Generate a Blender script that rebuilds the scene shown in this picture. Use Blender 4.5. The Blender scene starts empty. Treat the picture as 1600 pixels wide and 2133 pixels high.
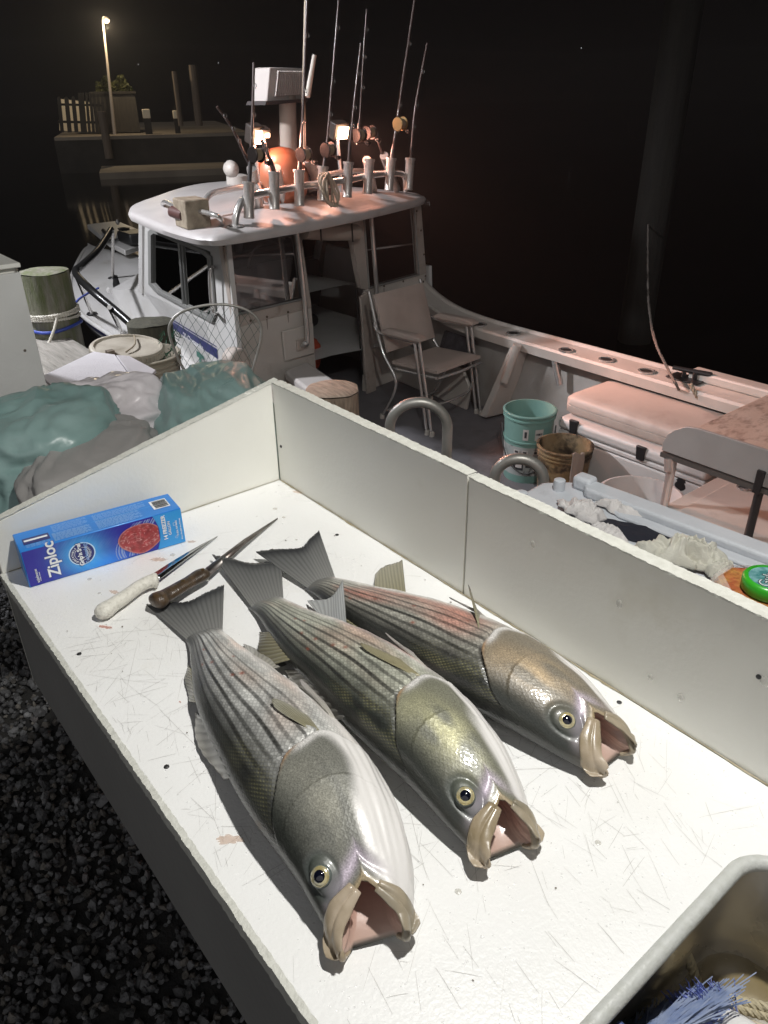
import bpy, bmesh, math, random
import numpy as np
from mathutils import Vector, Matrix, noise as mnoise

random.seed(7); np.random.seed(7)
scene = bpy.context.scene
COL = scene.collection
PI = math.pi
# ------------------------------------------------------------------ camera
CAM_POS = np.array([1.27156, -0.74275, 0.72])
CAM_ROT = np.array([[0.63250262, -0.36750068, 0.68182379],
                    [0.77446932, 0.31340192, -0.54952389],
                    [-0.01173448, 0.87562691, 0.48284554]])
cd = bpy.data.cameras.new('camera'); cam = bpy.data.objects.new('camera', cd); COL.objects.link(cam)
mw = Matrix.Identity(4)
for i in range(3):
    for j in range(3): mw[i][j] = CAM_ROT[i][j]
    mw[i][3] = CAM_POS[i]
cam.matrix_world = mw
cd.sensor_fit = 'VERTICAL'; cd.sensor_height = 24.0; cd.lens = 24.0 * 1596.5 / 2133.0
cd.clip_start = 0.02; cd.clip_end = 400
scene.camera = cam
# ------------------------------------------------------------------ night sky, added fill sun, lamps
world = bpy.data.worlds.new('World'); scene.world = world; world.use_nodes = True
bg = world.node_tree.nodes['Background']
bg.inputs[0].default_value = (1.0, 0.84, 0.82, 1); bg.inputs[1].default_value = 0.0032
def lamp(name, kind, loc, energy, color, parent=None, target=None, **kw):
    d = bpy.data.lights.new(name, kind); d.energy = energy; d.color = color
    for k, v in kw.items(): setattr(d, k, v)
    o = bpy.data.objects.new(name, d); COL.objects.link(o); o.location = loc
    if target is not None:
        o.rotation_euler = (Vector(target) - Vector(loc)).to_track_quat('-Z', 'Y').to_euler()
    return o
lamp('fill_sun', 'SUN', (0, 0, 30), 0.90, (0.98, 0.97, 0.98), target=(-5.0, 6.5, 28.3), angle=math.radians(100))  # added low, wide sun that fills the shadows; no real source
WORK_LAMP = (0.95, -0.045, 1.68)
lamp('work_light', 'SPOT', WORK_LAMP, 128, (1.0, 0.985, 0.94), target=(0.40, -0.06, 0.0), spot_size=math.radians(150), spot_blend=0.6, shadow_soft_size=0.035)
lamp('dock_light', 'SPOT', (-4.4, -0.8, 2.25), 860, (0.94, 0.95, 1.0), target=(-3.9, 1.4, -0.9), spot_size=math.radians(100), spot_blend=0.5, shadow_soft_size=0.12)
FLOOD = (1.0, 0.44, 0.31)
scene.view_settings.view_transform = 'Standard'; scene.view_settings.look = 'None'
scene.view_settings.exposure = 0; scene.view_settings.gamma = 1; scene.view_settings.use_curve_mapping = False
try:
    scene.cycles.max_bounces = 8; scene.cycles.sample_clamp_indirect = 3.0
    scene.cycles.caustics_reflective = False; scene.cycles.caustics_refractive = False
    scene.cycles.use_denoising = True
except Exception: pass

# ------------------------------------------------------------------ helpers: view rays onto real planes
def ray(px, py):
    v = np.array([px - 800.0, -(py - 1066.5), -1596.5]); v /= np.linalg.norm(v)
    return CAM_ROT @ v
def onp(px, py, p0, n):
    r = ray(px, py); p0 = np.array(p0, float); n = np.array(n, float)
    return Vector(CAM_POS + r * (np.dot(p0 - CAM_POS, n) / np.dot(r, n)))
def PZ(px, py, z=0.0): return onp(px, py, (0, 0, z), (0, 0, 1))
def PX(px, py, x): return onp(px, py, (x, 0, 0), (1, 0, 0))
def PY(px, py, y): return onp(px, py, (0, y, 0), (0, 1, 0))
def AT(px, py, d): return Vector(CAM_POS + ray(px, py) * d)

# ------------------------------------------------------------------ helpers: materials
def _n(nt, t, **kw):
    n = nt.nodes.new(t)
    for k, v in kw.items(): setattr(n, k, v)
    return n
MATS = {}
def M(name, col, rough=0.5, metal=0.0, col2=None, scale=8.0, detail=4.0, mix=(0.35, 0.7), bump=0.0, bscale=60.0,
      coat=0.0, spec=0.5, emit=None, estr=0.0, trans=0.0, stretch=None, rvar=0.0, alpha=1.0, sub=0.0, dirt=None, dscale=3.0, dmix=(0.55,0.75)):
    if name in MATS: return MATS[name]
    m = bpy.data.materials.new(name); m.use_nodes = True; nt = m.node_tree
    b = nt.nodes['Principled BSDF']; L = nt.links.new
    b.inputs['Base Color'].default_value = (*col, 1); b.inputs['Roughness'].default_value = rough
    b.inputs['Metallic'].default_value = metal; b.inputs['Specular IOR Level'].default_value = spec
    b.inputs['Coat Weight'].default_value = coat; b.inputs['Coat Roughness'].default_value = 0.12
    b.inputs['Transmission Weight'].default_value = trans; b.inputs['Alpha'].default_value = alpha
    if sub: b.inputs['Subsurface Weight'].default_value = sub; b.inputs['Subsurface Scale'].default_value = 0.01
    if emit: b.inputs['Emission Color'].default_value = (*emit, 1); b.inputs['Emission Strength'].default_value = estr
    tc = _n(nt, 'ShaderNodeTexCoord'); vec = tc.outputs['Object']
    if stretch:
        mp = _n(nt, 'ShaderNodeMapping'); mp.inputs['Scale'].default_value = stretch; L(vec, mp.inputs['Vector']); vec = mp.outputs[0]
    src = None
    if col2 is not None:
        tx = _n(nt, 'ShaderNodeTexNoise'); tx.inputs['Scale'].default_value = scale; tx.inputs['Detail'].default_value = detail
        L(vec, tx.inputs['Vector'])
        mr = _n(nt, 'ShaderNodeMapRange'); mr.inputs[1].default_value = mix[0]; mr.inputs[2].default_value = mix[1]
        L(tx.outputs[0], mr.inputs[0])
        mx = _n(nt, 'ShaderNodeMix', data_type='RGBA'); mx.inputs[6].default_value = (*col, 1); mx.inputs[7].default_value = (*col2, 1)
        L(mr.outputs[0], mx.inputs[0]); src = mx.outputs[2]
    if dirt is not None:
        t2 = _n(nt, 'ShaderNodeTexNoise'); t2.inputs['Scale'].default_value = dscale; t2.inputs['Detail'].default_value = 8; t2.inputs['Roughness'].default_value = .65
        L(vec, t2.inputs['Vector'])
        m2 = _n(nt, 'ShaderNodeMapRange'); m2.inputs[1].default_value = dmix[0]; m2.inputs[2].default_value = dmix[1]
        L(t2.outputs[0], m2.inputs[0])
        mx2 = _n(nt, 'ShaderNodeMix', data_type='RGBA'); mx2.inputs[7].default_value = (*dirt, 1)
        if src: L(src, mx2.inputs[6])
        else: mx2.inputs[6].default_value = (*col, 1)
        L(m2.outputs[0], mx2.inputs[0]); src = mx2.outputs[2]
    if src: L(src, b.inputs['Base Color'])
    if rvar:
        t3 = _n(nt, 'ShaderNodeTexNoise'); t3.inputs['Scale'].default_value = scale * 1.7; t3.inputs['Detail'].default_value = 5; L(vec, t3.inputs['Vector'])
        m3 = _n(nt, 'ShaderNodeMapRange'); m3.inputs[3].default_value = max(rough - rvar, 0.03); m3.inputs[4].default_value = min(rough + rvar, 1)
        m3.inputs[1].default_value = .3; m3.inputs[2].default_value = .7
        L(t3.outputs[0], m3.inputs[0]); L(m3.outputs[0], b.inputs['Roughness'])
    if bump:
        tb = _n(nt, 'ShaderNodeTexNoise'); tb.inputs['Scale'].default_value = bscale; tb.inputs['Detail'].default_value = 3; L(vec, tb.inputs['Vector'])
        bp = _n(nt, 'ShaderNodeBump'); bp.inputs['Strength'].default_value = bump; bp.inputs['Distance'].default_value = 0.01
        L(tb.outputs[0], bp.inputs['Height']); L(bp.outputs[0], b.inputs['Normal'])
    MATS[name] = m
    return m

# ------------------------------------------------------------------ helpers: meshes
ORG = {}
class MB:
    def __init__(s): s.v = []; s.f = []
    def add(s, vs, fs):
        k = len(s.v); s.v += [tuple(p) for p in vs]; s.f += [tuple(i + k for i in f) for f in fs]; return s
    def hexa(s, p):   # 4 bottom (ccw seen from above) + 4 top
        return s.add(p, [(3, 2, 1, 0), (4, 5, 6, 7), (0, 1, 5, 4), (1, 2, 6, 5), (2, 3, 7, 6), (3, 0, 4, 7)])
    def box(s, c, d, ax=None):
        c = Vector(c); X, Y, Z = ax if ax else (Vector((1, 0, 0)), Vector((0, 1, 0)), Vector((0, 0, 1)))
        a, b, h = X * d[0] / 2, Y * d[1] / 2, Z * d[2] / 2
        return s.hexa([c - a - b - h, c + a - b - h, c + a + b - h, c - a + b - h, c - a - b + h, c + a - b + h, c + a + b + h, c - a + b + h])
    def prism(s, poly, ext):
        n = len(poly); e = Vector(ext); vs = [Vector(p) for p in poly]; vs += [p + e for p in vs]
        fs = [tuple(range(n - 1, -1, -1)), tuple(range(n, 2 * n))] + [(i, (i + 1) % n, n + (i + 1) % n, n + i) for i in range(n)]
        return s.add(vs, fs)
    def tube(s, path, r, n=10, caps=True, closed=False, flat=None):
        P = [Vector(p) for p in path]; m = len(P); rs = r if isinstance(r, (list, tuple)) else [r] * m
        up = Vector((0, 0, 1)); prev = None; vs = []
        for i in range(m):
            if closed: t = P[(i + 1) % m] - P[i - 1]
            else: t = P[min(i + 1, m - 1)] - P[max(i - 1, 0)]
            if t.length < 1e-9: t = Vector((0, 0, 1))
            t.normalize()
            if prev is None:
                a = t.cross(up)
                if a.length < 0.05: a = t.cross(Vector((1, 0, 0)))
            else: a = prev - t * prev.dot(t)
            a.normalize(); prev = a; b = t.cross(a)
            fa, fb = flat if flat else (1, 1)
            for k in range(n):
                w = 2 * PI * k / n; vs.append(P[i] + a * math.cos(w) * rs[i] * fa + b * math.sin(w) * rs[i] * fb)
        fs = []
        for i in range(m if closed else m - 1):
            for k in range(n):
                i2 = (i + 1) % m; k2 = (k + 1) % n
                fs.append((i * n + k, i2 * n + k, i2 * n + k2, i * n + k2))
        if caps and not closed: fs += [tuple(range(n)), tuple(range(m * n - 1, m * n - n - 1, -1))]
        return s.add(vs, fs)
    def lathe(s, prof, c, n=32, ax=None, cap0=True, cap1=True):
        c = Vector(c); X, Y, Z = ax if ax else (Vector((1, 0, 0)), Vector((0, 1, 0)), Vector((0, 0, 1)))
        vs = []; m = len(prof)
        for r, h in prof:
            for k in range(n):
                w = 2 * PI * k / n; vs.append(c + X * math.cos(w) * r + Y * math.sin(w) * r + Z * h)
        fs = [(i * n + k, i * n + (k + 1) % n, (i + 1) * n + (k + 1) % n, (i + 1) * n + k) for i in range(m - 1) for k in range(n)]
        if cap0: fs.append(tuple(range(n - 1, -1, -1)))
        if cap1: fs.append(tuple(range((m - 1) * n, m * n)))
        return s.add(vs, fs)
    def grid(s, rows, close=False):
        m, n = len(rows), len(rows[0]); vs = [p for r in rows for p in r]
        fs = [(i * n + k, i * n + (k + 1) % n, (i + 1) * n + (k + 1) % n, (i + 1) * n + k) for i in range(m - 1) for k in range(n if close else n - 1)]
        return s.add(vs, fs)
    def build(s, name, mat, parent=None, org=None, bevel=0.0, seg=2, smooth=35, solid=0.0, sub=0):
        o0 = np.array(ORG[parent.name] if parent is not None else (org if org is not None else (0, 0, 0)), float)
        me = bpy.data.meshes.new(name)
        me.from_pydata([tuple(np.array(p, float) - o0) for p in s.v], [], s.f); me.update()
        o = bpy.data.objects.new(name, me); COL.objects.link(o)
        if parent is not None: o.parent = parent
        else: o.location = o0
        ORG[o.name] = tuple(o0)
        if mat: me.materials.append(mat)
        if smooth:
            me.polygons.foreach_set('use_smooth', [True] * len(me.polygons)); me.set_sharp_from_angle(angle=math.radians(smooth))
        if solid:
            md = o.modifiers.new('solid', 'SOLIDIFY'); md.thickness = solid; md.offset = 0
        if bevel:
            md = o.modifiers.new('bevel', 'BEVEL'); md.width = bevel; md.segments = seg; md.limit_method = 'ANGLE'; md.angle_limit = math.radians(40)
            md.harden_normals = False
        if sub:
            md = o.modifiers.new('sub', 'SUBSURF'); md.levels = sub; md.render_levels = sub
        return o
def tag(o, label=None, cat=None, group=None, kind=None):
    if label: o['label'] = label
    if cat: o['category'] = cat
    if group: o['group'] = group
    if kind: o['kind'] = kind
    return o
def thing(name, loc, label, cat, group=None):
    o = bpy.data.objects.new(name, None); COL.objects.link(o); o.location = loc; o.empty_display_size = .1
    ORG[o.name] = tuple(loc); tag(o, label, cat, group); return o
def text(s, size, mat, parent, origin, xdir, ydir, ext=0.0003, align='LEFT', name='lettering', spacing=1.0, bold=0.0, condense=1.0):
    c = bpy.data.curves.new('txt', 'FONT'); c.body = s; c.size = size; c.extrude = ext; c.align_x = align; c.space_character = spacing; c.offset = bold
    t = bpy.data.objects.new('txt', c); COL.objects.link(t); bpy.context.view_layer.update()
    me = bpy.data.meshes.new_from_object(t.evaluated_get(bpy.context.evaluated_depsgraph_get()))
    bpy.data.objects.remove(t); bpy.data.curves.remove(c)
    X = Vector(xdir).normalized(); Y = Vector(ydir); Y = (Y - X * Y.dot(X)).normalized(); Z = X.cross(Y)
    o0 = Vector(ORG[parent.name]); og = Vector(origin) - o0
    for v in me.vertices:
        p = v.co.copy(); v.co = og + X * p.x * condense + Y * p.y + Z * (p.z + ext)
    me.materials.clear(); me.materials.append(mat); me.name = name
    o = bpy.data.objects.new(name, me); COL.objects.link(o); o.parent = parent; ORG[o.name] = tuple(o0)
    return o
def crv(xs, ys):   # smooth monotone-ish interpolation
    xs = np.array(xs, float); ys = np.array(ys, float); d = np.gradient(ys, xs)
    def f(x):
        x = np.clip(x, xs[0], xs[-1]); i = np.clip(np.searchsorted(xs, x) - 1, 0, len(xs) - 2)
        h = xs[i + 1] - xs[i]; t = (x - xs[i]) / h
        return ((2*t**3 - 3*t**2 + 1) * ys[i] + (t**3 - 2*t**2 + t) * h * d[i] + (-2*t**3 + 3*t**2) * ys[i + 1] + (t**3 - t**2) * h * d[i + 1])
    return f
def smoothpath(pts, k=8, closed=False):
    P = [Vector(p) for p in pts]; n = len(P); out = []
    for i in range(n if closed else n - 1):
        if closed: p0, p1, p2, p3 = P[i - 1], P[i], P[(i + 1) % n], P[(i + 2) % n]
        else: p0, p1, p2, p3 = P[max(i - 1, 0)], P[i], P[i + 1], P[min(i + 2, n - 1)]
        for j in range(k):
            t = j / k
            out.append(0.5 * ((2 * p1) + (p2 - p0) * t + (2*p0 - 5*p1 + 4*p2 - p3) * t * t + (3*p1 - p0 - 3*p2 + p3) * t**3))
    if not closed: out.append(P[-1])
    return out
def sstep(a, b, x): t = np.clip((x - a) / (b - a), 0, 1); return t * t * (3 - 2 * t)
def vnoise(P, scale, seed=0):   # cheap smooth 3-D noise for arrays, about -1..1
    rs = np.random.RandomState(seed); out = np.zeros(len(P))
    for k in range(14):
        d = rs.normal(size=3); d /= np.linalg.norm(d); out += np.sin((P @ d) * scale * rs.uniform(.5, 1.6) + rs.uniform(0, 6.28))
    return out / 3.2

# ================================================================== SETTING
m_gravel_base = M('gravel_dirt', (0.02, 0.02, 0.021), .95, col2=(.035, .033, .03), scale=30, bump=.5, bscale=80)
g = MB().add([(-2.8, -30, -.93), (40, -30, -.93), (40, .93, -.93), (-2.8, .93, -.93)], [(0, 1, 2, 3)]).build('gravel_ground', m_gravel_base); tag(g, kind='structure')
g = MB().add([(-40, -30, -.93), (-2.8, -30, -.93), (-2.8, .45, -.93), (-40, .45, -.93)], [(0, 1, 2, 3)]).build('ground', m_gravel_base); tag(g, kind='structure')
# dark harbour water
m_water = M('harbour_water', (.003, .003, .003), .08, spec=.5, bump=.10, bscale=2.2)
w = MB().add([(-120, -60, -1.78), (60, -60, -1.78), (60, 160, -1.78), (-120, 160, -1.78)], [(0, 1, 2, 3)]).build('water', m_water); tag(w, kind='structure')
# loose crushed stone, real stones joined as one ground cover
def crushed_stone():
    rs = np.random.RandomState(3)
    base = np.array([(0, 0, 1), (0, 0, -1), (1, 0, 0), (-1, 0, 0), (0, 1, 0), (0, -1, 0)], float)
    bm = bmesh.new(); bmesh.ops.create_icosphere(bm, subdivisions=1, radius=1)
    bv = np.array([v.co[:] for v in bm.verts]); bf = np.array([[v.index for v in f.verts] for f in bm.faces]); bm.free()
    V = []; F = []; C = []; k = 0
    for i in range(10500):
        x = rs.uniform(-1.75, 1.0); y = rs.uniform(-1.28, -.30)
        s = rs.uniform(.005, .0135) * (1.35 if rs.rand() < .06 else 1)
        sc = s * np.array([rs.uniform(.8, 1.5), rs.uniform(.7, 1.1), rs.uniform(.5, .9)])
        q = rs.normal(size=4); q /= np.linalg.norm(q); a, b, c, d = q
        Rm = np.array([[1-2*(c*c+d*d), 2*(b*c-a*d), 2*(b*d+a*c)], [2*(b*c+a*d), 1-2*(b*b+d*d), 2*(c*d-a*b)], [2*(b*d-a*c), 2*(c*d+a*b), 1-2*(b*b+c*c)]])
        vv = (bv * (1 + rs.uniform(-.28, .2, (12, 1))) * sc) @ Rm.T + np.array([x, y, -.927 + rs.uniform(-.004, .020)])
        V.append(vv); F.append(bf + k); k += 12
        t = rs.rand(); g0 = rs.uniform(.05, .16) * (1.6 if t > .93 else 1)
        C.append(np.tile(np.array([g0 * (1.12 if t < .25 else 1), g0 * (1.03 if t < .3 else 1), g0 * (.92 if t < .22 else 1.03), 1]), (12, 1)))
    V = np.concatenate(V); F = np.concatenate(F); C = np.concatenate(C)
    me = bpy.data.meshes.new('crushed_stone'); me.from_pydata(V.tolist(), [], F.tolist()); me.update()
    ca = me.color_attributes.new('tint', 'FLOAT_COLOR', 'POINT'); ca.data.foreach_set('color', C.ravel())
    m = M('stone', (.1, .1, .1), .75, bump=.4, bscale=160); nt = m.node_tree
    at = _n(nt, 'ShaderNodeAttribute', attribute_name='tint'); nt.links.new(at.outputs['Color'], nt.nodes['Principled BSDF'].inputs['Base Color'])
    me.materials.append(m)
    o = bpy.data.objects.new('crushed_stone', me); COL.objects.link(o); tag(o, 'loose grey crushed stone on the ground beside the cleaning table', kind='stuff')
crushed_stone()

# ================================================================== CLEANING TABLE
TW = .5605
m_poly = M('table_poly', (.80, .80, .79), .34, col2=(.73, .725, .70), scale=3.2, mix=(.45, .8), bump=.09, bscale=230, dirt=(.66, .62, .53), dscale=2.3, dmix=(.60, .84), spec=.5, rvar=.12)
m_polycut = M('cut_edge_poly', (.60, .60, .55), .55, col2=(.53, .53, .48), scale=90, mix=(.35, .65), bump=.3, bscale=260)
m_fence = M('fence_poly', (.77, .765, .71), .42, col2=(.72, .71, .65), scale=2.5, bump=.05, bscale=120, dirt=(.60, .57, .47), dscale=3.0, dmix=(.62, .85))
m_dark = M('dark_screw', (.02, .02, .02), .5)
m_steel = M('stainless_steel', (.55, .55, .55), .28, 1.0, bump=.05, bscale=40, rvar=.1)
m_alu = M('aluminium_pipe', (.44, .43, .40), .42, .55, col2=(.33, .32, .29), scale=14, bump=.06, bscale=90)
tb = thing('cleaning_table', (.6, -.28, -.92), 'long white plastic fish cleaning table with raised fences and a steel sink', 'table')
# top with a rounded notch for the sink
notch = [(1.092, -TW), (1.092, -.135)] + [(1.092 + .045 - .045 * math.cos(a), -.135 + .045 * math.sin(a)) for a in np.linspace(.15, PI / 2, 8)] + [(1.75, -.09), (1.75, 0), (-.0, 0), (0, -TW)]
top = MB().prism([(x, y, -.018) for x, y in notch], (0, 0, .018)).build('tabletop', m_poly, tb, bevel=.004, seg=3)
fr = MB().box((1.421, -.535, -.009), (.655, .05, .018)).build('front_rail', m_poly, tb, bevel=.003)
# rough-sawn edge along the near side
rs = np.random.RandomState(5)
def rough_strip(p0, p1, across, up, n=260, amp=.0016, seed=0):
    p0, p1, across, up = Vector(p0), Vector(p1), Vector(across), Vector(up); r = np.random.RandomState(seed); rows = [[], [], [], []]
    for i in range(n + 1):
        c = p0.lerp(p1, i / n); lo = math.sin(i * .21 + seed) * .5 + math.sin(i * .077) * .6
        j = [Vector(r.uniform(-1, 1, 3)) * amp for _ in range(4)]
        rows[0].append(c + j[0]); rows[1].append(c + up + j[1] + up.normalized() * lo * amp); rows[2].append(c + up + across + j[2] + up.normalized() * lo * amp); rows[3].append(c + across + j[3])
    b = MB(); b.grid(rows); return b
rough_strip((0, -TW - .0042, -.020), (1.092, -TW - .0042, -.020), (0, .0075, 0), (0, 0, .0205), seed=1, amp=.0007).build('sawn_edge', m_polycut, tb, smooth=50)
sk = MB(); sk.prism([(-.01, -TW + .012, -.245), (1.75, -TW + .012, -.245), (1.75, -TW + .012, -.019), (-.01, -TW + .012, -.019)], (0, -.012, 0)).build('side_panel', M('panel_poly_shaded', (.24, .237, .228), .5, col2=(.20, .197, .19), scale=3, bump=.1, bscale=60, dirt=(.3, .29, .26), dscale=5, dmix=(.62, .8)), tb, bevel=.003)  # white plastic side, its shade put into a darker base colour
MB().prism([(-.0155, 0, -.245), (-.0155, -TW, -.245), (-.0155, -TW, .093), (-.0155, 0, .2125)], (.0150, 0, 0)).build('end_fence', m_fence, tb, bevel=.002)
rough_strip((-.0162, -TW, .0945), (-.0162, .016, .2140), (.0164, 0, 0), (0, 0, .0018), seed=2, n=180, amp=.0004).build('sawn_edge', m_polycut, tb, smooth=50)
for x0, x1, zt in ((.0008, .5506, .213), (.5528, 1.75, .2105)):
    MB().prism([(x0, .0005, -.02), (x1, .0005, -.02), (x1, .0005, zt), (x0, .0005, zt)], (0, .019, 0)).build('back_fence', m_fence, tb, bevel=.0015)
    rough_strip((x0, -.0005, zt - .001), (x1, -.0005, zt - .001), (0, .021, 0), (0, 0, .0028), seed=int(x0 * 10) + 3, n=int((x1 - x0) * 230), amp=.0006).build('sawn_edge', m_polycut, tb, smooth=50)
for px, py in ((165, 1362), (347, 1597), (1290, 1463), (702, 1114), (1046, 1140), (594, 1000)):
    p = PZ(px, py, .0004); MB().lathe([(.0035, -.001), (.0035, .0004), (.0022, .0012)], p, 10).build('screw', m_dark, tb)
for px, py in ((1580, 1410), (585, 930)):
    p = PY(px, py, -.0004); MB().lathe([(.003, -.001), (.003, .0006), (.002, .0012)], p, 10, ax=(Vector((1, 0, 0)), Vector((0, 0, 1)), Vector((0, -1, 0)))).build('screw', m_dark, tb)
for x, y in ((.22, -.12), (1.6, -.12), (1.7, -.40)):
    MB().box((x, y, -.585), (.06, .06, .67)).build('leg', M('leg_timber', (.18, .15, .11), .8), tb, bevel=.004)
rim_path = [Vector((1.0935, y, -.0045)) for y in np.linspace(-TW, -.135, 24)] + [Vector((1.1385 - .045 * math.cos(a), -.135 + .0465 * math.sin(a), -.0045)) for a in np.linspace(.15, PI / 2, 8)] + [Vector((x, -.0885, -.0045)) for x in np.linspace(1.16, 1.75, 20)]
MB().tube(rim_path, .0085, 12).build('sink_rim', M('rim_poly', (.52, .53, .51), .42, col2=(.46, .47, .44), scale=90, bump=.12, bscale=220, dirt=(.34, .34, .31), dscale=14), tb, smooth=70)
# knife scratches: thin slivers lying on the plastic
def scratches():
    r = np.random.RandomState(11); b = MB()
    def cut(x, y, a, l, w):
        d = Vector((math.cos(a), math.sin(a), 0)); n = Vector((-d.y, d.x, 0)) * w / 2; bend = r.normal() * .03; pts = []
        for t in (0, .33, .66, 1):
            c = Vector((x, y, .00035)) + d * (t - .5) * l + Vector((-d.y, d.x, 0)) * bend * l * (t * (1 - t)); k = .25 + .75 * math.sin(PI * min(max(t, .08), .92))
            pts.append((c - n * k, c + n * k))
        for i in range(3):
            (p, q), (s, t_) = pts[i], pts[i + 1]
            if all(.01 < v.x < 1.085 and -TW + .005 < v.y < -.004 for v in (p, s)): b.add([p, s, t_, q], [(0, 1, 2, 3)])
    for i in range(520):
        if r.rand() < .5: x, y = r.uniform(.25, .75), r.uniform(-.55, -.38)
        else: x, y = r.uniform(.75, 1.08), r.uniform(-.5, -.03)
        a = r.choice([2.4, .9, -.3, 1.9, 2.9]) + r.normal() * .28
        cut(x, y, a, r.uniform(.006, .055) * (2.6 if r.rand() < .12 else 1), r.uniform(.0002, .00055))
    for i in range(120): cut(r.uniform(.02, 1.05), r.uniform(-.55, -.02), r.uniform(0, 3.14), r.uniform(.01, .05), r.uniform(.0002, .0005))
    o = b.build('scratch_mark', M('scratch', (.50, .49, .47), .6), tb, smooth=0); tag(o, kind='stuff')
scratches()
# blood smears: thin pools with a ragged outline
def pool(px, py, rx, ry, rot, mat, name='stain', parent=tb, z=.0006, seed=0):
    c = PZ(px, py, z); r = np.random.RandomState(seed); pts = []
    for i in range(26):
        a = 2 * PI * i / 26; k = 1 + .35 * r.normal() * .6; x, y = rx * math.cos(a) * k, ry * math.sin(a) * k
        pts.append((c.x + x * math.cos(rot) - y * math.sin(rot), c.y + x * math.sin(rot) + y * math.cos(rot), z))
    b = MB(); b.add(pts + [tuple(c)], [(i, (i + 1) % 26, 26) for i in range(26)]); o = b.build(name, mat, parent); return o
m_blood = M('thin_blood', (.55, .16, .10), .25, alpha=.55, col2=(.62, .30, .22), scale=60)
m_bloodp = M('pale_blood', (.62, .40, .27), .3, alpha=.38)
for i, (px, py, rx, ry, ro, mt) in enumerate(((219, 1306, .010, .003, .6, m_blood), (330, 1165, .014, .006, .9, m_bloodp), (400, 1128, .008, .004, .9, m_bloodp), (238, 1233, .008, .005, .5, m_bloodp), (478, 1748, .014, .006, .9, m_bloodp), (375, 1462, .002, .001, 0, m_blood), (515, 1190, .012, .007, 1.2, m_bloodp), (620, 1025, .012, .004, .5, m_bloodp))):
    pool(px, py, rx, ry, ro, mt, seed=i)
# grime along the seams, flecks, stuck scales, water beads
rg_ = np.random.RandomState(21)
def seam(p0, p1, side, n, w0, w1, nm='seam_grime', z=.0008):
    p0, p1, side = Vector(p0), Vector(p1), Vector(side); a, c = [], []
    for i in range(n + 1):
        p = p0.lerp(p1, i / n); w = w0 + (w1 - w0) * max(0, mnoise.noise(p * 14) + .3) * rg_.uniform(.4, 1.3); a.append(p); c.append(p + side * w)
    MB().grid([a, c]).build(nm, M('seam_dirt', (.25, .21, .12), .7, col2=(.40, .36, .26), scale=60), tb, smooth=0)
seam((.0012, -.0002, .0009), (1.70, -.0002, .0009), (0, -1, 0), 240, .0010, .0055); seam((.0004, -TW + .01, .0008), (.0004, -.003, .0008), (1, 0, 0), 120, .0008, .0040)
seam((.0014, -.0004, .004), (.0014, -.0004, .20), (1, 0, 0), 40, .0006, .0022); seam((.5517, -.0012, .001), (.5517, -.0012, .209), (1, 0, 0), 30, .0009, .0009)
b = MB()
for i in range(70):
    x, y, s = rg_.uniform(.02, 1.07), rg_.uniform(-.54, -.01), rg_.uniform(.0006, .0022) * (1.6 if rg_.rand() < .1 else 1); k = rg_.uniform(0, 6.28); b.add([(x + s * math.cos(k + a) * rg_.uniform(.5, 1.2), y + s * .7 * math.sin(k + a) * rg_.uniform(.5, 1.2), .0012) for a in (0, 1.3, 2.5, 3.8, 5.0)], [(0, 1, 2, 3, 4)])
tag(b.build('dirt_fleck', M('fleck', (.13, .10, .075), .8), tb, smooth=0), kind='stuff')
b = MB()
for i in range(9):
    x, z, s = rg_.uniform(.65, 1.35), rg_.uniform(.02, .18), rg_.uniform(.003, .006); b.lathe([(s, -.0001), (s * .9, .0004), (s * .3, .0007)], (x, -.0006, z), 9, ax=(Vector((1, 0, 0)), Vector((0, 0, 1.4)), Vector((0, -1, 0))))
for i in range(14):
    x, y, s = rg_.uniform(.1, 1.05), rg_.uniform(-.5, -.03), rg_.uniform(.002, .005); b.lathe([(s, .0002), (s * .9, .0005), (s * .3, .0007)], (x, y, 0), 9)
tag(b.build('fish_scale', M('stuck_scale', (.74, .73, .68), .18, coat=1, alpha=.4), tb, smooth=80), kind='stuff')
b = MB()
for i in range(1500):
    x, y = (rg_.uniform(.55, 1.08), rg_.uniform(-.54, -.01)) if rg_.rand() < .8 else (rg_.uniform(.02, 1.08), rg_.uniform(-.55, -.01)); s = rg_.uniform(.0005, .0014) * (1.7 if rg_.rand() < .05 else 1); h = s * .55
    b.add([(x - s, y - s * .6, .0003), (x + s * .2, y - s, .0003), (x + s, y + s * .3, .0003), (x - s * .3, y + s, .0003), (x - s * .4, y, h), (x + s * .3, y + s * .1, h * 1.05)], [(0, 1, 4), (1, 5, 4), (1, 2, 5), (2, 3, 5), (3, 4, 5), (3, 0, 4)])
tag(b.build('water_bead', M('water_bead', (.85, .85, .85), .04, alpha=.16, coat=1), tb, smooth=180), kind='stuff')
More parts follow.
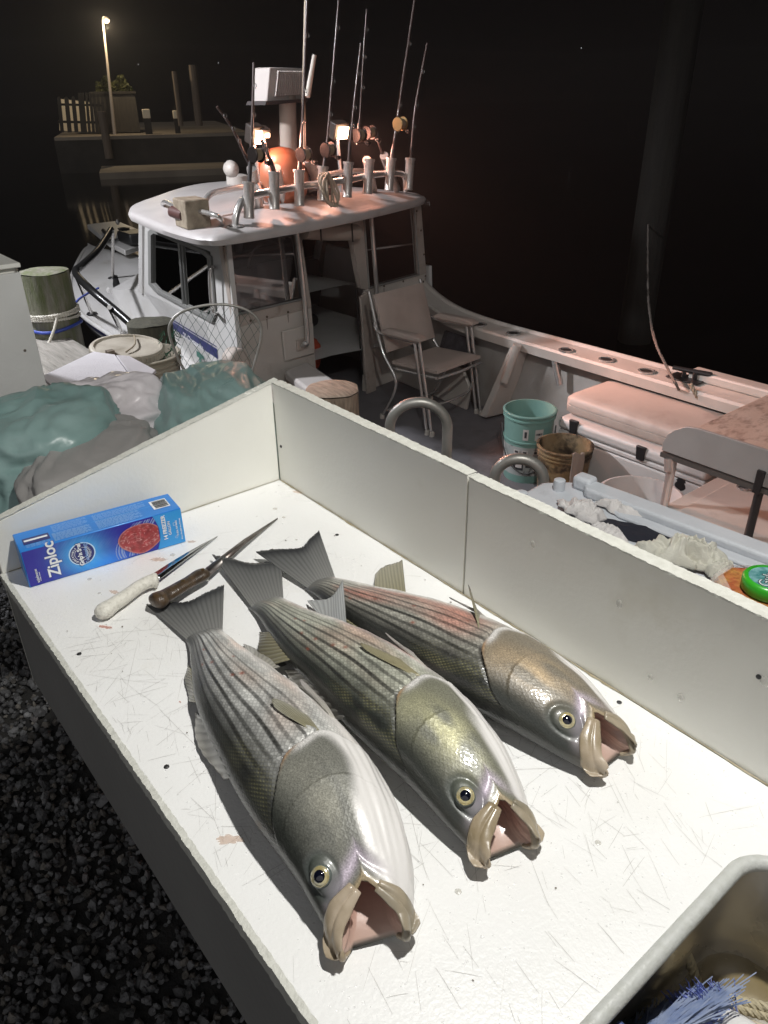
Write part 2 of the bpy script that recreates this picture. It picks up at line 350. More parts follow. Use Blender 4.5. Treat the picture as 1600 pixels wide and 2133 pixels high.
# sink basin under the notch
sx0, sx1, sy0, sy1 = 1.075, 1.62, -.515, -.075
def rrect(x0, x1, y0, y1, r, n=6):
    out = []
    for cx, cy, a0 in ((x1 - r, y1 - r, 0), (x0 + r, y1 - r, PI / 2), (x0 + r, y0 + r, PI), (x1 - r, y0 + r, 3 * PI / 2)):
        out += [(cx + r * math.cos(a0 + a), cy + r * math.sin(a0 + a)) for a in np.linspace(0, PI / 2, n)]
    return out
b = MB(); rows = []
for ins, z, r in ((0, -.021, .05), (.004, -.03, .05), (.010, -.15, .05), (.016, -.175, .052), (.034, -.192, .06), (.20, -.198, .02)):
    rows.append([(x, y, z) for x, y in rrect(sx0 + ins, sx1 - ins, sy0 + ins, sy1 - ins, r)])
b.grid(rows, close=True); n0 = len(b.v); b.f.append(tuple(range(n0 - 24, n0)))
m_sink = M('sink_steel', (.50, .48, .44), .30, .6, bump=.05, bscale=30, rvar=.12, col2=(.30, .26, .19), scale=5)
b.build('sink_basin', m_sink, tb, smooth=60, solid=.0015)
wat = MB().add([(x, y, -.165) for x, y in rrect(sx0 + .013, sx1 - .013, sy0 + .013, sy1 - .013, .05)], [tuple(range(24))]).build('sink_water', M('murky_water', (.42, .33, .17), .05, alpha=.5, bump=.15, bscale=18), tb, smooth=0)

# ================================================================== STRIPED BASS
def fish_skin_material():
    m = bpy.data.materials.new('bass_skin'); m.use_nodes = True; nt = m.node_tree; L = nt.links.new; b = nt.nodes['Principled BSDF']
    col = _n(nt, 'ShaderNodeAttribute', attribute_name='tint'); msk = _n(nt, 'ShaderNodeAttribute', attribute_name='mask')
    sep = _n(nt, 'ShaderNodeSeparateColor'); L(msk.outputs['Color'], sep.inputs[0])   # r scale strength, g shine, b speckle
    uv = _n(nt, 'ShaderNodeUVMap', uv_map='scales')
    vo = _n(nt, 'ShaderNodeTexVoronoi', feature='DISTANCE_TO_EDGE'); vo.inputs['Scale'].default_value = 1; vo.inputs['Randomness'].default_value = .34; L(uv.outputs[0], vo.inputs['Vector'])
    vc = _n(nt, 'ShaderNodeTexVoronoi', feature='F1'); vc.inputs['Scale'].default_value = 1; vc.inputs['Randomness'].default_value = .34; L(uv.outputs[0], vc.inputs['Vector'])
    # dark rim of each scale
    e = _n(nt, 'ShaderNodeMapRange'); e.inputs[1].default_value = .02; e.inputs[2].default_value = .26; e.inputs[3].default_value = .76; e.inputs[4].default_value = 1.10; L(vo.outputs['Distance'], e.inputs[0])
    mixf = _n(nt, 'ShaderNodeMix', data_type='FLOAT'); mixf.inputs[2].default_value = 1.0; L(sep.outputs[0], mixf.inputs[0]); L(e.outputs[0], mixf.inputs[3])
    # per-scale variation
    vs = _n(nt, 'ShaderNodeSeparateColor'); L(vc.outputs['Color'], vs.inputs[0])
    vr = _n(nt, 'ShaderNodeMapRange'); vr.inputs[3].default_value = .82; vr.inputs[4].default_value = 1.18; L(vs.outputs[0], vr.inputs[0])
    mv = _n(nt, 'ShaderNodeMix', data_type='FLOAT'); mv.inputs[2].default_value = 1.0; L(sep.outputs[0], mv.inputs[0]); L(vr.outputs[0], mv.inputs[3])
    mu = _n(nt, 'ShaderNodeMath', operation='MULTIPLY'); L(mixf.outputs[0], mu.inputs[0]); L(mv.outputs[0], mu.inputs[1])
    # fine speckle on the cheeks
    tc = _n(nt, 'ShaderNodeTexCoord'); ns = _n(nt, 'ShaderNodeTexNoise'); ns.inputs['Scale'].default_value = 620; ns.inputs['Detail'].default_value = 2; L(tc.outputs['Object'], ns.inputs['Vector'])
    sr = _n(nt, 'ShaderNodeMapRange'); sr.inputs[1].default_value = .35; sr.inputs[2].default_value = .68; sr.inputs[3].default_value = .72; sr.inputs[4].default_value = 1.30; L(ns.outputs[0], sr.inputs[0])
    sm = _n(nt, 'ShaderNodeMix', data_type='FLOAT'); sm.inputs[2].default_value = 1.0; L(sep.outputs[2], sm.inputs[0]); L(sr.outputs[0], sm.inputs[3])
    mu2 = _n(nt, 'ShaderNodeMath', operation='MULTIPLY'); L(mu.outputs[0], mu2.inputs[0]); L(sm.outputs[0], mu2.inputs[1])
    vm = _n(nt, 'ShaderNodeVectorMath', operation='SCALE'); L(col.outputs['Color'], vm.inputs[0]); L(mu2.outputs[0], vm.inputs['Scale']); L(vm.outputs[0], b.inputs['Base Color'])
    # relief
    n2 = _n(nt, 'ShaderNodeTexNoise'); n2.inputs['Scale'].default_value = 170; n2.inputs['Detail'].default_value = 3; L(tc.outputs['Object'], n2.inputs['Vector'])
    hs = _n(nt, 'ShaderNodeMath', operation='MULTIPLY'); L(vo.outputs['Distance'], hs.inputs[0]); L(sep.outputs[0], hs.inputs[1])
    hn = _n(nt, 'ShaderNodeMath', operation='MULTIPLY_ADD'); L(n2.outputs[0], hn.inputs[0]); hn.inputs[1].default_value = .34; L(hs.outputs[0], hn.inputs[2])
    bp = _n(nt, 'ShaderNodeBump'); bp.inputs['Strength'].default_value = .42; bp.inputs['Distance'].default_value = .0016; L(hn.outputs[0], bp.inputs['Height']); tl = _n(nt, 'ShaderNodeVectorMath', operation='SUBTRACT'); L(vc.outputs['Color'], tl.inputs[0]); tl.inputs[1].default_value = (.5, .5, .5)
    tk = _n(nt, 'ShaderNodeMath', operation='MULTIPLY'); L(sep.outputs[0], tk.inputs[0]); tk.inputs[1].default_value = .15
    ts = _n(nt, 'ShaderNodeVectorMath', operation='SCALE'); L(tl.outputs[0], ts.inputs[0]); L(tk.outputs[0], ts.inputs['Scale'])
    ta = _n(nt, 'ShaderNodeVectorMath', operation='ADD'); L(bp.outputs[0], ta.inputs[0]); L(ts.outputs[0], ta.inputs[1])
    tn_ = _n(nt, 'ShaderNodeVectorMath', operation='NORMALIZE'); L(ta.outputs[0], tn_.inputs[0]); L(tn_.outputs[0], b.inputs['Normal'])
    mt = _n(nt, 'ShaderNodeMath', operation='MULTIPLY'); L(sep.outputs[1], mt.inputs[0]); mt.inputs[1].default_value = .16; L(mt.outputs[0], b.inputs['Metallic'])
    b.inputs['Roughness'].default_value = .42; b.inputs['Specular IOR Level'].default_value = .5
    b.inputs['Coat Weight'].default_value = .42; b.inputs['Coat Roughness'].default_value = .11
    L(bp.outputs[0], b.inputs['Coat Normal'])
    return m
m_skin = fish_skin_material()
def fin_material():
    m = bpy.data.materials.new('fin_membrane'); m.use_nodes = True; nt = m.node_tree; L = nt.links.new; b = nt.nodes['Principled BSDF']
    col = _n(nt, 'ShaderNodeAttribute', attribute_name='tint'); L(col.outputs['Color'], b.inputs['Base Color'])
    b.inputs['Roughness'].default_value = .38; b.inputs['Coat Weight'].default_value = .3; b.inputs['Coat Roughness'].default_value = .2
    b.inputs['Transmission Weight'].default_value = 0.0
    return m
m_fin = fin_material()
m_iris = M('eye_iris', (.62, .52, .24), .2, .5, col2=(.72, .68, .5), scale=140, coat=1)
m_pupil = M('eye_pupil', (.004, .005, .012), .06, coat=1)
m_eyering = M('eye_ring', (.10, .12, .11), .35, coat=.6)
m_lip = M('bass_lip', (.26, .205, .125), .34, col2=(.45, .37, .28), scale=30, coat=.3, bump=.06, bscale=140)
m_liplow = M('bass_lower_lip', (.36, .30, .215), .34, col2=(.19, .17, .125), scale=26, coat=.3, bump=.06, bscale=140)
m_memb = M('lip_membrane', (.62, .55, .60), .3, coat=.5)

def set_attr(me, name, arr):
    ca = me.color_attributes.new(name, 'FLOAT_COLOR', 'POINT'); a = np.ones((len(arr), 4)); a[:, :3] = arr; ca.data.foreach_set('color', a.ravel())

tn_eye = {1: (.022, .262), 2: (.030, .30), 3: (.022, .30)}
class Fish:
    """A bass lying on its side: spine in plan, dorsal side to the -normal, a continuous skin that turns in at the lips."""
    def __init__(s, root, spine, seed, tone, gape=1.0, roll=0.0, depth=1.0, thick=1.0):
        s.root = root; s.seed = seed; s.rs = np.random.RandomState(seed); s.tone = tone
        P = np.array([tuple(p) for p in smoothpath([(x, y, 0) for x, y in spine], 20)])[:, :2]
        d = np.r_[0, np.cumsum(np.linalg.norm(np.diff(P, axis=0), axis=1))]; s.L = d[-1]; s.P = P; s.d = d / d[-1]
        s.T = np.stack([np.gradient(P[:, 0]), np.gradient(P[:, 1])], 1); s.T /= np.linalg.norm(s.T, axis=1)[:, None]
        g = gape
        XX = [0, .06, .15, .30, .45, .58, .68, .78, .86, .93, .98, 1.03]
        s.D = crv(XX, np.array([.046, .050, .068, .098, .119, .126, .121, .107, .094, .078, .062, .042 + .006 * g]) * depth)
        s.V = crv(XX, np.array([.044, .046, .058, .083, .102, .112, .114, .112, .103, .090, .074, .048 + .006 * g]) * depth)
        s.H = crv(XX, np.array([.007, .022, .036, .056, .069, .076, .082, .078, .067, .050, .037, .024]) * thick)
        s.roll = roll; s.gape = g
        s.xc, s.yc = {1: .938, 2: .945, 3: .932}[seed], {1: -.012, 2: -.026, 3: -.028}[seed]   # mouth corner
    def world(s, x, y, z):
        """x along the body (0 tail root, 1 snout), y dorsal +, z up; all in body lengths"""
        x = np.asarray(x, float); y = np.asarray(y, float); z = np.asarray(z, float)
        xi = np.clip(x, 0, 1); px = np.interp(xi, s.d, s.P[:, 0]); py = np.interp(xi, s.d, s.P[:, 1])
        tx = np.interp(xi, s.d, s.T[:, 0]); ty = np.interp(xi, s.d, s.T[:, 1])
        over = (x - xi) * s.L
        cr, sr = math.cos(s.roll), math.sin(s.roll)
        hw = sstep(.45, .95, x) * 1.0
        yr = y * (1 - hw + hw * cr) - z * hw * sr; zr = z * (1 - hw + hw * cr) + y * hw * sr
        return np.stack([px + tx * over + ty * yr * s.L, py + ty * over - tx * yr * s.L, zr * s.L], -1)
    def zc(s, x): return .80 * s.H(np.clip(x, 0, 1)) + .001 + .006 * sstep(.72, 1.0, x)
    def section(s, x, th):
        """surface point for station x and angle th (0 dorsal, pi ventral, >pi underside)"""
        f = np.where(th <= PI, th, 2 * PI - th)
        d, v, h = s.D(x), s.V(x), s.H(x)
        k = sstep(s.xc - .02, 1.02, x)
        yc0 = -.012 * sstep(.3, .8, x) + (s.yc + .012) * sstep(.7, s.xc, x)
        ycu = yc0 + k * (s.D(1.03) - .012 - yc0); ycl = yc0 + k * (-(s.V(1.03)) + .012 - yc0)
        c = np.cos(f); y = np.where(f <= PI / 2, ycu + (d - ycu) * c, ycl + (v + ycl) * c)
        sn = np.sin(f); up = np.where(th <= PI, 1.0, -.80)
        z = h * np.abs(sn) ** .86 * up
        return y, z
    def xe(s, f, th=None):
        u = np.abs(f - PI / 2) / (PI / 2)
        tip = np.where(f < PI / 2, 1.026, 1.028); xc = s.xc if th is None else np.where(th > PI, .996, s.xc)
        return xc + (tip - xc) * u ** .62
    def gill(s, f):   # rear edge of the gill cover as a function of angle
        q = f / PI
        return crv([0, .1, .2, .32, .42, .53, .65, .8, 1.0], [.80, .772, .732, .680, .648, .632, .640, .68, .76])(q) + .004 * np.sin(f * 9)
    def body(s):
        N1, M2, NI = 320, 360, 16
        th = np.arange(M2) * 2 * PI / M2; f = np.where(th <= PI, th, 2 * PI - th)
        t = np.linspace(0, 1, N1)[:, None]; xe = s.xe(f, th)[None, :]
        X = np.where(t < .62, t, .62 + (t - .62) / .38 * (xe - .62))
        TH = np.broadcast_to(th, X.shape); F = np.broadcast_to(f, X.shape)
        Y, Z = s.section(X, TH)
        # relief: gill cover step, cheek ridge, eye bulge, lateral hollows
        G = s.gill(F); ahead = X - G
        relief = .0055 * np.exp(-np.clip(ahead, 0, None) / .055) * (ahead > 0) * np.exp(-((F / PI - .5) / .36) ** 4)
        relief += -.0050 * np.exp(-(ahead / .010) ** 2) * (ahead <= 0) * np.exp(-((F / PI - .42) / .25) ** 4)
        pre = .745 + .05 * ((F / PI - .45) / .3) ** 2
        relief += .0035 * np.exp(-np.clip(X - pre, 0, None) / .03) * (X > pre) * np.exp(-((F / PI - .45) / .22) ** 2)
        s.eye = (.885 + tn_eye[s.seed][0], tn_eye[s.seed][1] * PI)
        de = np.sqrt(((X - s.eye[0]) / .030) ** 2 + ((F - s.eye[1]) / .24) ** 2)
        relief += np.where(TH < PI, .0060 * np.exp(-(de / 1.0) ** 4) - .0035 * np.exp(-((de - 1.25) / .25) ** 2), 0)
        # throat folds
        fold = np.sin(F * 33 + X * 9 + 1.5 * np.sin(X * 17)) * .0006 * sstep(.60, .70, F / PI) * sstep(.62, .70, X) * sstep(.97, .85, X); relief += fold
        # wrinkled lip corner membrane
        relief += -.0040 * np.exp(-((X - (s.xe(F) - .050)) / .010) ** 2) * np.exp(-((F - PI / 2) / .9) ** 2) * (X > .70)
        relief += .0015 * np.exp(-((X - (s.xe(F) - .010)) / .009) ** 2) * (X > .70)
        relief += vnoise(np.stack([X.ravel() * 3, F.ravel() * .9, 0 * F.ravel()], 1), 5, s.seed).reshape(X.shape) * .0016 + vnoise(np.stack([X.ravel() * 8, F.ravel() * 2.2, TH.ravel() * .3], 1), 6, s.seed + 9).reshape(X.shape) * .0013 * sstep(.5, .7, F / PI)
        h = s.H(np.clip(X, 0, 1.03)); Yc = (s.D(np.clip(X, 0, 1)) - s.V(X)) / 2
        nl = np.sqrt((Y - Yc) ** 2 + Z ** 2) + 1e-6
        Y = Y + relief * (Y - Yc) / nl; Z = Z + relief * Z / nl
        Zw = np.maximum(Z + s.zc(X), .0008)
        W = s.world(X, Y, Zw)
        # inside of the mouth: turn in at the lip and run back to the throat
        rows = [W]; xin = []
        yl, zl = Y[-1], Zw[-1]; xl = X[-1]
        thx, thy, thz = .84, -.03, float(s.zc(np.array([.84]))[0])
        IX = []; 
        for i in range(1, NI + 1):
            a = i / NI; k = a ** .8; sh = .86 * (1 - k) + .25 * k if i > 1 else .94
            xx = xl + (thx - xl) * k + (.006 if i == 1 else 0); cy, cz = (1 - k) * np.mean(yl) + k * thy, (1 - k) * np.mean(zl) + k * thz
            yy = cy + (yl - np.mean(yl)) * sh; zz = np.maximum(cz + (zl - np.mean(zl)) * sh, .0015)
            rows.append(s.world(xx, yy, zz)[None]); IX.append(np.full(M2, a))
        ALL = np.concatenate(rows, 0); NN = ALL.shape[0]
        V = ALL.reshape(-1, 3)
        idx = np.arange(NN * M2).reshape(NN, M2); nx = np.roll(idx, -1, 1)
        Fc = np.stack([idx[:-1], nx[:-1], nx[1:], idx[1:]], -1).reshape(-1, 4)
        faces = Fc.tolist() + [idx[0][::-1].tolist(), idx[-1].tolist()]
        # ---- colours
        q = F / PI; xx = X; tn = s.tone
        def lerp(a, b, k): return a * (1 - k[..., None]) + b * k[..., None]
        back = np.array(tn['back']); flank = np.array(tn['flank']); belly = np.array([.66, .63, .60])
        qq = q + .03 * np.sin(xx * 7)
        c = lerp(np.broadcast_to(back, q.shape + (3,)).copy(), np.broadcast_to(flank, q.shape + (3,)), sstep(.15, .47, qq))
        c = lerp(c, np.broadcast_to(belly, c.shape), sstep(.62, .78, qq))
        mott = vnoise(np.stack([xx.ravel() * 9, q.ravel() * 9, 0 * q.ravel()], 1), 6, s.seed + 1).reshape(q.shape)
        c *= (1 + .14 * mott)[..., None]
        # seven or eight dark lines along the scale rows
        st = np.zeros(q.shape)
        for i in range(8):
            qc = .13 + i * .064 + .012 * (xx - .3) * (i - 3) + .004 * np.sin(xx * 21 + i * 2 + s.seed)
            wd = .0145 - .0005 * i; dash = .97 + .03 * np.sign(np.sin(xx * 380 + i * 1.7))
            fade = sstep(.0, .06, xx) * sstep(.72, .60, xx) * (1 - .10 * max(i - 4, 0)) * (.85 + .15 * np.sin(xx * 13 + i * 3 + s.seed))
            st = np.maximum(st, np.exp(-(np.abs(q - qc) / wd) ** 6) * fade * dash)
        c = lerp(c, np.broadcast_to(np.array([.022, .022, .020]), c.shape), np.clip(st * .97, 0, 1))
        tk_ = sstep(.085, .0, xx); ray_ = .75 + .35 * np.sin(q * PI * 46); c = lerp(c, np.array([.15, .15, .145]) * ray_[..., None], tk_ * .9)
        # pink bruising on the flank
        pk = np.array(tn['pink']); km = np.clip(vnoise(np.stack([xx.ravel() * 4, q.ravel() * 5, 1 + 0 * q.ravel()], 1), 5, s.seed + 4).reshape(q.shape) * .5 + tn['pinkbias'] * np.exp(-((xx - .46) / .14) ** 2) * np.exp(-((q - .58) / .16) ** 2), 0, 1) * tn['pinkamt']
        c = lerp(c, c * pk, km * sstep(.2, .4, q) * sstep(.66, .5, xx))
        for i in range(7):
            x0, q0 = s.rs.uniform(.15, .6), s.rs.uniform(.25, .6); k = np.exp(-((xx - x0) / .006) ** 2 - ((q - q0) / .012) ** 2) * .8
            c = lerp(c, np.broadcast_to(np.array([.25, .06, .03]), c.shape), k)
        # gold fringe of scales below the back line, shoulder
        gk = sstep(.44, .60, xx) * np.exp(-((q - .20) / .09) ** 2) * .30 * (xx < G) * tn['gold']
        cu, cv = (xx * 118 + q * 58) * .62, (xx * 118 - q * 58) * .62; dot = np.exp(-(((cu % 1) - .5) ** 2 + ((cv % 1) - .5) ** 2) / .07)
        gk = np.clip(gk * 2.0 * np.clip(.75 + .7 * mott, 0, 1.3), 0, 1); c = lerp(c, np.broadcast_to(np.array([.030, .032, .024]), c.shape), gk * .75); c = lerp(c, np.broadcast_to(np.array([.46, .43, .20]), c.shape), gk * dot * .85)
        # head: dark crown, speckled cheek, white throat
        hk = sstep(-.004, .004, ahead)
        crown = np.array([.030, .033, .028]); cheek = np.array(tn['cheek']); white = np.array([.70, .68, .66])
        hc = lerp(np.broadcast_to(crown, c.shape).copy(), np.broadcast_to(cheek, c.shape), sstep(.16, .40, q + .10 * (xx - .8)))
        gold = np.array(tn['goldc']); kk = np.exp(-((xx - .80) / .07) ** 2 - ((q - .45) / .11) ** 2) * tn['goldhead'] * np.clip(.7 + .7 * mott, 0, 1)
        hc = lerp(hc, np.broadcast_to(gold, c.shape), np.clip(kk, 0, 1))
        kk = np.exp(-((xx - .70) / .04) ** 2 - ((q - .40) / .12) ** 2) * tn['goldhead'] * .5
        hc = lerp(hc, np.broadcast_to(gold * .8, c.shape), np.clip(kk, 0, 1))
        wq = tn['whiteq'] + .05 * np.sin(xx * 20); hc = lerp(hc, np.broadcast_to(white, c.shape), sstep(wq - .035, wq + .045, q + .012 * mott))
        rim = np.exp(-((ahead - .008) / .010) ** 2) * sstep(.40, .48, q); hc = lerp(hc, np.broadcast_to(white * .95, c.shape), rim * .9)
        red = np.exp(-((ahead - .002) / .006) ** 2) * np.exp(-((q - .40) / .05) ** 2); hc = lerp(hc, np.broadcast_to(np.array([.40, .22, .10]), c.shape), red * .7)
        # upper jaw darkens to brown at the snout, lip corner membrane lilac
        sn = sstep(.93, 1.0, xx) * sstep(.5, .35, q); hc = lerp(hc, np.broadcast_to(np.array([.10, .085, .06]), c.shape), sn * .7)
        lil = np.exp(-((xx - (s.xe(F) - .050)) / .014) ** 2) * np.exp(-((F - 1.35) / .55) ** 2) * (xx > .70); hc = lerp(hc, np.broadcast_to(np.array([.55, .48, .56]), c.shape), lil)
        lk = np.exp(-((xx - (s.xe(F) - .006)) / .012) ** 2) * (xx > .70)
        lipc = np.where((F < PI / 2)[..., None], np.array([.30, .23, .13]), np.array([.34, .27, .17])); hc = hc * (1 - lk[..., None]) + lipc * lk[..., None]
        dl = sstep(1.0, 1.025, xx) * (F > PI / 2); hc = lerp(hc, np.broadcast_to(np.array([.12, .11, .10]), c.shape), dl * .6)
        c = lerp(c, hc, hk)
        slit_shade = np.exp(-((ahead + .006) / .005) ** 2) * np.exp(-((q - .33) / .10) ** 4); c = lerp(c, np.broadcast_to(np.array([.012, .010, .010]), c.shape), slit_shade * .9)  # edge shadow behind the gill cover painted dark into the skin
        er = np.where(TH < PI, np.exp(-((de - 1.0) / .55) ** 4), 0); c = lerp(c, np.broadcast_to(np.array([.055, .07, .062]), c.shape), er * .55)
        cin = np.zeros((NI, M2, 3)); kI = (np.arange(1, NI + 1) / NI)[:, None]
        edge = np.array([.50, .36, .30]); deep = np.array([.36, .15, .11])
        cin[:] = edge * (1 - kI[..., None] ** .7) + deep * kI[..., None] ** .7
        allc = np.concatenate([c, cin], 0).reshape(-1, 3)
        # ---- masks
        r_ = np.clip((1 - hk) * sstep(.86, .66, q) * sstep(0, .03, xx), 0, 1) * (.55 + .45 * sstep(.1, .3, q)); r_ = np.maximum(r_, hk * .30 * sstep(.66, .5, q) * sstep(.93, .86, xx))
        g_ = np.clip(sstep(.20, .46, q) * (1 - .85 * sstep(.55, .72, q)), 0, 1) * (1 - .3 * st) * tn['shine']
        b_ = hk * sstep(wq + .06, wq - .06, q) * sstep(.97, .92, xx) * np.where(TH < PI, 1 - np.exp(-(de / 1.5) ** 4), 1)
        mk = np.concatenate([np.stack([r_, g_, b_], -1), np.zeros((NI, M2, 3))], 0).reshape(-1, 3)
        me = bpy.data.meshes.new('body'); o0 = np.array(ORG[s.root.name]); me.from_pydata((V - o0).tolist(), [], faces); me.update()
        set_attr(me, 'tint', np.clip(allc, 0, 1)); set_attr(me, 'mask', np.clip(mk, 0, 1))
        uvl = me.uv_layers.new(name='scales'); li = np.empty(len(me.loops), dtype=np.int32); me.loops.foreach_get('vertex_index', li)
        girth = 2.0 * (s.D(X) + s.V(X))   # keeps scales even round the body
        a = X * 118; bq = F / PI * 58
        U = np.concatenate([a, np.repeat(a[-1:], NI, 0)], 0).ravel(); Vv = np.concatenate([bq, np.repeat(bq[-1:], NI, 0)], 0).ravel()
        uv = np.stack([(U + Vv)[li] * .62, (U - Vv)[li] * .62], 1); uvl.data.foreach_set('uv', uv.ravel())
        me.materials.append(m_skin); me.polygons.foreach_set('use_smooth', [True] * len(me.polygons))
        o = bpy.data.objects.new('body', me); COL.objects.link(o); o.parent = s.root; ORG[o.name] = tuple(o0); s.bodyob = o
        # lips: flat maxilla plate and lower jaw rim along the upper edge of the mouth
        tg = np.linspace(0.02, PI - .02, 240)
        def on_skin(x, y, out):
            yy, zz = s.section(np.full(240, x), tg); o_ = np.argsort(yy); z = float(np.interp(y, yy[o_], zz[o_])); n_ = math.hypot(y * .5, z) + 1e-6
            return Vector(s.world(x, y + out * y * .5 / n_, max(z + out * z / n_ + float(s.zc(np.array([x]))[0]), .002))[()])
        def lip(nm, mt, a0, a1, wf, th_, bulge, sgn):
            ks = np.linspace(0, 1, 34); an = a0 + (a1 - a0) * ks; xr = s.xe(an); yr = np.array([float(s.section(np.array([x]), np.array([q]))[0][0]) for x, q in zip(xr, an)])
            tx, ty = np.gradient(xr), np.gradient(yr); ln = np.hypot(tx, ty) + 1e-9; px_, py_ = -np.abs(ty / ln), sgn * np.abs(tx / ln); rows = []
            for i, k in enumerate(ks):
                w_ = wf(k) * (.55 + .45 * min(1, k * 5)); row = []
                for u in np.linspace(-.38, .62, 17):
                    v = u + .38; o_ = .0008 + bulge * math.sin(PI * min(1, v * .92 + .08)) ** .6 * (1 - .60 * math.exp(-((v - .46) / .085) ** 2))
                    row.append(on_skin(min(xr[i] + px_[i] * u * w_, 1.034), yr[i] + py_[i] * u * w_, o_))
                rows.append(row)
            bb = MB(); bb.grid(rows); return bb.build(nm, mt, s.root, smooth=80, solid=th_)
        lip('upper_jaw', m_lip, PI / 2 - .06, .13, lambda k: (.046 - .008 * k) * (1 - .62 * k ** 5), .0022, .0056, 1)
        lip('lower_jaw', m_liplow, PI / 2 + .10, PI - .13, lambda k: (.036 + .004 * k) * (1 - .55 * k ** 5), .0022, .0056, -1)
        # fleshy lips that run right round each jaw
        for nm, mt, c0_, fa, rr in (('upper_lip', m_lip, .0, PI / 2 - .12, .0068), ('lower_lip', m_liplow, PI, PI / 2 + .14, .0085)):
            pts, rad = [], []
            for k in np.linspace(-1, 1, 41):
                an = c0_ + (fa - c0_) * abs(k) ** .85; th_ = an if k <= 0 else 2 * PI - an - 1e-6
                xr = float(s.xe(np.array([an]), np.array([th_]))[0]); y, z = s.section(np.array([xr]), np.array([th_])); zz = max(float(z[0] + s.zc(np.array([xr]))[0]), .006)
                pts.append(Vector(s.world(xr - .006, float(y[0]) * .985, zz)[()])); rad.append(rr * s.L * (.62 + .38 * (1 - abs(k)) ** .5 + .03 * math.sin(k * 9 + s.seed)))
            bb = MB(); bb.tube(pts, rad, 12, flat=(1.0, .85)); bb.build(nm, mt, s.root, smooth=80, sub=1)
        # eye
        x0, f0 = s.eye; y, z = s.section(np.array([x0]), np.array([f0])); c0 = Vector(s.world(x0, float(y[0]), float(z[0]) + float(s.zc(np.array([x0]))[0]))[()])
        ya, za = s.section(np.array([x0 + .01]), np.array([f0])); yb, zb = s.section(np.array([x0]), np.array([f0 + .05]))
        p1 = Vector(s.world(x0 + .01, float(ya[0]), float(za[0] + s.zc(np.array([x0 + .01]))[0]))[()]) - c0; p2 = Vector(s.world(x0, float(yb[0]), float(zb[0] + s.zc(np.array([x0]))[0]))[()]) - c0
        nrm = p1.cross(p2).normalized()
        if nrm.z < 0: nrm = -nrm
        ax0 = p1.normalized(); ay0 = nrm.cross(ax0); c0 = c0 + nrm * .0016; R = .0098
        ring = MB().lathe([(R * 1.14, -.005), (R * 1.12, .0008), (R * 1.02, .0022)], c0, 28, ax=(ax0, ay0, nrm)).build('eye', m_eyering, s.root, smooth=60)
        MB().lathe([(R * 1.02, .0010), (R * .98, .0030), (R * .72, .0042), (R * .60, .0045)], c0, 28, ax=(ax0, ay0, nrm)).build('iris', m_iris, ring, smooth=60)
        MB().lathe([(R * .64, .0040), (R * .56, .0052), (R * .38, .0062), (R * .18, .0067), (R * .02, .0069)], c0, 24, ax=(ax0, ay0, nrm)).build('pupil', m_pupil, ring, smooth=80)
        return o
    def fin(s, name, base, tips, col0, col1, rays=12, thick=.0009, wav=.0012, edge=None, nu=None, frac=1.0):
        """base and tips: lists of world points; rays run from base to tip"""
        nu = nu or rays * 4 + 1; nv = 14
        B = smoothpath(base, 12); T = smoothpath(tips, 12)
        def samp(P, k): i = k * (len(P) - 1); a = int(min(i, len(P) - 2)); return P[a].lerp(P[a + 1], i - a)
        nrm = (samp(B, 1) - samp(B, 0)).cross(samp(T, .5) - samp(B, .5)); nrm = nrm.normalized() if nrm.length > 1e-9 else Vector((0, 0, 1))
        V = []; C = []
        for j in range(nv):
            v = j / (nv - 1)
            for i in range(nu):
                u = i / (nu - 1); w = abs(math.sin(u * PI * rays)); vv = v * (1 - (.010 * (1 - w) if v > .9 else 0) * 1.0 - .03 * s.rs.rand() * (v > .95))
                p = samp(B, u).lerp(samp(T, u), vv) + nrm * ((w - .5) * wav * (1 - v * .5) + math.sin(u * 7 + v * 3 + s.seed) * wav * 1.5 * v)
                V.append(p); c = np.array(col0) * (1 - v) + np.array(col1) * v; c = c * (.66 + .34 * w)
                if edge is not None: c = c * (1 - sstep(.72, 1, v)) + np.array(edge) * sstep(.72, 1, v)
                C.append(c)
        fs = [(j * nu + i, j * nu + i + 1, (j + 1) * nu + i + 1, (j + 1) * nu + i) for j in range(nv - 1) for i in range(nu - 1)]
        me = bpy.data.meshes.new(name); o0 = Vector(ORG[s.root.name]); me.from_pydata([tuple(p - o0) for p in V], [], fs); me.update(); set_attr(me, 'tint', np.clip(np.array(C), 0, 1))
        me.materials.append(m_fin); me.polygons.foreach_set('use_smooth', [True] * len(me.polygons))
        o = bpy.data.objects.new(name, me); COL.objects.link(o); o.parent = s.root; md = o.modifiers.new('solid', 'SOLIDIFY'); md.thickness = thick; md.offset = 0
        return o
    def at(s, x, q, out=0.0):
        """surface point at station x and angle q*pi, pushed out"""
        y, z = s.section(np.array([x]), np.array([q * PI])); y = float(y[0]); z = float(z[0]); n = math.hypot(y, z) + 1e-6
        return Vector(s.world(x, y + out * y / n, max(z + out * z / n + float(s.zc(np.array([x]))[0]), .001))[()])
    def loc(s, x, y, z): return Vector(s.world(x, y, z)[()])

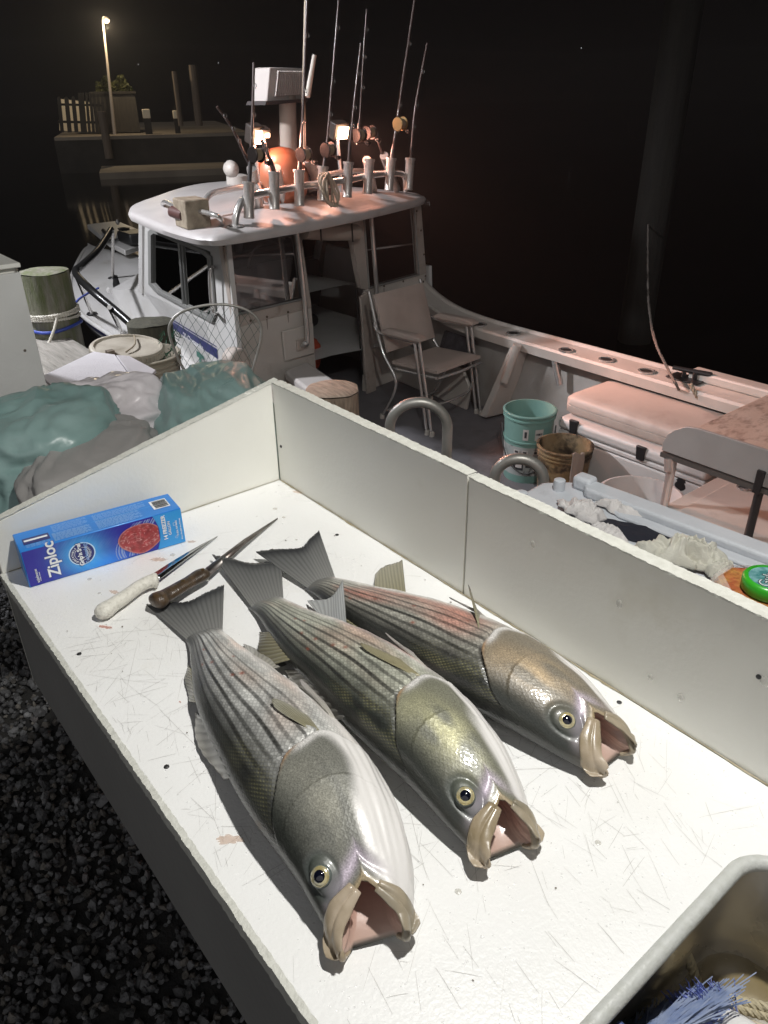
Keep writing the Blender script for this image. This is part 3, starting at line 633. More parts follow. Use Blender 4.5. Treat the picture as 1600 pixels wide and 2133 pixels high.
DK = (.06, .062, .062); GR = (.19, .195, .185); OL = (.26, .24, .15); PALE = (.45, .43, .38)
tone1 = dict(back=(.030, .032, .030), flank=(.44, .44, .42), pink=(1.0, .74, .62), pinkbias=.4, pinkamt=.6, gold=.55, cheek=(.15, .15, .13), goldc=(.34, .33, .27), goldhead=.6, whiteq=.60, shine=.55)
tone2 = dict(back=(.024, .028, .024), flank=(.38, .385, .32), pink=(1.1, .66, .60), pinkbias=.5, pinkamt=.6, gold=.85, cheek=(.165, .165, .125), goldc=(.50, .48, .27), goldhead=.85, whiteq=.66, shine=.75)
tone3 = dict(back=(.022, .024, .022), flank=(.34, .33, .285), pink=(1.25, .50, .42), pinkbias=1.0, pinkamt=.9, gold=.8, cheek=(.19, .165, .125), goldc=(.50, .37, .22), goldhead=.85, whiteq=.72, shine=.75)
fish_specs = [
    ('striped bass nearest the gravel side of the table, lying with its mouth gaping widest', [(.375, -.375), (.52, -.402), (.68, -.418), (.83, -.443), (.917, -.479)], 1, tone1, 1.0, -.10, 1.09, 1.06),
    ('middle striped bass of the three, with its raised tail fin over a knife blade', [(.365, -.262), (.50, -.268), (.66, -.266), (.81, -.281), (.930, -.310)], 2, tone2, .95, .0, 1.0, 1.0),
    ('striped bass beside the tall back fence, flushed pink on its flank', [(.375, -.165), (.50, -.157), (.66, -.134), (.81, -.122), (.926, -.120)], 3, tone3, -.4, -.06, 1.06, 1.02)]
FISH = []
for i, (lab, sp, seed, tn, gp, rl, dp, tk) in enumerate(fish_specs):
    r0 = thing('striped_bass', (sp[2][0], sp[2][1], 0), lab, 'fish', 'striped bass laid out on the cleaning table')
    fs_ = Fish(r0, sp, seed, tn, gp, rl, dp, tk); fs_.body(); FISH.append(fs_)
def tail(f, tipN, tipF, mid, z0=.018, z1=.012, zf=.02):
    a = f.loc(.03, .046, float(f.zc(np.array([.03]))[0])); b = f.loc(.03, -.046, float(f.zc(np.array([.03]))[0])); m = a.lerp(b, .5)
    tn_, tf_, md_ = PZ(*tipN, z1), PZ(*tipF, zf), PZ(*mid, (z1 + zf) / 2 + .004)
    f.fin('tail_fin', [a, m, b], [tn_, tn_.lerp(md_, .5) + (md_ - m) * .01, md_, md_.lerp(tf_, .5) + (md_ - m) * .01, tf_], (.20, .20, .19), (.085, .087, .087), rays=14, thick=.0014, wav=.0004, edge=(.022, .023, .025), nu=120)
f1, f2, f3 = FISH
tail(f1, (302, 1258), (467, 1216), (392, 1252), z1=.004, zf=.022)
tail(f2, (440, 1153), (586, 1168), (520, 1172), z1=.016, zf=.014)
tail(f3, (530, 1148), (664, 1104), (625, 1140), z1=.018, zf=.040)
def leaf_fin(f, name, base, tip, w0, w1, c0, c1, edge, lift=.010, rays=11):
    """narrow leaf-shaped fin lying back along the flank, given in (x, q)"""
    B = [f.at(base[0] + .006 * k, base[1] + w0 * k, -.003) for k in (-1, -.5, 0, .5, 1)]; dx = tip[0] - base[0]
    T = [f.at(base[0] + dx * r, base[1] + (tip[1] - base[1]) * r + w1 * k, lift * (1.15 - .4 * abs(k))) for k, r in ((-1, .50), (-.72, .84), (-.2, 1.0), (.25, .96), (.7, .72), (1, .40))]
    return f.fin(name, B, T, c0, c1, rays=rays, edge=edge, thick=.0008, wav=.0009)
for f, hs_, hd_ in ((f1, .30, .16), (f2, .5, 1.0), (f3, .4, .6)):
    f.fin('spiny_dorsal_fin', [f.at(x, .03, -.002) for x in (.58, .50, .42, .36)], [f.loc(x - .03, f.D(x) + hs_ * h, z) for x, h, z in ((.56, .02, .03), (.47, .045, .018), (.38, .035, .010), (.31, .01, .008))], GR, PALE, rays=9, wav=.002)
    f.fin('soft_dorsal_fin', [f.at(x, .03, -.002) for x in (.31, .26, .21, .17)], [f.loc(x - .04, f.D(x) + hd_ * h, z) for x, h, z in ((.285, .055, .012), (.235, .036, .008), (.19, .020, .008), (.155, .008, .008))], OL, (.12, .11, .08), rays=11, wav=.0015)
leaf_fin(f1, 'pectoral_fin', (.628, .600), (.490, .500), .020, .045, OL, (.24, .23, .18), (.26, .25, .20))
leaf_fin(f2, 'pectoral_fin', (.622, .590), (.455, .500), .020, .042, (.30, .27, .16), (.24, .22, .14), (.22, .20, .13))
f3.fin('pectoral_fin', [f3.at(.60, .52, -.004), f3.at(.592, .55, -.003), f3.at(.585, .58, -.003)], [PZ(975, 1216, .085), PZ(982, 1236, .075), PZ(992, 1262, .064), PZ(1012, 1292, .058)], OL, (.20, .18, .13), rays=10, edge=(.14, .12, .10))
for f in (f1, f2, f3): leaf_fin(f, 'pelvic_fin', (.575, .84), (.44, .76), .022, .035, PALE, (.30, .28, .26), (.28, .26, .25), lift=.016, rays=7)
f2.fin('anal_fin', [f2.at(.31, .86, -.004), f2.at(.26, .88, -.004), f2.at(.20, .90, -.003)], [PZ(715, 1208, .050), PZ(700, 1228, .044), PZ(680, 1248, .030), PZ(640, 1252, .006)], (.32, .33, .33), (.40, .41, .41), rays=11, wav=.0012)
f3.fin('anal_fin', [f3.at(.30, .93, -.004), f3.at(.25, .93, -.004), f3.at(.19, .93, -.003)], [PZ(838, 1166, .016), PZ(816, 1172, .012), PZ(797, 1183, .006), PZ(782, 1195, .004)], OL, (.34, .32, .24), rays=10, wav=.0012)
f1.fin('anal_fin', [f1.at(.30, .95, -.004), f1.at(.25, .95, -.004), f1.at(.19, .95, -.003)], [f1.loc(.24, -.150, .004), f1.loc(.19, -.135, .004), f1.loc(.13, -.105, .004), f1.loc(.10, -.080, .004)], (.40, .38, .34), (.32, .31, .28), rays=10, wav=.001)

# ================================================================== THINGS ON THE TABLE
def flat(poly, n, lift=.0003):   # helper: thin printed patch
    return [Vector(p) + Vector(n) * lift for p in poly]
def freezer_box():
    BL = Vector((.075, -.538, 0)); u = Vector((.115, .9934, 0)); w = Vector((-.9934, .115, 0)); z = Vector((0, 0, 1)); W_, H_, D_ = .2698, .070, .068
    t = thing('freezer_bag_box', tuple(BL), 'blue cardboard box of freezer bags standing by the end fence', 'box')
    card = M('box_blue_card', (.015, .20, .62), .36, coat=.2)
    MB().hexa([BL, BL + u * W_, BL + u * W_ + w * D_, BL + w * D_, BL + z * H_, BL + u * W_ + z * H_, BL + u * W_ + w * D_ + z * H_, BL + w * D_ + z * H_]).build('carton', card, t, bevel=.0015)
    n = -w
    def F(a, b, l=.0006): return BL + u * a + z * b + n * l
    def vc(mb, name, cols, rough=.34):
        o = mb.build(name, None, t, smooth=0); set_attr(o.data, 'tint', np.array(cols))
        if 'box_print' not in MATS:
            m = M('box_print', (1, 1, 1), rough, coat=.25); nt = m.node_tree; at = _n(nt, 'ShaderNodeAttribute', attribute_name='tint'); nt.links.new(at.outputs['Color'], nt.nodes['Principled BSDF'].inputs['Base Color'])
        o.data.materials.append(MATS['box_print']); return o
    # printed front: deep blue with a bright burst round the badge
    nx, ny = 90, 30; rows = []; C = []
    for j in range(ny):
        r = []
        for i in range(nx):
            b = .0015 + .067 * j / (ny - 1); a = .002 + (.216 + .010 * math.sin(PI * (b / .07 * .9 + .05)) - .002) * i / (nx - 1); r.append(F(a, b))
            d = math.hypot((a - .092), (b - .036)); k = math.exp(-(d / .036) ** 2); d2 = math.exp(-(math.hypot((a - .13) / 2.2, b - .006) / .018) ** 2)
            dots = .07 * max(0, math.sin(a * 2 * PI / .0042) * math.sin(b * 2 * PI / .0042)) * math.exp(-(d / .05) ** 2)
            c = np.array([.020, .014, .30]) * (1 - k) + np.array([.05, .42, .85]) * k + np.array([.0, .16, .40]) * d2 + dots; C.append(c)
        rows.append(r)
    vc(MB().grid(rows), 'front_print', C)
    def disc(a, b, r, l, n_=40, ry=None): return [F(a + r * math.cos(k), b + (ry or r) * math.sin(k), l) for k in np.linspace(0, 2 * PI, n_, endpoint=False)]
    white = M('print_white', (.80, .82, .84), .4); navy = M('print_navy', (.02, .025, .16), .35, coat=.2); pale = M('print_pale', (.28, .45, .80), .4); lightb = M('print_light_blue', (.03, .30, .70), .35, coat=.2)
    MB().add(disc(.092, .036, .0218, .0010), [tuple(range(40))]).build('badge', M('badge_glow', (.55, .75, .92), .4), t, smooth=0)
    bd = MB().add(disc(.092, .036, .0198, .0013), [tuple(range(40))]).build('badge', navy, t, smooth=0)
    MB().grid([disc(.092, .036, .0120, .0015), disc(.092, .036, .0126, .0015)], close=True).build('ring', white, bd, smooth=0)
    def arc(s, r, a0, a1, size):
        for i, ch in enumerate(s):
            k = a0 + (a1 - a0) * i / (len(s) - 1); rd = z * math.sin(k) + u * math.cos(k)   # radial
            td = Vector(z * math.cos(k) - u * math.sin(k)) * (1 if a1 > a0 else -1); up = Vector(rd) * (1 if (a1 < a0) else -1)
            text(ch, size, white, bd, F(.092, .036, .0016) + rd * r, td if a1 > a0 else td, up if a1 < a0 else up, align='CENTER')
    arc('UNBEATABLE', .0146, PI + .95, PI - .95, .0046)
    arc('PROTECTION', .0150, -.95, .95, .0042); arc('FREEZER', .0105, -.6, .6, .0034)
    text("Grip'n Seal", .0098, navy, t, F(.0915, .036, .0016), z, -u, align='CENTER', bold=.0012, ext=.0001)
    text("Grip'n Seal", .0098, white, t, F(.0915, .036, .0018), z, -u, align='CENTER', bold=.00035)
    text('Technology', .0088, pale, t, F(.1010, .036, .0017), z, -u, align='CENTER')
    text('Ziploc', .0265, M('print_shadow_blue', (.02, .03, .22), .4), t, F(.0525, .0095, .0009), z, -u, bold=.0006, ext=.0001, condense=.98)
    text('Ziploc', .0265, white, t, F(.0518, .0090, .0012), z, -u, bold=.0005, condense=.98)
    text('scjohnson', .0066, white, t, F(.0175, .006, .0010), z, -u); text('A family company', .0024, white, t, F(.0205, .008, .0010), z, -u)
    # plastic bag and steak
    for k in range(9):
        a0 = .148 + .0045 * k; p = [F(a0 + .010 * math.sin(PI * q) * (-1 if k < 4 else .3) + .038 * q ** 1.5, .004 + .062 * q, .0008 + .00006 * k) for q in np.linspace(0, 1, 12)]
        wd = .0014 + .0010 * (k % 3); MB().grid([p, [q + u * wd for q in p]]).build('bag_print', M('print_bag', (.42, .55, .88), .4, alpha=.55), t, smooth=0)
    rows = []; C = []; r_ = np.random.RandomState(2)
    for j in range(26):
        r = []
        for i in range(64):
            k = 2 * PI * i / 64; q = j / 25; rx = .036 * (1 + .10 * math.cos(k * 2 + .6)); ry = .029 * (1 + .06 * math.sin(k * 3))
            a = .192 + rx * q * math.cos(k); b = .034 + ry * q * math.sin(k); a = min(a, .2245); r.append(F(a, b, .0016))
            p = Vector((a * 130, b * 130, 3)); v = abs(mnoise.noise(p)); v2 = abs(mnoise.noise(p * 2.3 + Vector((5, 1, 2)))); fat = max(0, 1 - v / .07) * .9 + max(0, 1 - v2 / .05) * .5
            fat = min(1, fat * (.75 if mnoise.noise(p * .4) > -.1 else .15)); e = sstep(.90, 1, q)
            c = np.array([.40, .045, .05]) * (.8 + .4 * mnoise.noise(p * 1.2)); c = c * (1 - fat) + np.array([.72, .42, .40]) * fat; C.append(c * (1 - e * .6) + np.array([.60, .30, .30]) * e * .6)
        rows.append(r)
    vc(MB().grid(rows, close=True), 'steak_print', np.clip(C, 0, 1))
    # right-hand light panel
    MB().add([F(.2225 + .010 * math.sin(PI * (b / .07 * .9 + .05)) - .006, b, .0017) for b in np.linspace(.0012, .0688, 14)] + [F(.2692, b, .0017) for b in np.linspace(.0688, .0012, 4)], [tuple(range(18))]).build('side_panel_print', lightb, t, smooth=0)
    text('14 FREEZER', .0098, white, t, F(.2385, .016, .0022), z, -u, bold=.0002); text('GALLON', .0070, white, t, F(.2460, .024, .0022), z, -u)
    text('14 SEAL TOP BAGS', .0042, white, t, F(.2585, .018, .0022), z, -u, condense=.9); text('10 in x 10 in (26.8 cm x 27.3 cm)', .0036, white, t, F(.2650, .008, .0022), z, -u, condense=.9)
    MB().grid([disc(.2545, .016, .0020, .0022, 20), disc(.2545, .016, .0024, .0022, 20)], close=True).build('symbol_print', white, t, smooth=0)
    MB().grid([[F(.2515, .040, .0022), F(.2575, .040, .0022), F(.2575, .046, .0022), F(.2515, .046, .0022), F(.2515, .040, .0022)], [F(.2520, .0405, .0022), F(.2570, .0405, .0022), F(.2570, .0455, .0022), F(.2520, .0455, .0022), F(.2520, .0405, .0022)]]).build('symbol_print', white, t, smooth=0)
    # top face: notices in fine print, barcode
    def T(a, b, l=.0006): return BL + u * a + w * b + z * (H_ + l)
    rr = np.random.RandomState(4); b_ = MB()
    def lines(a0, a1, b0, b1, n_):
        for k in range(n_):
            bb = b0 + (b1 - b0) * k / max(1, n_ - 1); a = a0
            while a < a1 - .003:
                l = rr.uniform(.003, .009); e = min(a + l, a1 * (1 if k % 4 else .93)); 
                if e > a: b_.add([T(a, bb, .0009), T(e, bb, .0009), T(e, bb + .0009, .0009), T(a, bb + .0009, .0009)], [(0, 1, 2, 3)])
                a += l + .0012
    lines(.056, .118, .004, .030, 12); lines(.060, .118, .036, .058, 7); lines(.128, .205, .004, .032, 11); lines(.128, .222, .038, .056, 6); lines(.012, .05, .006, .014, 3)
    fp = b_.build('fine_print', M('print_fine', (.35, .58, .85), .4), t, smooth=0); tag(fp, kind='stuff')
    MB().add([T(.010, .018), T(.052, .018), T(.052, .040), T(.010, .040)], [(0, 1, 2, 3)]).build('notice_print', navy, t, smooth=0)
    MB().add([T(.012, .027, .0010), T(.049, .027, .0010), T(.049, .033, .0010), T(.012, .033, .0010)], [(0, 1, 2, 3)]).build('notice_print', white, t, smooth=0)
    MB().add([T(.122, .034), T(.266, .034), T(.266, .0355), T(.122, .0355)], [(0, 1, 2, 3)]).build('notice_print', lightb, t, smooth=0)
    bc = MB().add([T(.228, .018), T(.258, .018), T(.258, .052), T(.228, .052)], [(0, 1, 2, 3)]).build('barcode', white, t, smooth=0)
    q = MB(); bb = .021
    while bb < .049:
        ww = rr.choice([.0005, .0009, .0014]); q.add([T(.232, bb, .0011), T(.256, bb, .0011), T(.256, bb + ww, .0011), T(.232, bb + ww, .0011)], [(0, 1, 2, 3)]); bb += ww + rr.choice([.0006, .001])
    q.build('bars', M('print_black', (.03, .03, .035), .5), bc, smooth=0)
freezer_box()
def fillet_knife():
    p = [PZ(203, 1283, .0125), PZ(225, 1267, .0125), PZ(258, 1245, .0130), PZ(290, 1222, .0130), PZ(314, 1211, .0135), PZ(330, 1209, .0120)]
    t = thing('fillet_knife', tuple(p[2] - Vector((0, 0, .013))), 'slim fillet knife with a speckled white plastic handle beside the blue box', 'knife')
    hm = M('white_handle', (.66, .64, .57), .5, col2=(.48, .46, .40), scale=150, mix=(.5, .75), bump=.25, bscale=260)
    path = smoothpath(p, 7); k = np.linspace(0, 1, len(path)); f = crv([0, .03, .08, .3, .55, .8, .93, 1], [.003, .0085, .0125, .0128, .0115, .0125, .0135, .007])
    MB().tube(path, [float(f(x)) for x in k], 18, flat=(1.0, .86)).build('handle', hm, t, smooth=80)
    sp = smoothpath([PZ(316, 1197, .0105), PZ(380, 1157, .0085), PZ(428, 1130, .006), PZ(453, 1117, .003)], 6); be = smoothpath([PZ(331, 1208, .0095), PZ(388, 1166, .0065), PZ(432, 1134, .0035), PZ(453, 1117.5, .0022)], 6)
    MB().grid([sp, be]).build('blade', M('knife_blade', (.62, .63, .64), .16, 1.0, bump=.03, bscale=60, rvar=.06), t, solid=.0014)
def worn_knife():
    a, b_ = PZ(320, 1256, .023), PZ(430, 1192, .017)
    t = thing('boning_knife', tuple((a + b_) / 2 - Vector((0, 0, .018))), 'old knife with a dark brown wooden handle resting across a tail fin', 'knife')
    hm = M('brown_wood_handle', (.030, .018, .010), .34, col2=(.075, .045, .022), scale=26, stretch=(1, 3, 1), bump=.25, bscale=150, coat=.25, dirt=(.02, .014, .010), dscale=30)
    path = smoothpath([a, a.lerp(b_, .2), a.lerp(b_, .5) + Vector((.001, 0, .001)), a.lerp(b_, .8), b_], 8); k = np.linspace(0, 1, len(path)); f = crv([0, .05, .3, .6, .9, 1], [.010, .0150, .0140, .0128, .0138, .0100])
    MB().tube(path, [float(f(x)) for x in k], 16, flat=(1, .68)).build('handle', hm, t, smooth=70)
    for q in (.12, .55, .93):
        c = a.lerp(b_, q); MB().lathe([(.0035, .0078), (.0035, .0100), (.001, .0106)], c, 12).build('rivet', M('brass_rivet', (.25, .17, .08), .4, 1.0), t)
    s0, s1 = PZ(428, 1184, .018), PZ(578, 1079, .003); e0, e1 = PZ(440, 1197, .015), PZ(579, 1081, .002)
    MB().grid([[s0, s0.lerp(s1, .5) + Vector((0, 0, .004)), s1], [e0, e0.lerp(e1, .5) + Vector((0, 0, .004)), e1]]).build('blade', M('stained_blade', (.17, .145, .13), .32, .9, col2=(.30, .28, .26), scale=30, dirt=(.07, .035, .025), dscale=22), t, solid=.0016)
fillet_knife(); worn_knife()
def rope(path, r, strands=3, turn=.022, n=6, mb=None):
    mb = mb or MB(); P = [Vector(p) for p in path]; L = 0
    for s_ in range(strands):
        q = []; L = 0; prev = None
        for i, p in enumerate(P):
            t = (P[min(i + 1, len(P) - 1)] - P[max(i - 1, 0)]).normalized()
            a = t.cross(Vector((0, 0, 1))) if prev is None else prev - t * prev.dot(t)
            if a.length < .01: a = t.cross(Vector((1, 0, 0)))
            a.normalize(); prev = a; b = t.cross(a)
            if i: L += (P[i] - P[i - 1]).length
            w = L / turn * 2 * PI + 2 * PI * s_ / strands; q.append(p + (a * math.cos(w) + b * math.sin(w)) * r * .52)
        mb.tube(q, r * .56, n)
    return mb
m_rope = M('tan_rope', (.50, .44, .30), .8, bump=.3, bscale=300)
m_whiterope = M('white_rope', (.62, .59, .52), .8, bump=.3, bscale=300)
# things in the sink
rp = smoothpath([PZ(1425, 1975, -.13), PZ(1440, 2010, -.15), PZ(1452, 2050, -.160), PZ(1446, 2080, -.162), PZ(1420, 2110, -.162)], 24)
rb = rope(rp, .0055); rp2 = smoothpath([PZ(1455, 2085, -.160), PZ(1500, 2078, -.158), PZ(1560, 2090, -.156), PZ(1640, 2110, -.15)], 24); rope(rp2, .0055, mb=rb)
rp3 = smoothpath([PZ(1450, 2098, -.160), PZ(1500, 2094, -.160), PZ(1570, 2108, -.160), PZ(1640, 2132, -.155)], 24); rope(rp3, .0055, mb=rb)
tag(rb.build('rope', m_rope, org=tuple(PZ(1500, 2080, -.19))), 'tan twisted rope lying in the dirty water of the sink', 'rope')
def scrub_brush(name, label, base, dirs, n, ln, mat, seed, block, bm_):
    t = thing(name, tuple(base), label, 'brush'); r = np.random.RandomState(seed); b = MB(); A, Bv, N = dirs
    for i in range(n):
        o = Vector(base) + A * r.uniform(-1, 1) + Bv * r.uniform(-1, 1); d = (N + A * r.normal() * .9 + Bv * r.normal() * .9).normalized() if A.length > 0 else N
        d = (N.normalized() + A.normalized() * r.normal() * .22 + Bv.normalized() * r.normal() * .22).normalized(); l = ln * r.uniform(.85, 1.1); c = o + d * l * .5 + Vector(r.normal(size=3)) * .002; e = o + d * l + Vector(r.normal(size=3)) * .004
        b.tube([o, c, e], [.0011, .0010, .0006], 3, caps=False)
    tag(b.build('bristles', mat, t, smooth=0), kind='stuff'); block.build('brush_block', bm_, t, bevel=.003); return t
bb0 = PZ(1318, 2178, -.06); N0 = (PZ(1418, 2092, -.12) - bb0)
scrub_brush('scrub_brush', 'large scrub brush with splayed blue bristles just inside the sink rim', bb0, (Vector((.006, .030, 0)), Vector((.010, 0, .014)), N0), 700, N0.length * 1.05, M('blue_bristle', (.16, .22, .40), .45, col2=(.33, .38, .50), scale=40), 1, MB().box(bb0 - N0.normalized() * .045, (.03, .06, .03)), M('brush_block', (.05, .08, .2), .5))
b1 = PZ(1490, 2128, -.115); N1 = (PZ(1430, 2108, -.12) - b1)
tt = scrub_brush('dish_brush', 'small white handled brush with bright blue bristles in the sink', b1, (Vector((.004, .016, 0)), Vector((.012, .003, .010)), N1 + Vector((0, 0, .03))), 260, .034, M('bright_bristle', (.10, .16, .62), .4, col2=(.4, .45, .75), scale=60), 2, MB().tube(smoothpath([b1, PZ(1520, 2135, -.10), PZ(1600, 2190, -.08), PZ(1680, 2260, -.07)], 6), [.012] * 4 + [.016] * 6 + [.014] * 9, 14, flat=(1, .7)), M('white_brush_handle', (.75, .74, .72), .4))

# ================================================================== DOCK SIDE
def crumple(name, c, rx, ry, h, rot, mat, label, cat, seed, group=None, n=46, drop=0.0, rough=.75, edge=.35, fr=48):
    """crumpled cloth heap: irregular outline, ridged folds, edges down on the surface"""
    r = np.random.RandomState(seed); c = Vector(c); ph = r.uniform(0, 6.28, 6); rows = []; off = Vector((seed * 3.1, seed * 1.7, 0))
    for j in range(n):
        q = j / (n - 1); row = []
        for i in range(96):
            k = 2 * PI * i / 96; rad = 1 + edge * (.5 * math.sin(2 * k + ph[0]) + .3 * math.sin(3 * k + ph[1]) + .25 * math.sin(5 * k + ph[2]) + .12 * math.sin(9 * k + ph[3]))
            x, y = rx * q * rad * math.cos(k), ry * q * rad * math.sin(k); X = c.x + x * math.cos(rot) - y * math.sin(rot); Y = c.y + x * math.sin(rot) + y * math.cos(rot)
            p = Vector((X, Y, 0)) * fr + off; rd = mnoise.ridged_multi_fractal(p * .55 + Vector((mnoise.noise(p * .5), mnoise.noise(p * .5 + Vector((9, 1, 1))), 0)) * .8, 1.0, 2.1, 4, 1.0, 2.0)
            z = h * (1 - q ** 2.2) ** .7 * (.22 + .50 * rd * rough) + h * .16 * rd * rough
            sh = mnoise.noise(p * 1.1 + Vector((4, 4, 4))) * .15 * rx
            row.append((X + sh * q, Y + sh * q * .6, c.z + max(z, .0015) + .001))
        rows.append(row)
    o = MB().grid(rows, close=True).build(name, mat, org=tuple(c), smooth=180, solid=.0012); tag(o, label, cat, group); return o
# insulated fish tote with its ribbed lid
m_tote = M('tote_plastic', (.56, .585, .62), .5, col2=(.48, .505, .54), scale=7, bump=.15, bscale=140, dirt=(.25, .26, .26), dscale=6, dmix=(.6, .85), rvar=.12)
TZ = -.12
tl, tr_ = PZ(1247, 982, TZ + .05), PZ(1600, 1106, TZ + .05); e_f = (tr_ - tl).normalized(); e_f.z = 0; e_n = Vector((-e_f.y, e_f.x, 0)); e_b = -e_n
t0 = tl - e_f * .02
tote = thing('fish_tote', (t0.x, t0.y, -.92), 'pale blue grey plastic fish tote with a raised lip, rags on its lid', 'tote')
def Q(a, b, z): return Vector((t0.x, t0.y, 0)) + e_f * a + e_b * b + Vector((0, 0, z))
ax_t = (e_f, e_b, Vector((0, 0, 1)))
MB().prism([Q(.02, .02, -.90), Q(1.28, .02, -.90), Q(1.28, .66, -.90), Q(.02, .66, -.90)], (0, 0, .72)).build('tote_body', m_tote, tote, bevel=.02)
LW = .58
MB().prism([Q(-.05, -.005, TZ - .06), Q(1.30, -.005, TZ - .06), Q(1.30, .68, TZ - .06), Q(-.10, .68, TZ - .06), Q(-.10, .05, TZ - .06)], (0, 0, .06)).build('lid', m_tote, tote, bevel=.012, seg=3)
b = MB()
b.prism([Q(-.02, -.002, TZ - .001), Q(.02, .052, TZ - .001), Q(.085, .062, TZ - .001), Q(.10, .078, TZ - .001)][:2] + [Q(1.29, .052, TZ - .001), Q(1.29, -.002, TZ - .001)], (0, 0, .026))
b.build('lip', m_tote, tote, bevel=.007, seg=3)
b = MB(); b.prism([Q(.07, .053, TZ - .001), Q(.13, .085, TZ - .001), Q(1.29, .085, TZ - .001), Q(1.29, .053, TZ - .001)], (0, 0, .010)); b.build('rib', m_tote, tote, bevel=.008, seg=3)
b = MB(); lugp = PZ(1218, 985, TZ + .04)
for zc_, s in ((0, 1),):
    c = Vector((lugp.x + .004, lugp.y, TZ + .016)); b.box(c, (.050, .040, .036), ax_t)
b.build('lug', m_tote, tote, bevel=.010, seg=3)
MB().lathe([(.014, .0), (.014, .004), (.011, .005)], PZ(1225, 1002, TZ + .001), 12).build('drain_hole', m_dark, tote)
for px, py in ((1164, 1020), (1085, 1046)):
    MB().lathe([(.014, -.002), (.014, .022), (.0135, .026), (.010, .028)], PZ(px, py, TZ), 20).build('stud', m_tote, tote, smooth=50)
m_rag = M('white_rag', (.62, .60, .59), .9, col2=(.50, .48, .47), scale=24, bump=.3, bscale=420)
m_rag2 = M('cream_rag', (.58, .57, .50), .9, col2=(.46, .45, .38), scale=20, bump=.3, bscale=420)
m_navyc = M('navy_cloth', (.012, .013, .022), .95, bump=.4, bscale=500)
def mid(px, py): return PZ(px, py, TZ)
crumple('dark_cloth', mid(1312, 1108), .075, .040, .020, .35, m_navyc, 'dark navy cloth spread flat on the tote lid between white rags', 'cloth', 5, rough=.3, edge=.18, fr=30)
crumple('rag', mid(1212, 1072), .052, .040, .042, .2, m_rag, 'crumpled white rag nearest the tote corner stud', 'rag', 1, 'rags on the tote lid')
crumple('rag', mid(1285, 1066), .050, .018, .026, .25, m_rag, 'thin white rag draped along the upper edge of the dark cloth', 'rag', 2, 'rags on the tote lid')
crumple('rag', mid(1268, 1122), .050, .020, .030, .1, m_rag, 'white rag bunched below the dark cloth by the table fence', 'rag', 3, 'rags on the tote lid')
crumple('rag', mid(1425, 1172), .082, .042, .052, .25, m_rag2, 'largest cream rag, heaped between the dark cloth and the bait jar', 'rag', 9, 'rags on the tote lid', fr=46, rough=.9)
crumple('rag', mid(1500, 1205), .030, .030, .040, .9, m_rag2, 'small twisted cream rag touching the bait jar', 'rag', 8, 'rags on the tote lid', fr=55, rough=.75)
# bait jar with a green lid
def bait_jar():
    c = PZ(1606, 1203, .005); c.z = TZ
    t = thing('bait_jar', tuple(c), 'clear jar of orange bait with a bright green screw lid', 'jar')
    def octo(r, z, k=.30): return [Vector((c.x + x * r, c.y + y * r, c.z + z)) for x, y in ((1, k), (k, 1), (-k, 1), (-1, k), (-1, -k), (-k, -1), (k, -1), (1, -k))]
    X = .088
    MB().grid([octo(X * .92, .0015), octo(X, .010), octo(X, .085), octo(X * .93, .100), octo(X * .78, .106)], close=True).build('jar_wall', M('clear_plastic', (.85, .80, .74), .08, trans=.0, alpha=.30, coat=.6), t, smooth=30)
    b = MB(); b.grid([octo(X * .88, .002), octo(X * .93, .012), octo(X * .93, .082), octo(X * .86, .098)], close=True); k = len(b.v); b.f.append(tuple(range(k - 8, k)))
    b.build('bait', M('orange_bait', (.42, .12, .05), .3, col2=(.55, .30, .08), scale=45, bump=.8, bscale=60, dirt=(.25, .06, .04), dscale=50, coat=.6), t)
    lid = MB().lathe([(.040, .100), (.043, .103), (.043, .120), (.040, .1245), (.0355, .1255), (.0345, .1235), (.001, .1230)], c, 48).build('lid', M('green_lid', (.035, .38, .02), .35, coat=.2), t, smooth=50)
    MB().lathe([(.034, .1236), (.0335, .1240), (.001, .1240)], c, 40).build('lid_label', M('teal_label', (.05, .20, .20), .35, col2=(.22, .42, .44), scale=70, detail=6, mix=(.4, .62)), lid)
    text('Gulp', .026, M('label_dark', (.03, .04, .05), .4), lid, c + Vector((.012, -.030, .1243)), Vector((-.25, 1, 0)), Vector((-1, -.25, 0)), bold=.0012, ext=.0001)
    text('Gulp', .026, M('label_white', (.62, .70, .70), .4), lid, c + Vector((.012, -.030, .1247)), Vector((-.25, 1, 0)), Vector((-1, -.25, 0)), bold=-.0002, ext=.0001)
bait_jar()
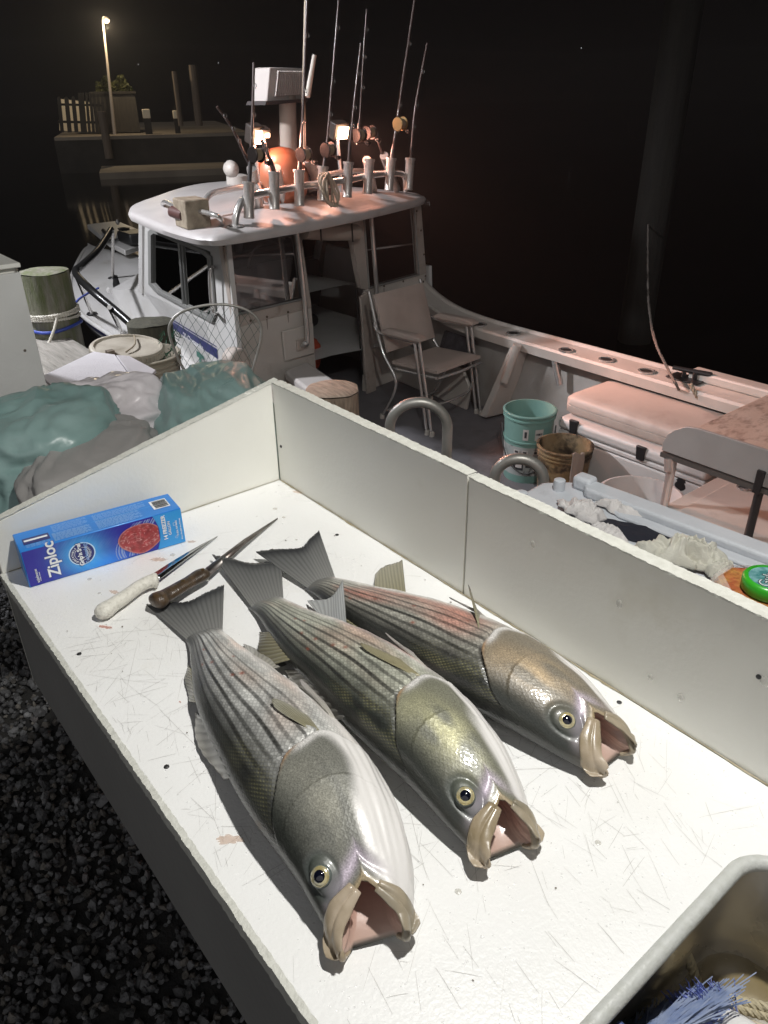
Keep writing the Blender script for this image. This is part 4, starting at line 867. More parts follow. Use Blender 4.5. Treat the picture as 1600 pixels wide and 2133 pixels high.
# dock ladder: two hooped rails
def ladder():
    t = thing('dock_ladder', (-.4, .97, -.92), 'aluminium dock ladder with two tall hooped handrails over the dock edge', 'ladder')
    for px0, pxt, px1, d in (((812, 900), (883, 838), (930, 965), 2.72), ((1030, 1003), (1086, 956), (1128, 1045), 2.50)):
        T_ = AT(*pxt, d); cen = T_.copy(); nrm = (math.sin(.25), -math.cos(.25)); dirv = None
        n = Vector((CAM_POS[0] - T_.x, CAM_POS[1] - T_.y, 0)).normalized(); a = onp(*px0, T_, n); e = onp(*px1, T_, n)
        h = Vector((e.x - a.x, e.y - a.y, 0)); w = h.length / 2; h.normalize(); c = (a + e) / 2; c.z = T_.z - w * .95
        # turn the hoop a little towards the water so that it has its own plane
        path = [c - h * w + Vector((0, 0, -1.5 - 0)), c - h * w + Vector((0, 0, -.2))] + [c + h * w * -math.cos(k) + Vector((0, 0, w * .95 * math.sin(k))) for k in np.linspace(0, PI, 22)] + [c + h * w + Vector((0, 0, -.3)), c + h * w + Vector((0, 0, -1.5))]
        MB().tube(path, .0185, 16).build('handrail', m_alu, t, smooth=60)
    for z in (-1.0, -1.3, -1.6):
        MB().tube([(-.60, 1.02, z), (-.14, 1.05, z)], .014, 10).build('rung', m_alu, t, smooth=60)
ladder()
# white cabinet at the left
def cabinet():
    tp, bt = PX(38, 553, -1.36), PX(100, 830, -1.36); y1 = (tp.y + bt.y) / 2; z0, z1 = bt.z, tp.z
    t = thing('dock_cabinet', (-1.66, y1 - .45, -.92), 'plain white plastic cabinet standing at the left edge of the dock', 'cabinet')
    MB().box((-1.66, y1 - .45, (z0 + z1) / 2), (.598, .898, z1 - z0)).build('carcass', m_fence, t, bevel=.004)
    MB().prism([(-1.357, y1 - .898, z0 + .002), (-1.357, y1, z0 + .002), (-1.357, y1, z1 - .018), (-1.357, y1 - .898, z1 - .018)], (.012, 0, 0)).build('end_panel', M('cabinet_panel', (.62, .62, .60), .5, col2=(.56, .56, .54), scale=5, bump=.08, bscale=90), t, bevel=.002)
    MB().box((-1.64, y1 - .45, z1 + .004), (.60, .91, .014)).build('top_board', m_fence, t, bevel=.003)
    for px, py in ((35, 562), (52, 730), (92, 824), (40, 833)):
        p = PX(px, py, -1.3448); MB().lathe([(.0045, -.001), (.0045, .001), (.002, .0016)], p, 10, ax=(Vector((0, 1, 0)), Vector((0, 0, 1)), Vector((1, 0, 0)))).build('screw', M('rust_screw', (.12, .10, .08), .6), t)
    for dx, dy in ((-.25, -.8), (.25, -.8), (-.25, -.1), (.25, -.1)):
        MB().box((-1.66 + dx, y1 + dy, (-.92 + z0) / 2), (.05, .05, z0 + .92)).build('leg', M('leg_timber', (.18, .15, .11), .8), t)
cabinet()
# bags and boards heaped behind the table
def sack(name, c, rad, rot, mat, label, cat, seed, amp=.16, fr=5.0, group=None, flat_=.0, sharp=1.0):
    c = Vector(c); rows = []; off = Vector((seed * 2.3, seed * 5.1, seed)); n, m = 72, 110
    for j in range(n + 1):
        th = PI * j / n; row = []
        for i in range(m):
            ph = 2 * PI * i / m; d = Vector((math.sin(th) * math.cos(ph), math.sin(th) * math.sin(ph), math.cos(th)))
            d2 = Vector([math.copysign(abs(v) ** .8, v) for v in d])
            p = d * 1.0 * fr * .45 + off; w = Vector((mnoise.noise(p * .6), mnoise.noise(p * .6 + Vector((7, 3, 1))), mnoise.noise(p * .6 + Vector((1, 8, 4)))))
            pa = Vector((p.x * 1.0 + p.z * .4, p.y * .62, p.z * 1.2)) + w * .55; c1 = mnoise.voronoi(pa * .85)[0][0]; c2 = mnoise.voronoi(pa * 2.1 + Vector((3, 9, 2)))[0][0] + .34 * mnoise.voronoi(pa * 4.6 + Vector((1, 4, 7)))[0][0] - .1; lo = mnoise.noise(p * .45)
            k = 1 + amp * (.95 * c1 + .52 * c2 - .66 + .7 * lo + .04 * mnoise.noise(p * 3))
            q = Vector((d2.x * rad[0] * k, d2.y * rad[1] * k, d2.z * rad[2] * k)); q = Matrix.Rotation(rot, 3, 'Z') @ q
            row.append(c + q)
        rows.append(row)
    b = MB().grid(rows, close=True); return tag(b.build(name, mat, org=(c.x, c.y, c.z - rad[2]), smooth=180), label, cat, group)
m_teal = M('teal_tarp', (.19, .30, .285), .36, col2=(.25, .36, .345), scale=6, bump=.08, bscale=30, coat=.0, rvar=.10, dirt=(.22, .30, .28), dscale=16, dmix=(.6, .8))
m_greyt = M('grey_tarp', (.31, .30, .29), .5, col2=(.26, .25, .24), scale=5, bump=.12, bscale=60)
m_wbag = M('white_plastic_bag', (.68, .64, .66), .36, col2=(.58, .54, .55), scale=8, bump=.2, bscale=40, coat=.3)
sack('tarp_bundle', AT(462, 925, 2.55), (.20, .36, .22), 1.15, m_teal, 'glossy teal tarp bundle filling the gap behind the end fence', 'tarp', 3, amp=.22, fr=4.2)
sack('duffel_bag', AT(110, 985, 2.35), (.20, .24, .215), .5, m_teal, 'dark teal bag slumped under the white cabinet', 'bag', 6, amp=.22, fr=4.5)
sack('plastic_bag', AT(232, 905, 2.5), (.17, .20, .165), .3, m_wbag, 'wrinkled white plastic bag between the two teal bundles', 'bag', 8, amp=.22, fr=5.5)
sack('tarp_fold', AT(200, 1010, 2.2), (.17, .26, .135), .9, m_greyt, 'dull grey tarp bundle lying against the teal bag', 'tarp', 12, amp=.20, fr=4.0)
# sheets of white foam board
zb = -.20
fb = MB().prism([PZ(88, 790, zb), PZ(112, 812, zb - .0) + Vector((0, 0, 0)), PZ(150, 850, zb), PZ(288, 812, zb), PZ(240, 744, zb), PZ(196, 738, zb)][::1], (0, 0, .012)).build('foam_board', M('foam_board', (.78, .75, .78), .55, bump=.3, bscale=200, col2=(.72, .69, .72), scale=9), org=tuple(PZ(190, 790, zb)), bevel=.002)
tag(fb, 'large white foam sheet lying over the bags, left of the crease', 'foam board')
fb = MB().prism([PZ(243, 745, zb + .004), PZ(291, 811, zb + .004), PZ(326, 777, zb - .03), PZ(270, 747, zb - .02)], (0, 0, .012)).build('foam_board', MATS['foam_board'], org=tuple(PZ(285, 775, zb)), bevel=.002)
tag(fb, 'small drooping white foam sheet beside the stacked buckets', 'foam board')
cr = thing('wooden_crate', (-1.62, .15, -.92), 'wooden crate holding up the white foam sheets', 'crate')
m_plank = M('weathered_plank', (.24, .19, .14), .8, col2=(.14, .11, .085), scale=7, stretch=(6, 1, 1), bump=.4, bscale=60)
for k in range(6):
    z = -.86 + k * .115
    for y in (-.06, .36): MB().box((-1.62, y, z), (.56, .016, .10)).build('slat', m_plank, cr, bevel=.003)
    MB().box((-1.346, .15, z), (.016, .40, .10)).build('slat', m_plank, cr, bevel=.003)
for x, y in ((-1.88, -.04), (-1.36, -.04), (-1.88, .34), (-1.36, .34)): MB().box((x, y, -.57), (.03, .03, .70)).build('corner_post', m_plank, cr)
# pilings and dock timber
m_pile = M('mossy_pile', (.16, .15, .12), .85, col2=(.24, .23, .19), scale=8, stretch=(6, 6, 1), bump=.5, bscale=40, dirt=(.11, .13, .055), dscale=3, dmix=(.42, .65))
m_pile2 = M('dark_pile', (.05, .048, .036), .85, col2=(.085, .08, .055), scale=9, stretch=(6, 6, 1), bump=.5, bscale=40)
m_pilec = M('cut_pile', (.36, .28, .21), .8, col2=(.20, .15, .11), scale=16, stretch=(1, 5, 1), bump=.5, bscale=50)
def piling(top, r, mat, label, cap=None, z0=-2.4):
    t = thing('piling', (top.x, top.y, z0), label, 'piling', 'pilings along the dock edge'); rr = np.random.RandomState(int(abs(top.x) * 50)); rows = []
    hs = np.linspace(0, top.z - z0, 12)
    for h in hs: rows.append([Vector((top.x + r * (1.05 - .05 * h / hs[-1]) * (1 + .035 * math.sin(4 * a + 1) + .02 * math.sin(9 * a + h)) * math.cos(a), top.y + r * (1.05 - .05 * h / hs[-1]) * (1 + .035 * math.sin(4 * a + 1) + .02 * math.sin(9 * a + h)) * math.sin(a), z0 + h)) for a in np.linspace(0, 2 * PI, 28, endpoint=False)])
    MB().grid(rows, close=True).build('shaft', mat, t, smooth=60)
    top_r = rows[-1]; b = MB(); rr2 = [[top.lerp(p, k) + Vector((0, 0, .004 + .012 * (1 - k ** 4) + .006 * mnoise.noise(p * 9))) for p in top_r] for k in (1.0, .93, .7, .4, .12)]; b.grid(rr2, close=True); n = len(b.v); b.f.append(tuple(range(n - 28, n))); b.build('cut_end', cap or mat, t, smooth=60)
    return t
P1, P2, P3 = AT(91, 566, 5.2), AT(311, 672, 4.6), AT(692, 812, 3.3)
piling(P1, .140, m_pile, 'pale mossy piling wrapped in white and blue rope')
piling(P2, .125, m_pile2, 'short dark piling behind the stacked buckets')
piling(P3, .115, m_pilec, 'pale sawn piling top beside the teal tarp bundle')
rw = MB()
for k in range(3):
    pth = [Vector((P1.x + .152 * math.cos(a), P1.y + .152 * math.sin(a), P1.z - .225 - k * .020 + .01 * math.sin(a + k))) for a in np.linspace(0, 2 * PI, 60)]; rope(pth, .010, mb=rw, turn=.04)
rw.tube(smoothpath([Vector((P1.x + .15, P1.y - .02, P1.z - .23)), Vector((P1.x + .17, P1.y - .06, P1.z - .30)), Vector((P1.x + .16, P1.y - .12, P1.z - .40))], 6), .008, 8)
tag(rw.build('mooring_rope', m_whiterope, org=(P1.x, P1.y, P1.z - .25)), 'white mooring rope coiled round the mossy piling', 'rope')
m_blue = M('blue_hose', (.03, .06, .33), .5, bump=.2, bscale=120)
bw = MB().tube([Vector((P1.x + .155 * math.cos(a), P1.y + .155 * math.sin(a), P1.z - .315 + .012 * math.sin(a * 2))) for a in np.linspace(0, 2 * PI, 50)], .010, 8)
bw.tube(smoothpath([Vector((P1.x + .155, P1.y + .02, P1.z - .31)), PZ(160, 628, -.56), PZ(205, 600, -.58)], 8), .008, 8)
tag(bw.build('dock_line', m_blue, org=(P1.x, P1.y, P1.z - .32)), 'blue line tied round the mossy piling and led to the boat', 'rope')
yb = PZ(140, 695, -.58).y
tim = MB().prism([(-5.2, yb, -.86), (-5.2, yb - .36, -.86), (-5.2, yb - .36, -.59), (-5.2, yb - .34, -.58), (-5.2, yb - .02, -.58), (-5.2, yb, -.60)], (3.9, 0, 0))
tim2 = tim.build('dock_timber', M('grey_timber', (.30, .28, .25), .85, col2=(.17, .16, .14), scale=5, stretch=(.8, 9, 9), bump=.6, bscale=30, dirt=(.12, .10, .08), dscale=8), org=(-3.2, yb - .17, -.86), smooth=30); tag(tim2, 'heavy weathered timber beam capping the dock edge', 'timber')
ring = MB().tube([PZ(83 + 18 * math.cos(a), 691 + 8 * math.sin(a), -.565) for a in np.linspace(0, 2 * PI, 36)], .010, 8); tag(ring.build('hose_loop', m_blue, org=tuple(PZ(83, 691, -.58))), 'loop of blue hose on the weathered timber beam', 'hose')
# stacked buckets
def bucket(name, c, label, mat, r=.150, h=.37, mat_in=None, group=None, rings=(.86, .92), cat='bucket', taper=.86, tilt=None):
    t = thing(name, tuple(c), label, cat, group)
    pr = [(.001, .004), (r * taper - .008, .004), (r * taper, .0), (r * taper + .002, .01)]; 
    k = lambda z: r * (taper + (1 - taper) * z)
    for z in rings: pr += [(k(z - .03), h * (z - .03)), (k(z - .03) + .007, h * (z - .028)), (k(z) + .007, h * z - .002), (k(z), h * z)]
    pr += [(r, h * .965), (r + .009, h * .97), (r + .010, h * .99), (r + .004, h), (r - .004, h), (r - .006, h * .985), (r * taper - .006, .012), (.001, .010)]
    MB().lathe(pr, c, 40, cap0=False, cap1=False).build('shell', mat, t, smooth=40)
    return t
m_oldb = M('dirty_white_bucket', (.42, .38, .31), .5, col2=(.28, .25, .19), scale=7, bump=.2, bscale=60, dirt=(.12, .12, .07), dscale=5, dmix=(.5, .7))
BK = PZ(282, 742, -.37)
bk = bucket('bucket', Vector((BK.x - .02, BK.y + .05, -.74)), 'dirty white bucket under a loose lid behind the foam sheets', m_oldb, r=.165, group='stacked buckets on the dock')
bk = bucket('bucket', Vector((BK.x + .0, BK.y + .07, -.93)), 'lower green stained bucket of the dockside stack', M('green_stained_bucket', (.22, .22, .16), .6, col2=(.12, .13, .08), scale=6, bump=.3, bscale=50), r=.185, h=.34, group='stacked buckets on the dock')
lc = PZ(265, 722, -.33); ld = thing('loose_cover', tuple(lc), 'round ridged white cover laid crooked on the dirty bucket', 'lid')
tiltm = Matrix.Rotation(.10, 3, 'Y') @ Matrix.Rotation(-.06, 3, 'X'); axl = (tiltm @ Vector((1, 0, 0)), tiltm @ Vector((0, 1, 0)), tiltm @ Vector((0, 0, 1)))
MB().lathe([(.158, -.035), (.166, -.034), (.168, .0), (.162, .006), (.150, .007), (.146, -.002), (.06, -.004), (.001, -.003)], lc, 48, ax=axl, cap0=False).build('disc', M('lid_plastic', (.50, .46, .39), .5, col2=(.36, .32, .26), scale=9, bump=.2, bscale=80, dirt=(.2, .17, .12), dscale=7), ld, smooth=40)
for k in range(46):
    a = 2 * PI * k / 46; p = lc + axl[0] * math.cos(a) * .169 + axl[1] * math.sin(a) * .169 + axl[2] * -.018; MB().box(p, (.004, .010, .028), (axl[0] * math.cos(a) + axl[1] * math.sin(a), axl[1] * math.cos(a) - axl[0] * math.sin(a), axl[2])).build('rib', MATS['lid_plastic'], ld, smooth=0)
MB().tube(smoothpath([lc + axl[0] * .08 + axl[1] * -.04 + axl[2] * .006, lc + axl[0] * .02 + axl[1] * .03 + axl[2] * .014, lc + axl[0] * -.10 + axl[1] * .08 + axl[2] * .012], 6), .004, 6).build('cord', M('cord', (.3, .25, .18), .8), ld)
# landing net
def landing_net():
    c0 = AT(448, 705, 3.75); n = Vector((CAM_POS[0] - c0.x, CAM_POS[1] - c0.y, .25)).normalized()
    hoop = [(400, 800), (382, 768), (366, 735), (353, 695), (356, 672), (375, 652), (408, 640), (450, 634), (492, 638), (524, 652), (541, 672), (545, 692), (541, 720), (531, 755), (519, 800)]
    H = [onp(*p, c0, n) for p in hoop]; t = thing('landing_net', tuple(c0 - Vector((0, 0, .5))), 'landing net with a thin metal hoop standing before the cabin', 'net')
    MB().tube(smoothpath(H, 6), .0065, 10).build('hoop', m_alu, t, smooth=60)
    MB().tube([H[0].lerp(H[-1], .5) + Vector((0, 0, .03)), H[0].lerp(H[-1], .5) - Vector((0, 0, .55))], .011, 10).build('handle', m_alu, t, smooth=60)
    for q in (H[0], H[-1]): MB().tube([q, H[0].lerp(H[-1], .5) - Vector((0, 0, .08))], .0065, 8).build('yoke', m_alu, t)
    # mesh: two families of strands following the hoop
    poly = [(p[0], p[1]) for p in [(x, y) for x, y in hoop]]
    def inside(x, y):
        k = False; j = len(poly) - 1
        for i in range(len(poly)):
            xi, yi = poly[i]; xj, yj = poly[j]
            if (yi > y) != (yj > y) and x < (xj - xi) * (y - yi) / (yj - yi) + xi: k = not k
            j = i
        return k
    b = MB(); back = -n
    def W(x, y):
        s = 1 - ((x - 448) / 100) ** 2 - max(0, (680 - y) / 60) ** 2; return onp(x, y, c0, n) + back * .06 * max(0, s) + Vector((0, 0, 0))
    for fam in (1, -1):
        for off in range(-260, 280, 17):
            run = []
            for k in range(0, 200):
                y = 632 + k * 1.0; x = 448 + off + fam * (y - 700) * .55 + 3 * math.sin(y * .06 + off)
                if inside(x, y): run.append(W(x, y))
                elif len(run) > 3: b.tube(run[::3] + [run[-1]], .0011, 3, caps=False); run = []
                else: run = []
            if len(run) > 3: b.tube(run[::3] + [run[-1]], .0011, 3, caps=False)
    tag(b.build('netting', M('net_cord', (.05, .10, .085), .7), t, smooth=0), kind='stuff')
    b = MB(); rr = np.random.RandomState(3)
    for i in range(90):
        x, y = rr.uniform(338, 372), rr.uniform(690, 800); p = onp(x, y, c0, n) + back * .1; q = onp(x + rr.uniform(-18, 18), y + rr.uniform(8, 24), c0, n) + back * rr.uniform(.08, .16); b.tube([p, q], .0018, 3, caps=False)
    tag(b.build('netting', M('green_net', (.03, .12, .07), .7), t, smooth=0), kind='stuff')
landing_net()

# ================================================================== BOAT
m_gel = M('white_gelcoat', (.62, .61, .60), .38, col2=(.54, .53, .51), scale=3, bump=.04, bscale=40, dirt=(.38, .34, .29), dscale=4, dmix=(.6, .85), coat=.15)
m_gelw = M('weathered_gelcoat', (.46, .40, .36), .55, col2=(.38, .33, .29), scale=6, bump=.1, bscale=60, dirt=(.24, .19, .15), dscale=9, dmix=(.52, .8))
m_gelc = M('cream_gelcoat', (.56, .52, .48), .45, col2=(.48, .44, .40), scale=4, bump=.06, bscale=50, dirt=(.28, .24, .20), dscale=5, dmix=(.58, .85))
m_trim = M('grey_window_trim', (.22, .22, .21), .5, bump=.05)
m_navystripe = M('navy_stripe', (.012, .018, .12), .35, coat=.3)
m_rub = M('black_rub_rail', (.012, .012, .013), .5)
m_sole = M('grey_deck_paint', (.17, .165, .175), .6, col2=(.13, .125, .135), scale=5, bump=.3, bscale=160, dirt=(.08, .075, .075), dscale=4)
m_chrome = M('polished_stainless', (.66, .64, .62), .20, .72, rvar=.06, scale=20)
m_black = M('black_plastic', (.014, .014, .015), .42)
def glass(name, tint, k):
    if name in MATS: return MATS[name]
    m = bpy.data.materials.new(name); m.use_nodes = True; nt = m.node_tree; nt.nodes.clear(); L = nt.links.new
    out = _n(nt, 'ShaderNodeOutputMaterial'); t = _n(nt, 'ShaderNodeBsdfTransparent'); g = _n(nt, 'ShaderNodeBsdfGlossy'); d = _n(nt, 'ShaderNodeBsdfDiffuse'); mx = _n(nt, 'ShaderNodeMixShader'); m2 = _n(nt, 'ShaderNodeMixShader'); f = _n(nt, 'ShaderNodeFresnel')
    t.inputs[0].default_value = (*tint, 1); g.inputs['Roughness'].default_value = .03; d.inputs[0].default_value = (.30, .27, .27, 1); f.inputs[0].default_value = 1.45; m2.inputs[0].default_value = k
    L(t.outputs[0], m2.inputs[1]); L(d.outputs[0], m2.inputs[2]); L(f.outputs[0], mx.inputs[0]); L(m2.outputs[0], mx.inputs[1]); L(g.outputs[0], mx.inputs[2]); L(mx.outputs[0], out.inputs[0]); MATS[name] = m; return m
m_glass = glass('hazy_vinyl_window', (.45, .40, .42), .32); m_glass2 = glass('side_window_glass', (.55, .58, .57), .03)  # diffuse share puts the dim cabin's haze into the aft panes
bA = math.radians(10); eB = Vector((-math.sin(bA), math.cos(bA), 0)); nB = Vector((math.cos(bA), math.sin(bA), 0)); A0 = Vector((-3.15, 1.6, 0))
aS = math.radians(6); eS = Vector((-math.cos(aS), math.sin(aS), 0)); nS = Vector((-math.sin(aS), -math.cos(aS), 0))
def B(px, py, off=0.0): return onp(px, py, A0 + nB * off, nB)
def S(px, py, off=0.0): return onp(px, py, A0 + nS * off, nS)
def bt(px, py): v = B(px, py) - A0; return v.dot(eB), v.z
def BT(t, z, off=0.0): return A0 + eB * t + Vector((0, 0, z)) + nB * off
def ST(t, z, off=0.0): return A0 + eS * t + Vector((0, 0, z)) + nS * off
boat = thing('fishing_boat', (-3.0, 2.4, -1.75), 'white cabin fishing boat tied beside the dock with floodlights on its roof', 'boat')
def part(mb, name, mat, parent=None, **k): return mb.build(name, mat, parent or boat, **k)
# hull
sheer = [Vector(p) for p in ((.75, 1.50, -.95), (-1.0, 1.47, -.98), (-3.1, 1.46, -1.06), (-4.5, 1.48, -1.10), (-5.2, 1.495, -1.08), (-5.9, 1.52, -1.05), (-6.5, 1.65, -1.0), (-7.0, 1.83, -.95), (-7.6, 2.13, -.90), (-8.0, 2.36, -.86), (-8.12, 2.46, -.85))]
shp = smoothpath(sheer, 8)
def under(p, k, z): # hull narrows towards the water, more at the bow
    f = sstep(-3.0, -8.0, p.x); c = Vector((p.x + .0, 2.46, 0)); q = p.lerp(Vector((p.x, 2.46, p.z)), k * (.08 + .45 * f)); q.x += k * .55 * f; q.z = p.z + (z - p.z) * k; return q
rows = [[under(p, k, -1.85) for p in shp] for k in (0, .1, .3, .6, 1.0)]
part(MB().grid(rows), 'hull_side', m_gel, smooth=60)
rows2 = [[Vector((p.x, 4.92 - p.y, p.z)) for p in r] for r in rows]; part(MB().grid(rows2), 'hull_side', m_gel, smooth=60)
for nm, k0, k1, mt in (('sheer_stripe', .012, .055, m_navystripe), ('rub_rail', .13, .18, m_rub)):
    a = [under(p, k0, -1.85) + Vector((0, -.006, 0)) for p in shp]; c = [under(p, k1, -1.85) + Vector((0, -.006, 0)) for p in shp]; part(MB().grid([a, c]), nm, mt, smooth=0, solid=.008)
dk = [p for p in shp if p.x < -3.3]
part(MB().grid([[p + Vector((0, .0, .002)) for p in dk], [Vector((p.x, 2.46, p.z + .05)) for p in dk], [Vector((p.x, 4.92 - p.y, p.z + .002)) for p in dk]]), 'foredeck', m_gel, smooth=60)
part(MB().tube([p + Vector((0, .01, .0)) for p in dk], .022, 8), 'toe_rail', m_gel, smooth=60)
# dark band along the foredeck
bd = [PZ(235, 520, -.86), PZ(240, 565, -.93), PZ(243, 595, -.97), PZ(262, 640, -1.03), PZ(285, 670, -1.06), PZ(312, 700, -1.08)]
pl = MB().prism([PZ(183, 478, -.75), PZ(228, 515, -.80), PZ(262, 533, -.84), PZ(300, 520, -.84), PZ(300, 492, -.80), PZ(246, 470, -.75)], (0, 0, .06)); part(pl, 'anchor_platform', m_gel, bevel=.01)
wn = part(MB().box(PZ(282, 505, -.76) + Vector((0, 0, .06)), (.36, .26, .12)), 'windlass', m_black, bevel=.02)
MB().lathe([(.06, 0), (.075, .03), (.04, .08), (.07, .13), (.02, .14)], PZ(262, 500, -.76), 14).build('drum', m_black, wn); MB().tube(smoothpath([PZ(215, 480, -.70), PZ(225, 492, -.66), PZ(222, 502, -.74), PZ(250, 500, -.74)], 6), .022, 8).build('anchor_line', m_black, wn)
MB().lathe([(.012, 0), (.03, .03), (.01, .06)], PZ(246, 468, -.68), 10).build('light', m_chrome, wn)
# bow rail and stanchions
rail = smoothpath([PZ(232, 478, -.42), PZ(205, 520, -.42), PZ(172, 552, -.44), PZ(158, 568, -.46), PZ(190, 604, -.50), PZ(245, 650, -.62), PZ(300, 700, -.75)], 8)
part(MB().tube(rail, .028, 8), 'bow_rail', M('rail_night_reflection', (.05, .05, .05), .3, .8), smooth=60)  # steel rail; the night it reflects is put into a dark base colour
for a, c_, za, zb_ in (((235, 482), (235, 580), -.42, -.95), ((157, 570), (192, 654), -.46, -1.04), ((228, 640), (258, 700), -.58, -1.08)):
    part(MB().tube([PZ(*a, za), PZ(*c_, zb_)], .016, 10), 'stanchion', m_chrome, smooth=60)
    part(MB().lathe([(.05, 0), (.045, .012), (.02, .02)], PZ(*c_, zb_), 14), 'stanchion_base', m_black)
part(MB().tube(bd, .035, 6, flat=(1, .35)), 'deck_line', m_rub, smooth=60)
# trunk cabin forward of the windshield
tf = PZ(232, 602, -.86); tfb = Vector((tf.x - .03, tf.y + .02, -1.03)); s0 = S(297, 605); yc = 2.46
def mir(p): return Vector((p.x, 4.92 - p.y, p.z))
top_e = [ST(.5, -.70, .0), s0 + Vector((0, 0, 0)), s0.lerp(tf, .5), tf]; bot_e = [ST(.5, -1.2), Vector((s0.x, s0.y - .02, -1.12)), Vector((s0.lerp(tf, .5).x, s0.lerp(tf, .5).y - .02, -1.08)), tfb]
b = MB(); b.grid([[p for p in bot_e], [p for p in top_e]]); part(b, 'trunk_side', m_gel, smooth=0)
ctr = [Vector((p.x - .04 * i, yc, p.z + .08)) for i, p in enumerate(top_e)]
b = MB(); b.grid([top_e, [p.lerp(q, .5) + Vector((0, 0, .05)) for p, q in zip(top_e, ctr)], ctr, [mir(p).lerp(q, .5) + Vector((0, 0, .05)) for p, q in zip(top_e, ctr)], [mir(p) for p in top_e]]); part(b, 'trunk_top', m_gel, smooth=60)
b = MB(); b.grid([[tfb, tf], [Vector((tfb.x - .25, yc, tfb.z)), Vector((tf.x - .22, yc, tf.z + .08))], [mir(tfb), mir(tf)]]); part(b, 'trunk_front', m_gel, smooth=0)
part(MB().lathe([(.03, 0), (.03, .05), (.015, .06)], PZ(232, 606, -.92), 10, ax=(Vector((0, 1, 0)), Vector((0, 0, 1)), Vector((-1, 0, 0)))), 'deck_vent', m_gel)
# port cabin side with its sliding window
bs = lambda pts, off=0.0: [S(*p, off) for p in pts]
ow = [(313, 482), (330, 478), (432, 526), (443, 540), (449, 655), (440, 668), (330, 605), (314, 588)]
outer = [(302, 462), (382, 482), (460, 502), (500, 700), (505, 790)]
wt = [(v - A0).dot(eS) for v in bs(ow)]; wz = [v.z for v in bs(ow)]
tt0, tt1 = min(wt), max(wt); wz0, wz1 = min(wz), max(wz)
fw_t = (S(302, 462) - A0).dot(eS); fb_t = (S(297, 605) - A0).dot(eS)
def quad(mb, pts, th, n): mb.prism(pts, -n * th); return mb
b = MB()
zl = lambda t: .0 - .010 * t
# wall pieces round the window opening
wo = [(-.02, -.02), (fw_t, -.06), (fb_t, -.74), (fb_t, -1.22), (-.02, -1.22)]
hole = [((v - A0).dot(eS), v.z) for v in bs([(311, 478), (438, 524), (450, 668), (313, 596)])]   # fwd-top, aft-top, aft-bottom, fwd-bottom
for q in ([(-.02, -.02), hole[1], hole[2], (-.02, -1.22)], [(-.02, -.02), (fw_t, -.06), hole[0], hole[1]], [(fw_t, -.06), (fb_t, -.74), hole[3], hole[0]], [hole[3], (fb_t, -.74), (fb_t, -1.22), (-.02, -1.22), hole[2]]):
    quad(b, [ST(t, z) for t, z in q], .03, nS)
part(b, 'cabin_side', m_gel, smooth=0)
fr_o = [S(*p, .006) for p in ((311, 482), (318, 477), (428, 522), (442, 534), (451, 655), (444, 672), (326, 608), (312, 592))]; cen = sum(fr_o, Vector()) / 8
fr_i = [cen + (p - cen) * .90 for p in fr_o]
wf = part(MB().grid([fr_o, [p + nS * .012 for p in fr_o], [p + nS * .012 for p in fr_i], [p - nS * .02 for p in fr_i]], close=True), 'side_window', m_trim, smooth=30)
gi = [cen + (p - cen) * .92 - nS * .008 for p in fr_o]; mid_t, mid_b = S(374, 500, .004), S(384, 632, .004)
MB().add(gi, [tuple(range(8))]).build('pane', m_glass2, wf, smooth=0)
MB().tube([mid_t, mid_b], .016, 6).build('divider', M('alu_frame', (.30, .30, .29), .4, .8), wf); MB().tube([mid_t + eS * -.05, mid_b + eS * -.05], .008, 6).build('divider', MATS['alu_frame'], wf)
gr = smoothpath([S(446, 556, .004), S(440, 558, .06), S(437, 575, .07), S(440, 630, .07), S(446, 650, .06), S(452, 652, .004)], 6); part(MB().tube(gr, .011, 10), 'grab_handle', m_chrome, smooth=60)
# stripes, name and numbers on the side
st = lambda pts, nm, mt, off=.004: part(MB().add([S(*p, off) for p in pts], [tuple(range(len(pts)))]), nm, mt, smooth=0)
st([(360, 670), (452, 727), (454, 748), (361, 685)], 'name_stripe', m_navystripe); st([(358, 664), (451, 721), (451, 723), (358, 667)], 'pin_stripe', m_navystripe)
white_l = M('letter_white', (.72, .72, .74), .4)
d_ = (S(452, 741) - S(361, 681)); text('23 Chesapeake', .060, white_l, boat, S(383, 703, .006), d_, Vector((0, 0, 1)), bold=.001, condense=1.08)
st([(252, 620), (330, 668), (330, 676), (252, 626)], 'name_stripe', m_navystripe, .006)
d2 = S(330, 694) - S(262, 652)
text('NY 390', .105, M('letter_dark', (.03, .03, .05), .4), boat, S(272, 668, .008), d2, Vector((0, 0, 1)), bold=.001, condense=.95)
part(MB().add([S(*p, .006) for p in ((257, 622), (271, 631), (272, 664), (258, 655))], [(0, 1, 2, 3)]), 'port_light', m_trim, smooth=0)
m_green = M('logo_green', (.02, .13, .10), .4)
for pts in ([(409, 730), (415, 734), (424, 742), (426, 748), (416, 746), (410, 742)], [(415, 744), (419, 746), (420, 772), (415, 768)], [(420, 754), (424, 758), (421, 768)]): st(pts, 'hull_decal', m_green)
st([(420, 747), (429, 752), (429, 758), (420, 753)], 'hull_decal', m_trim)
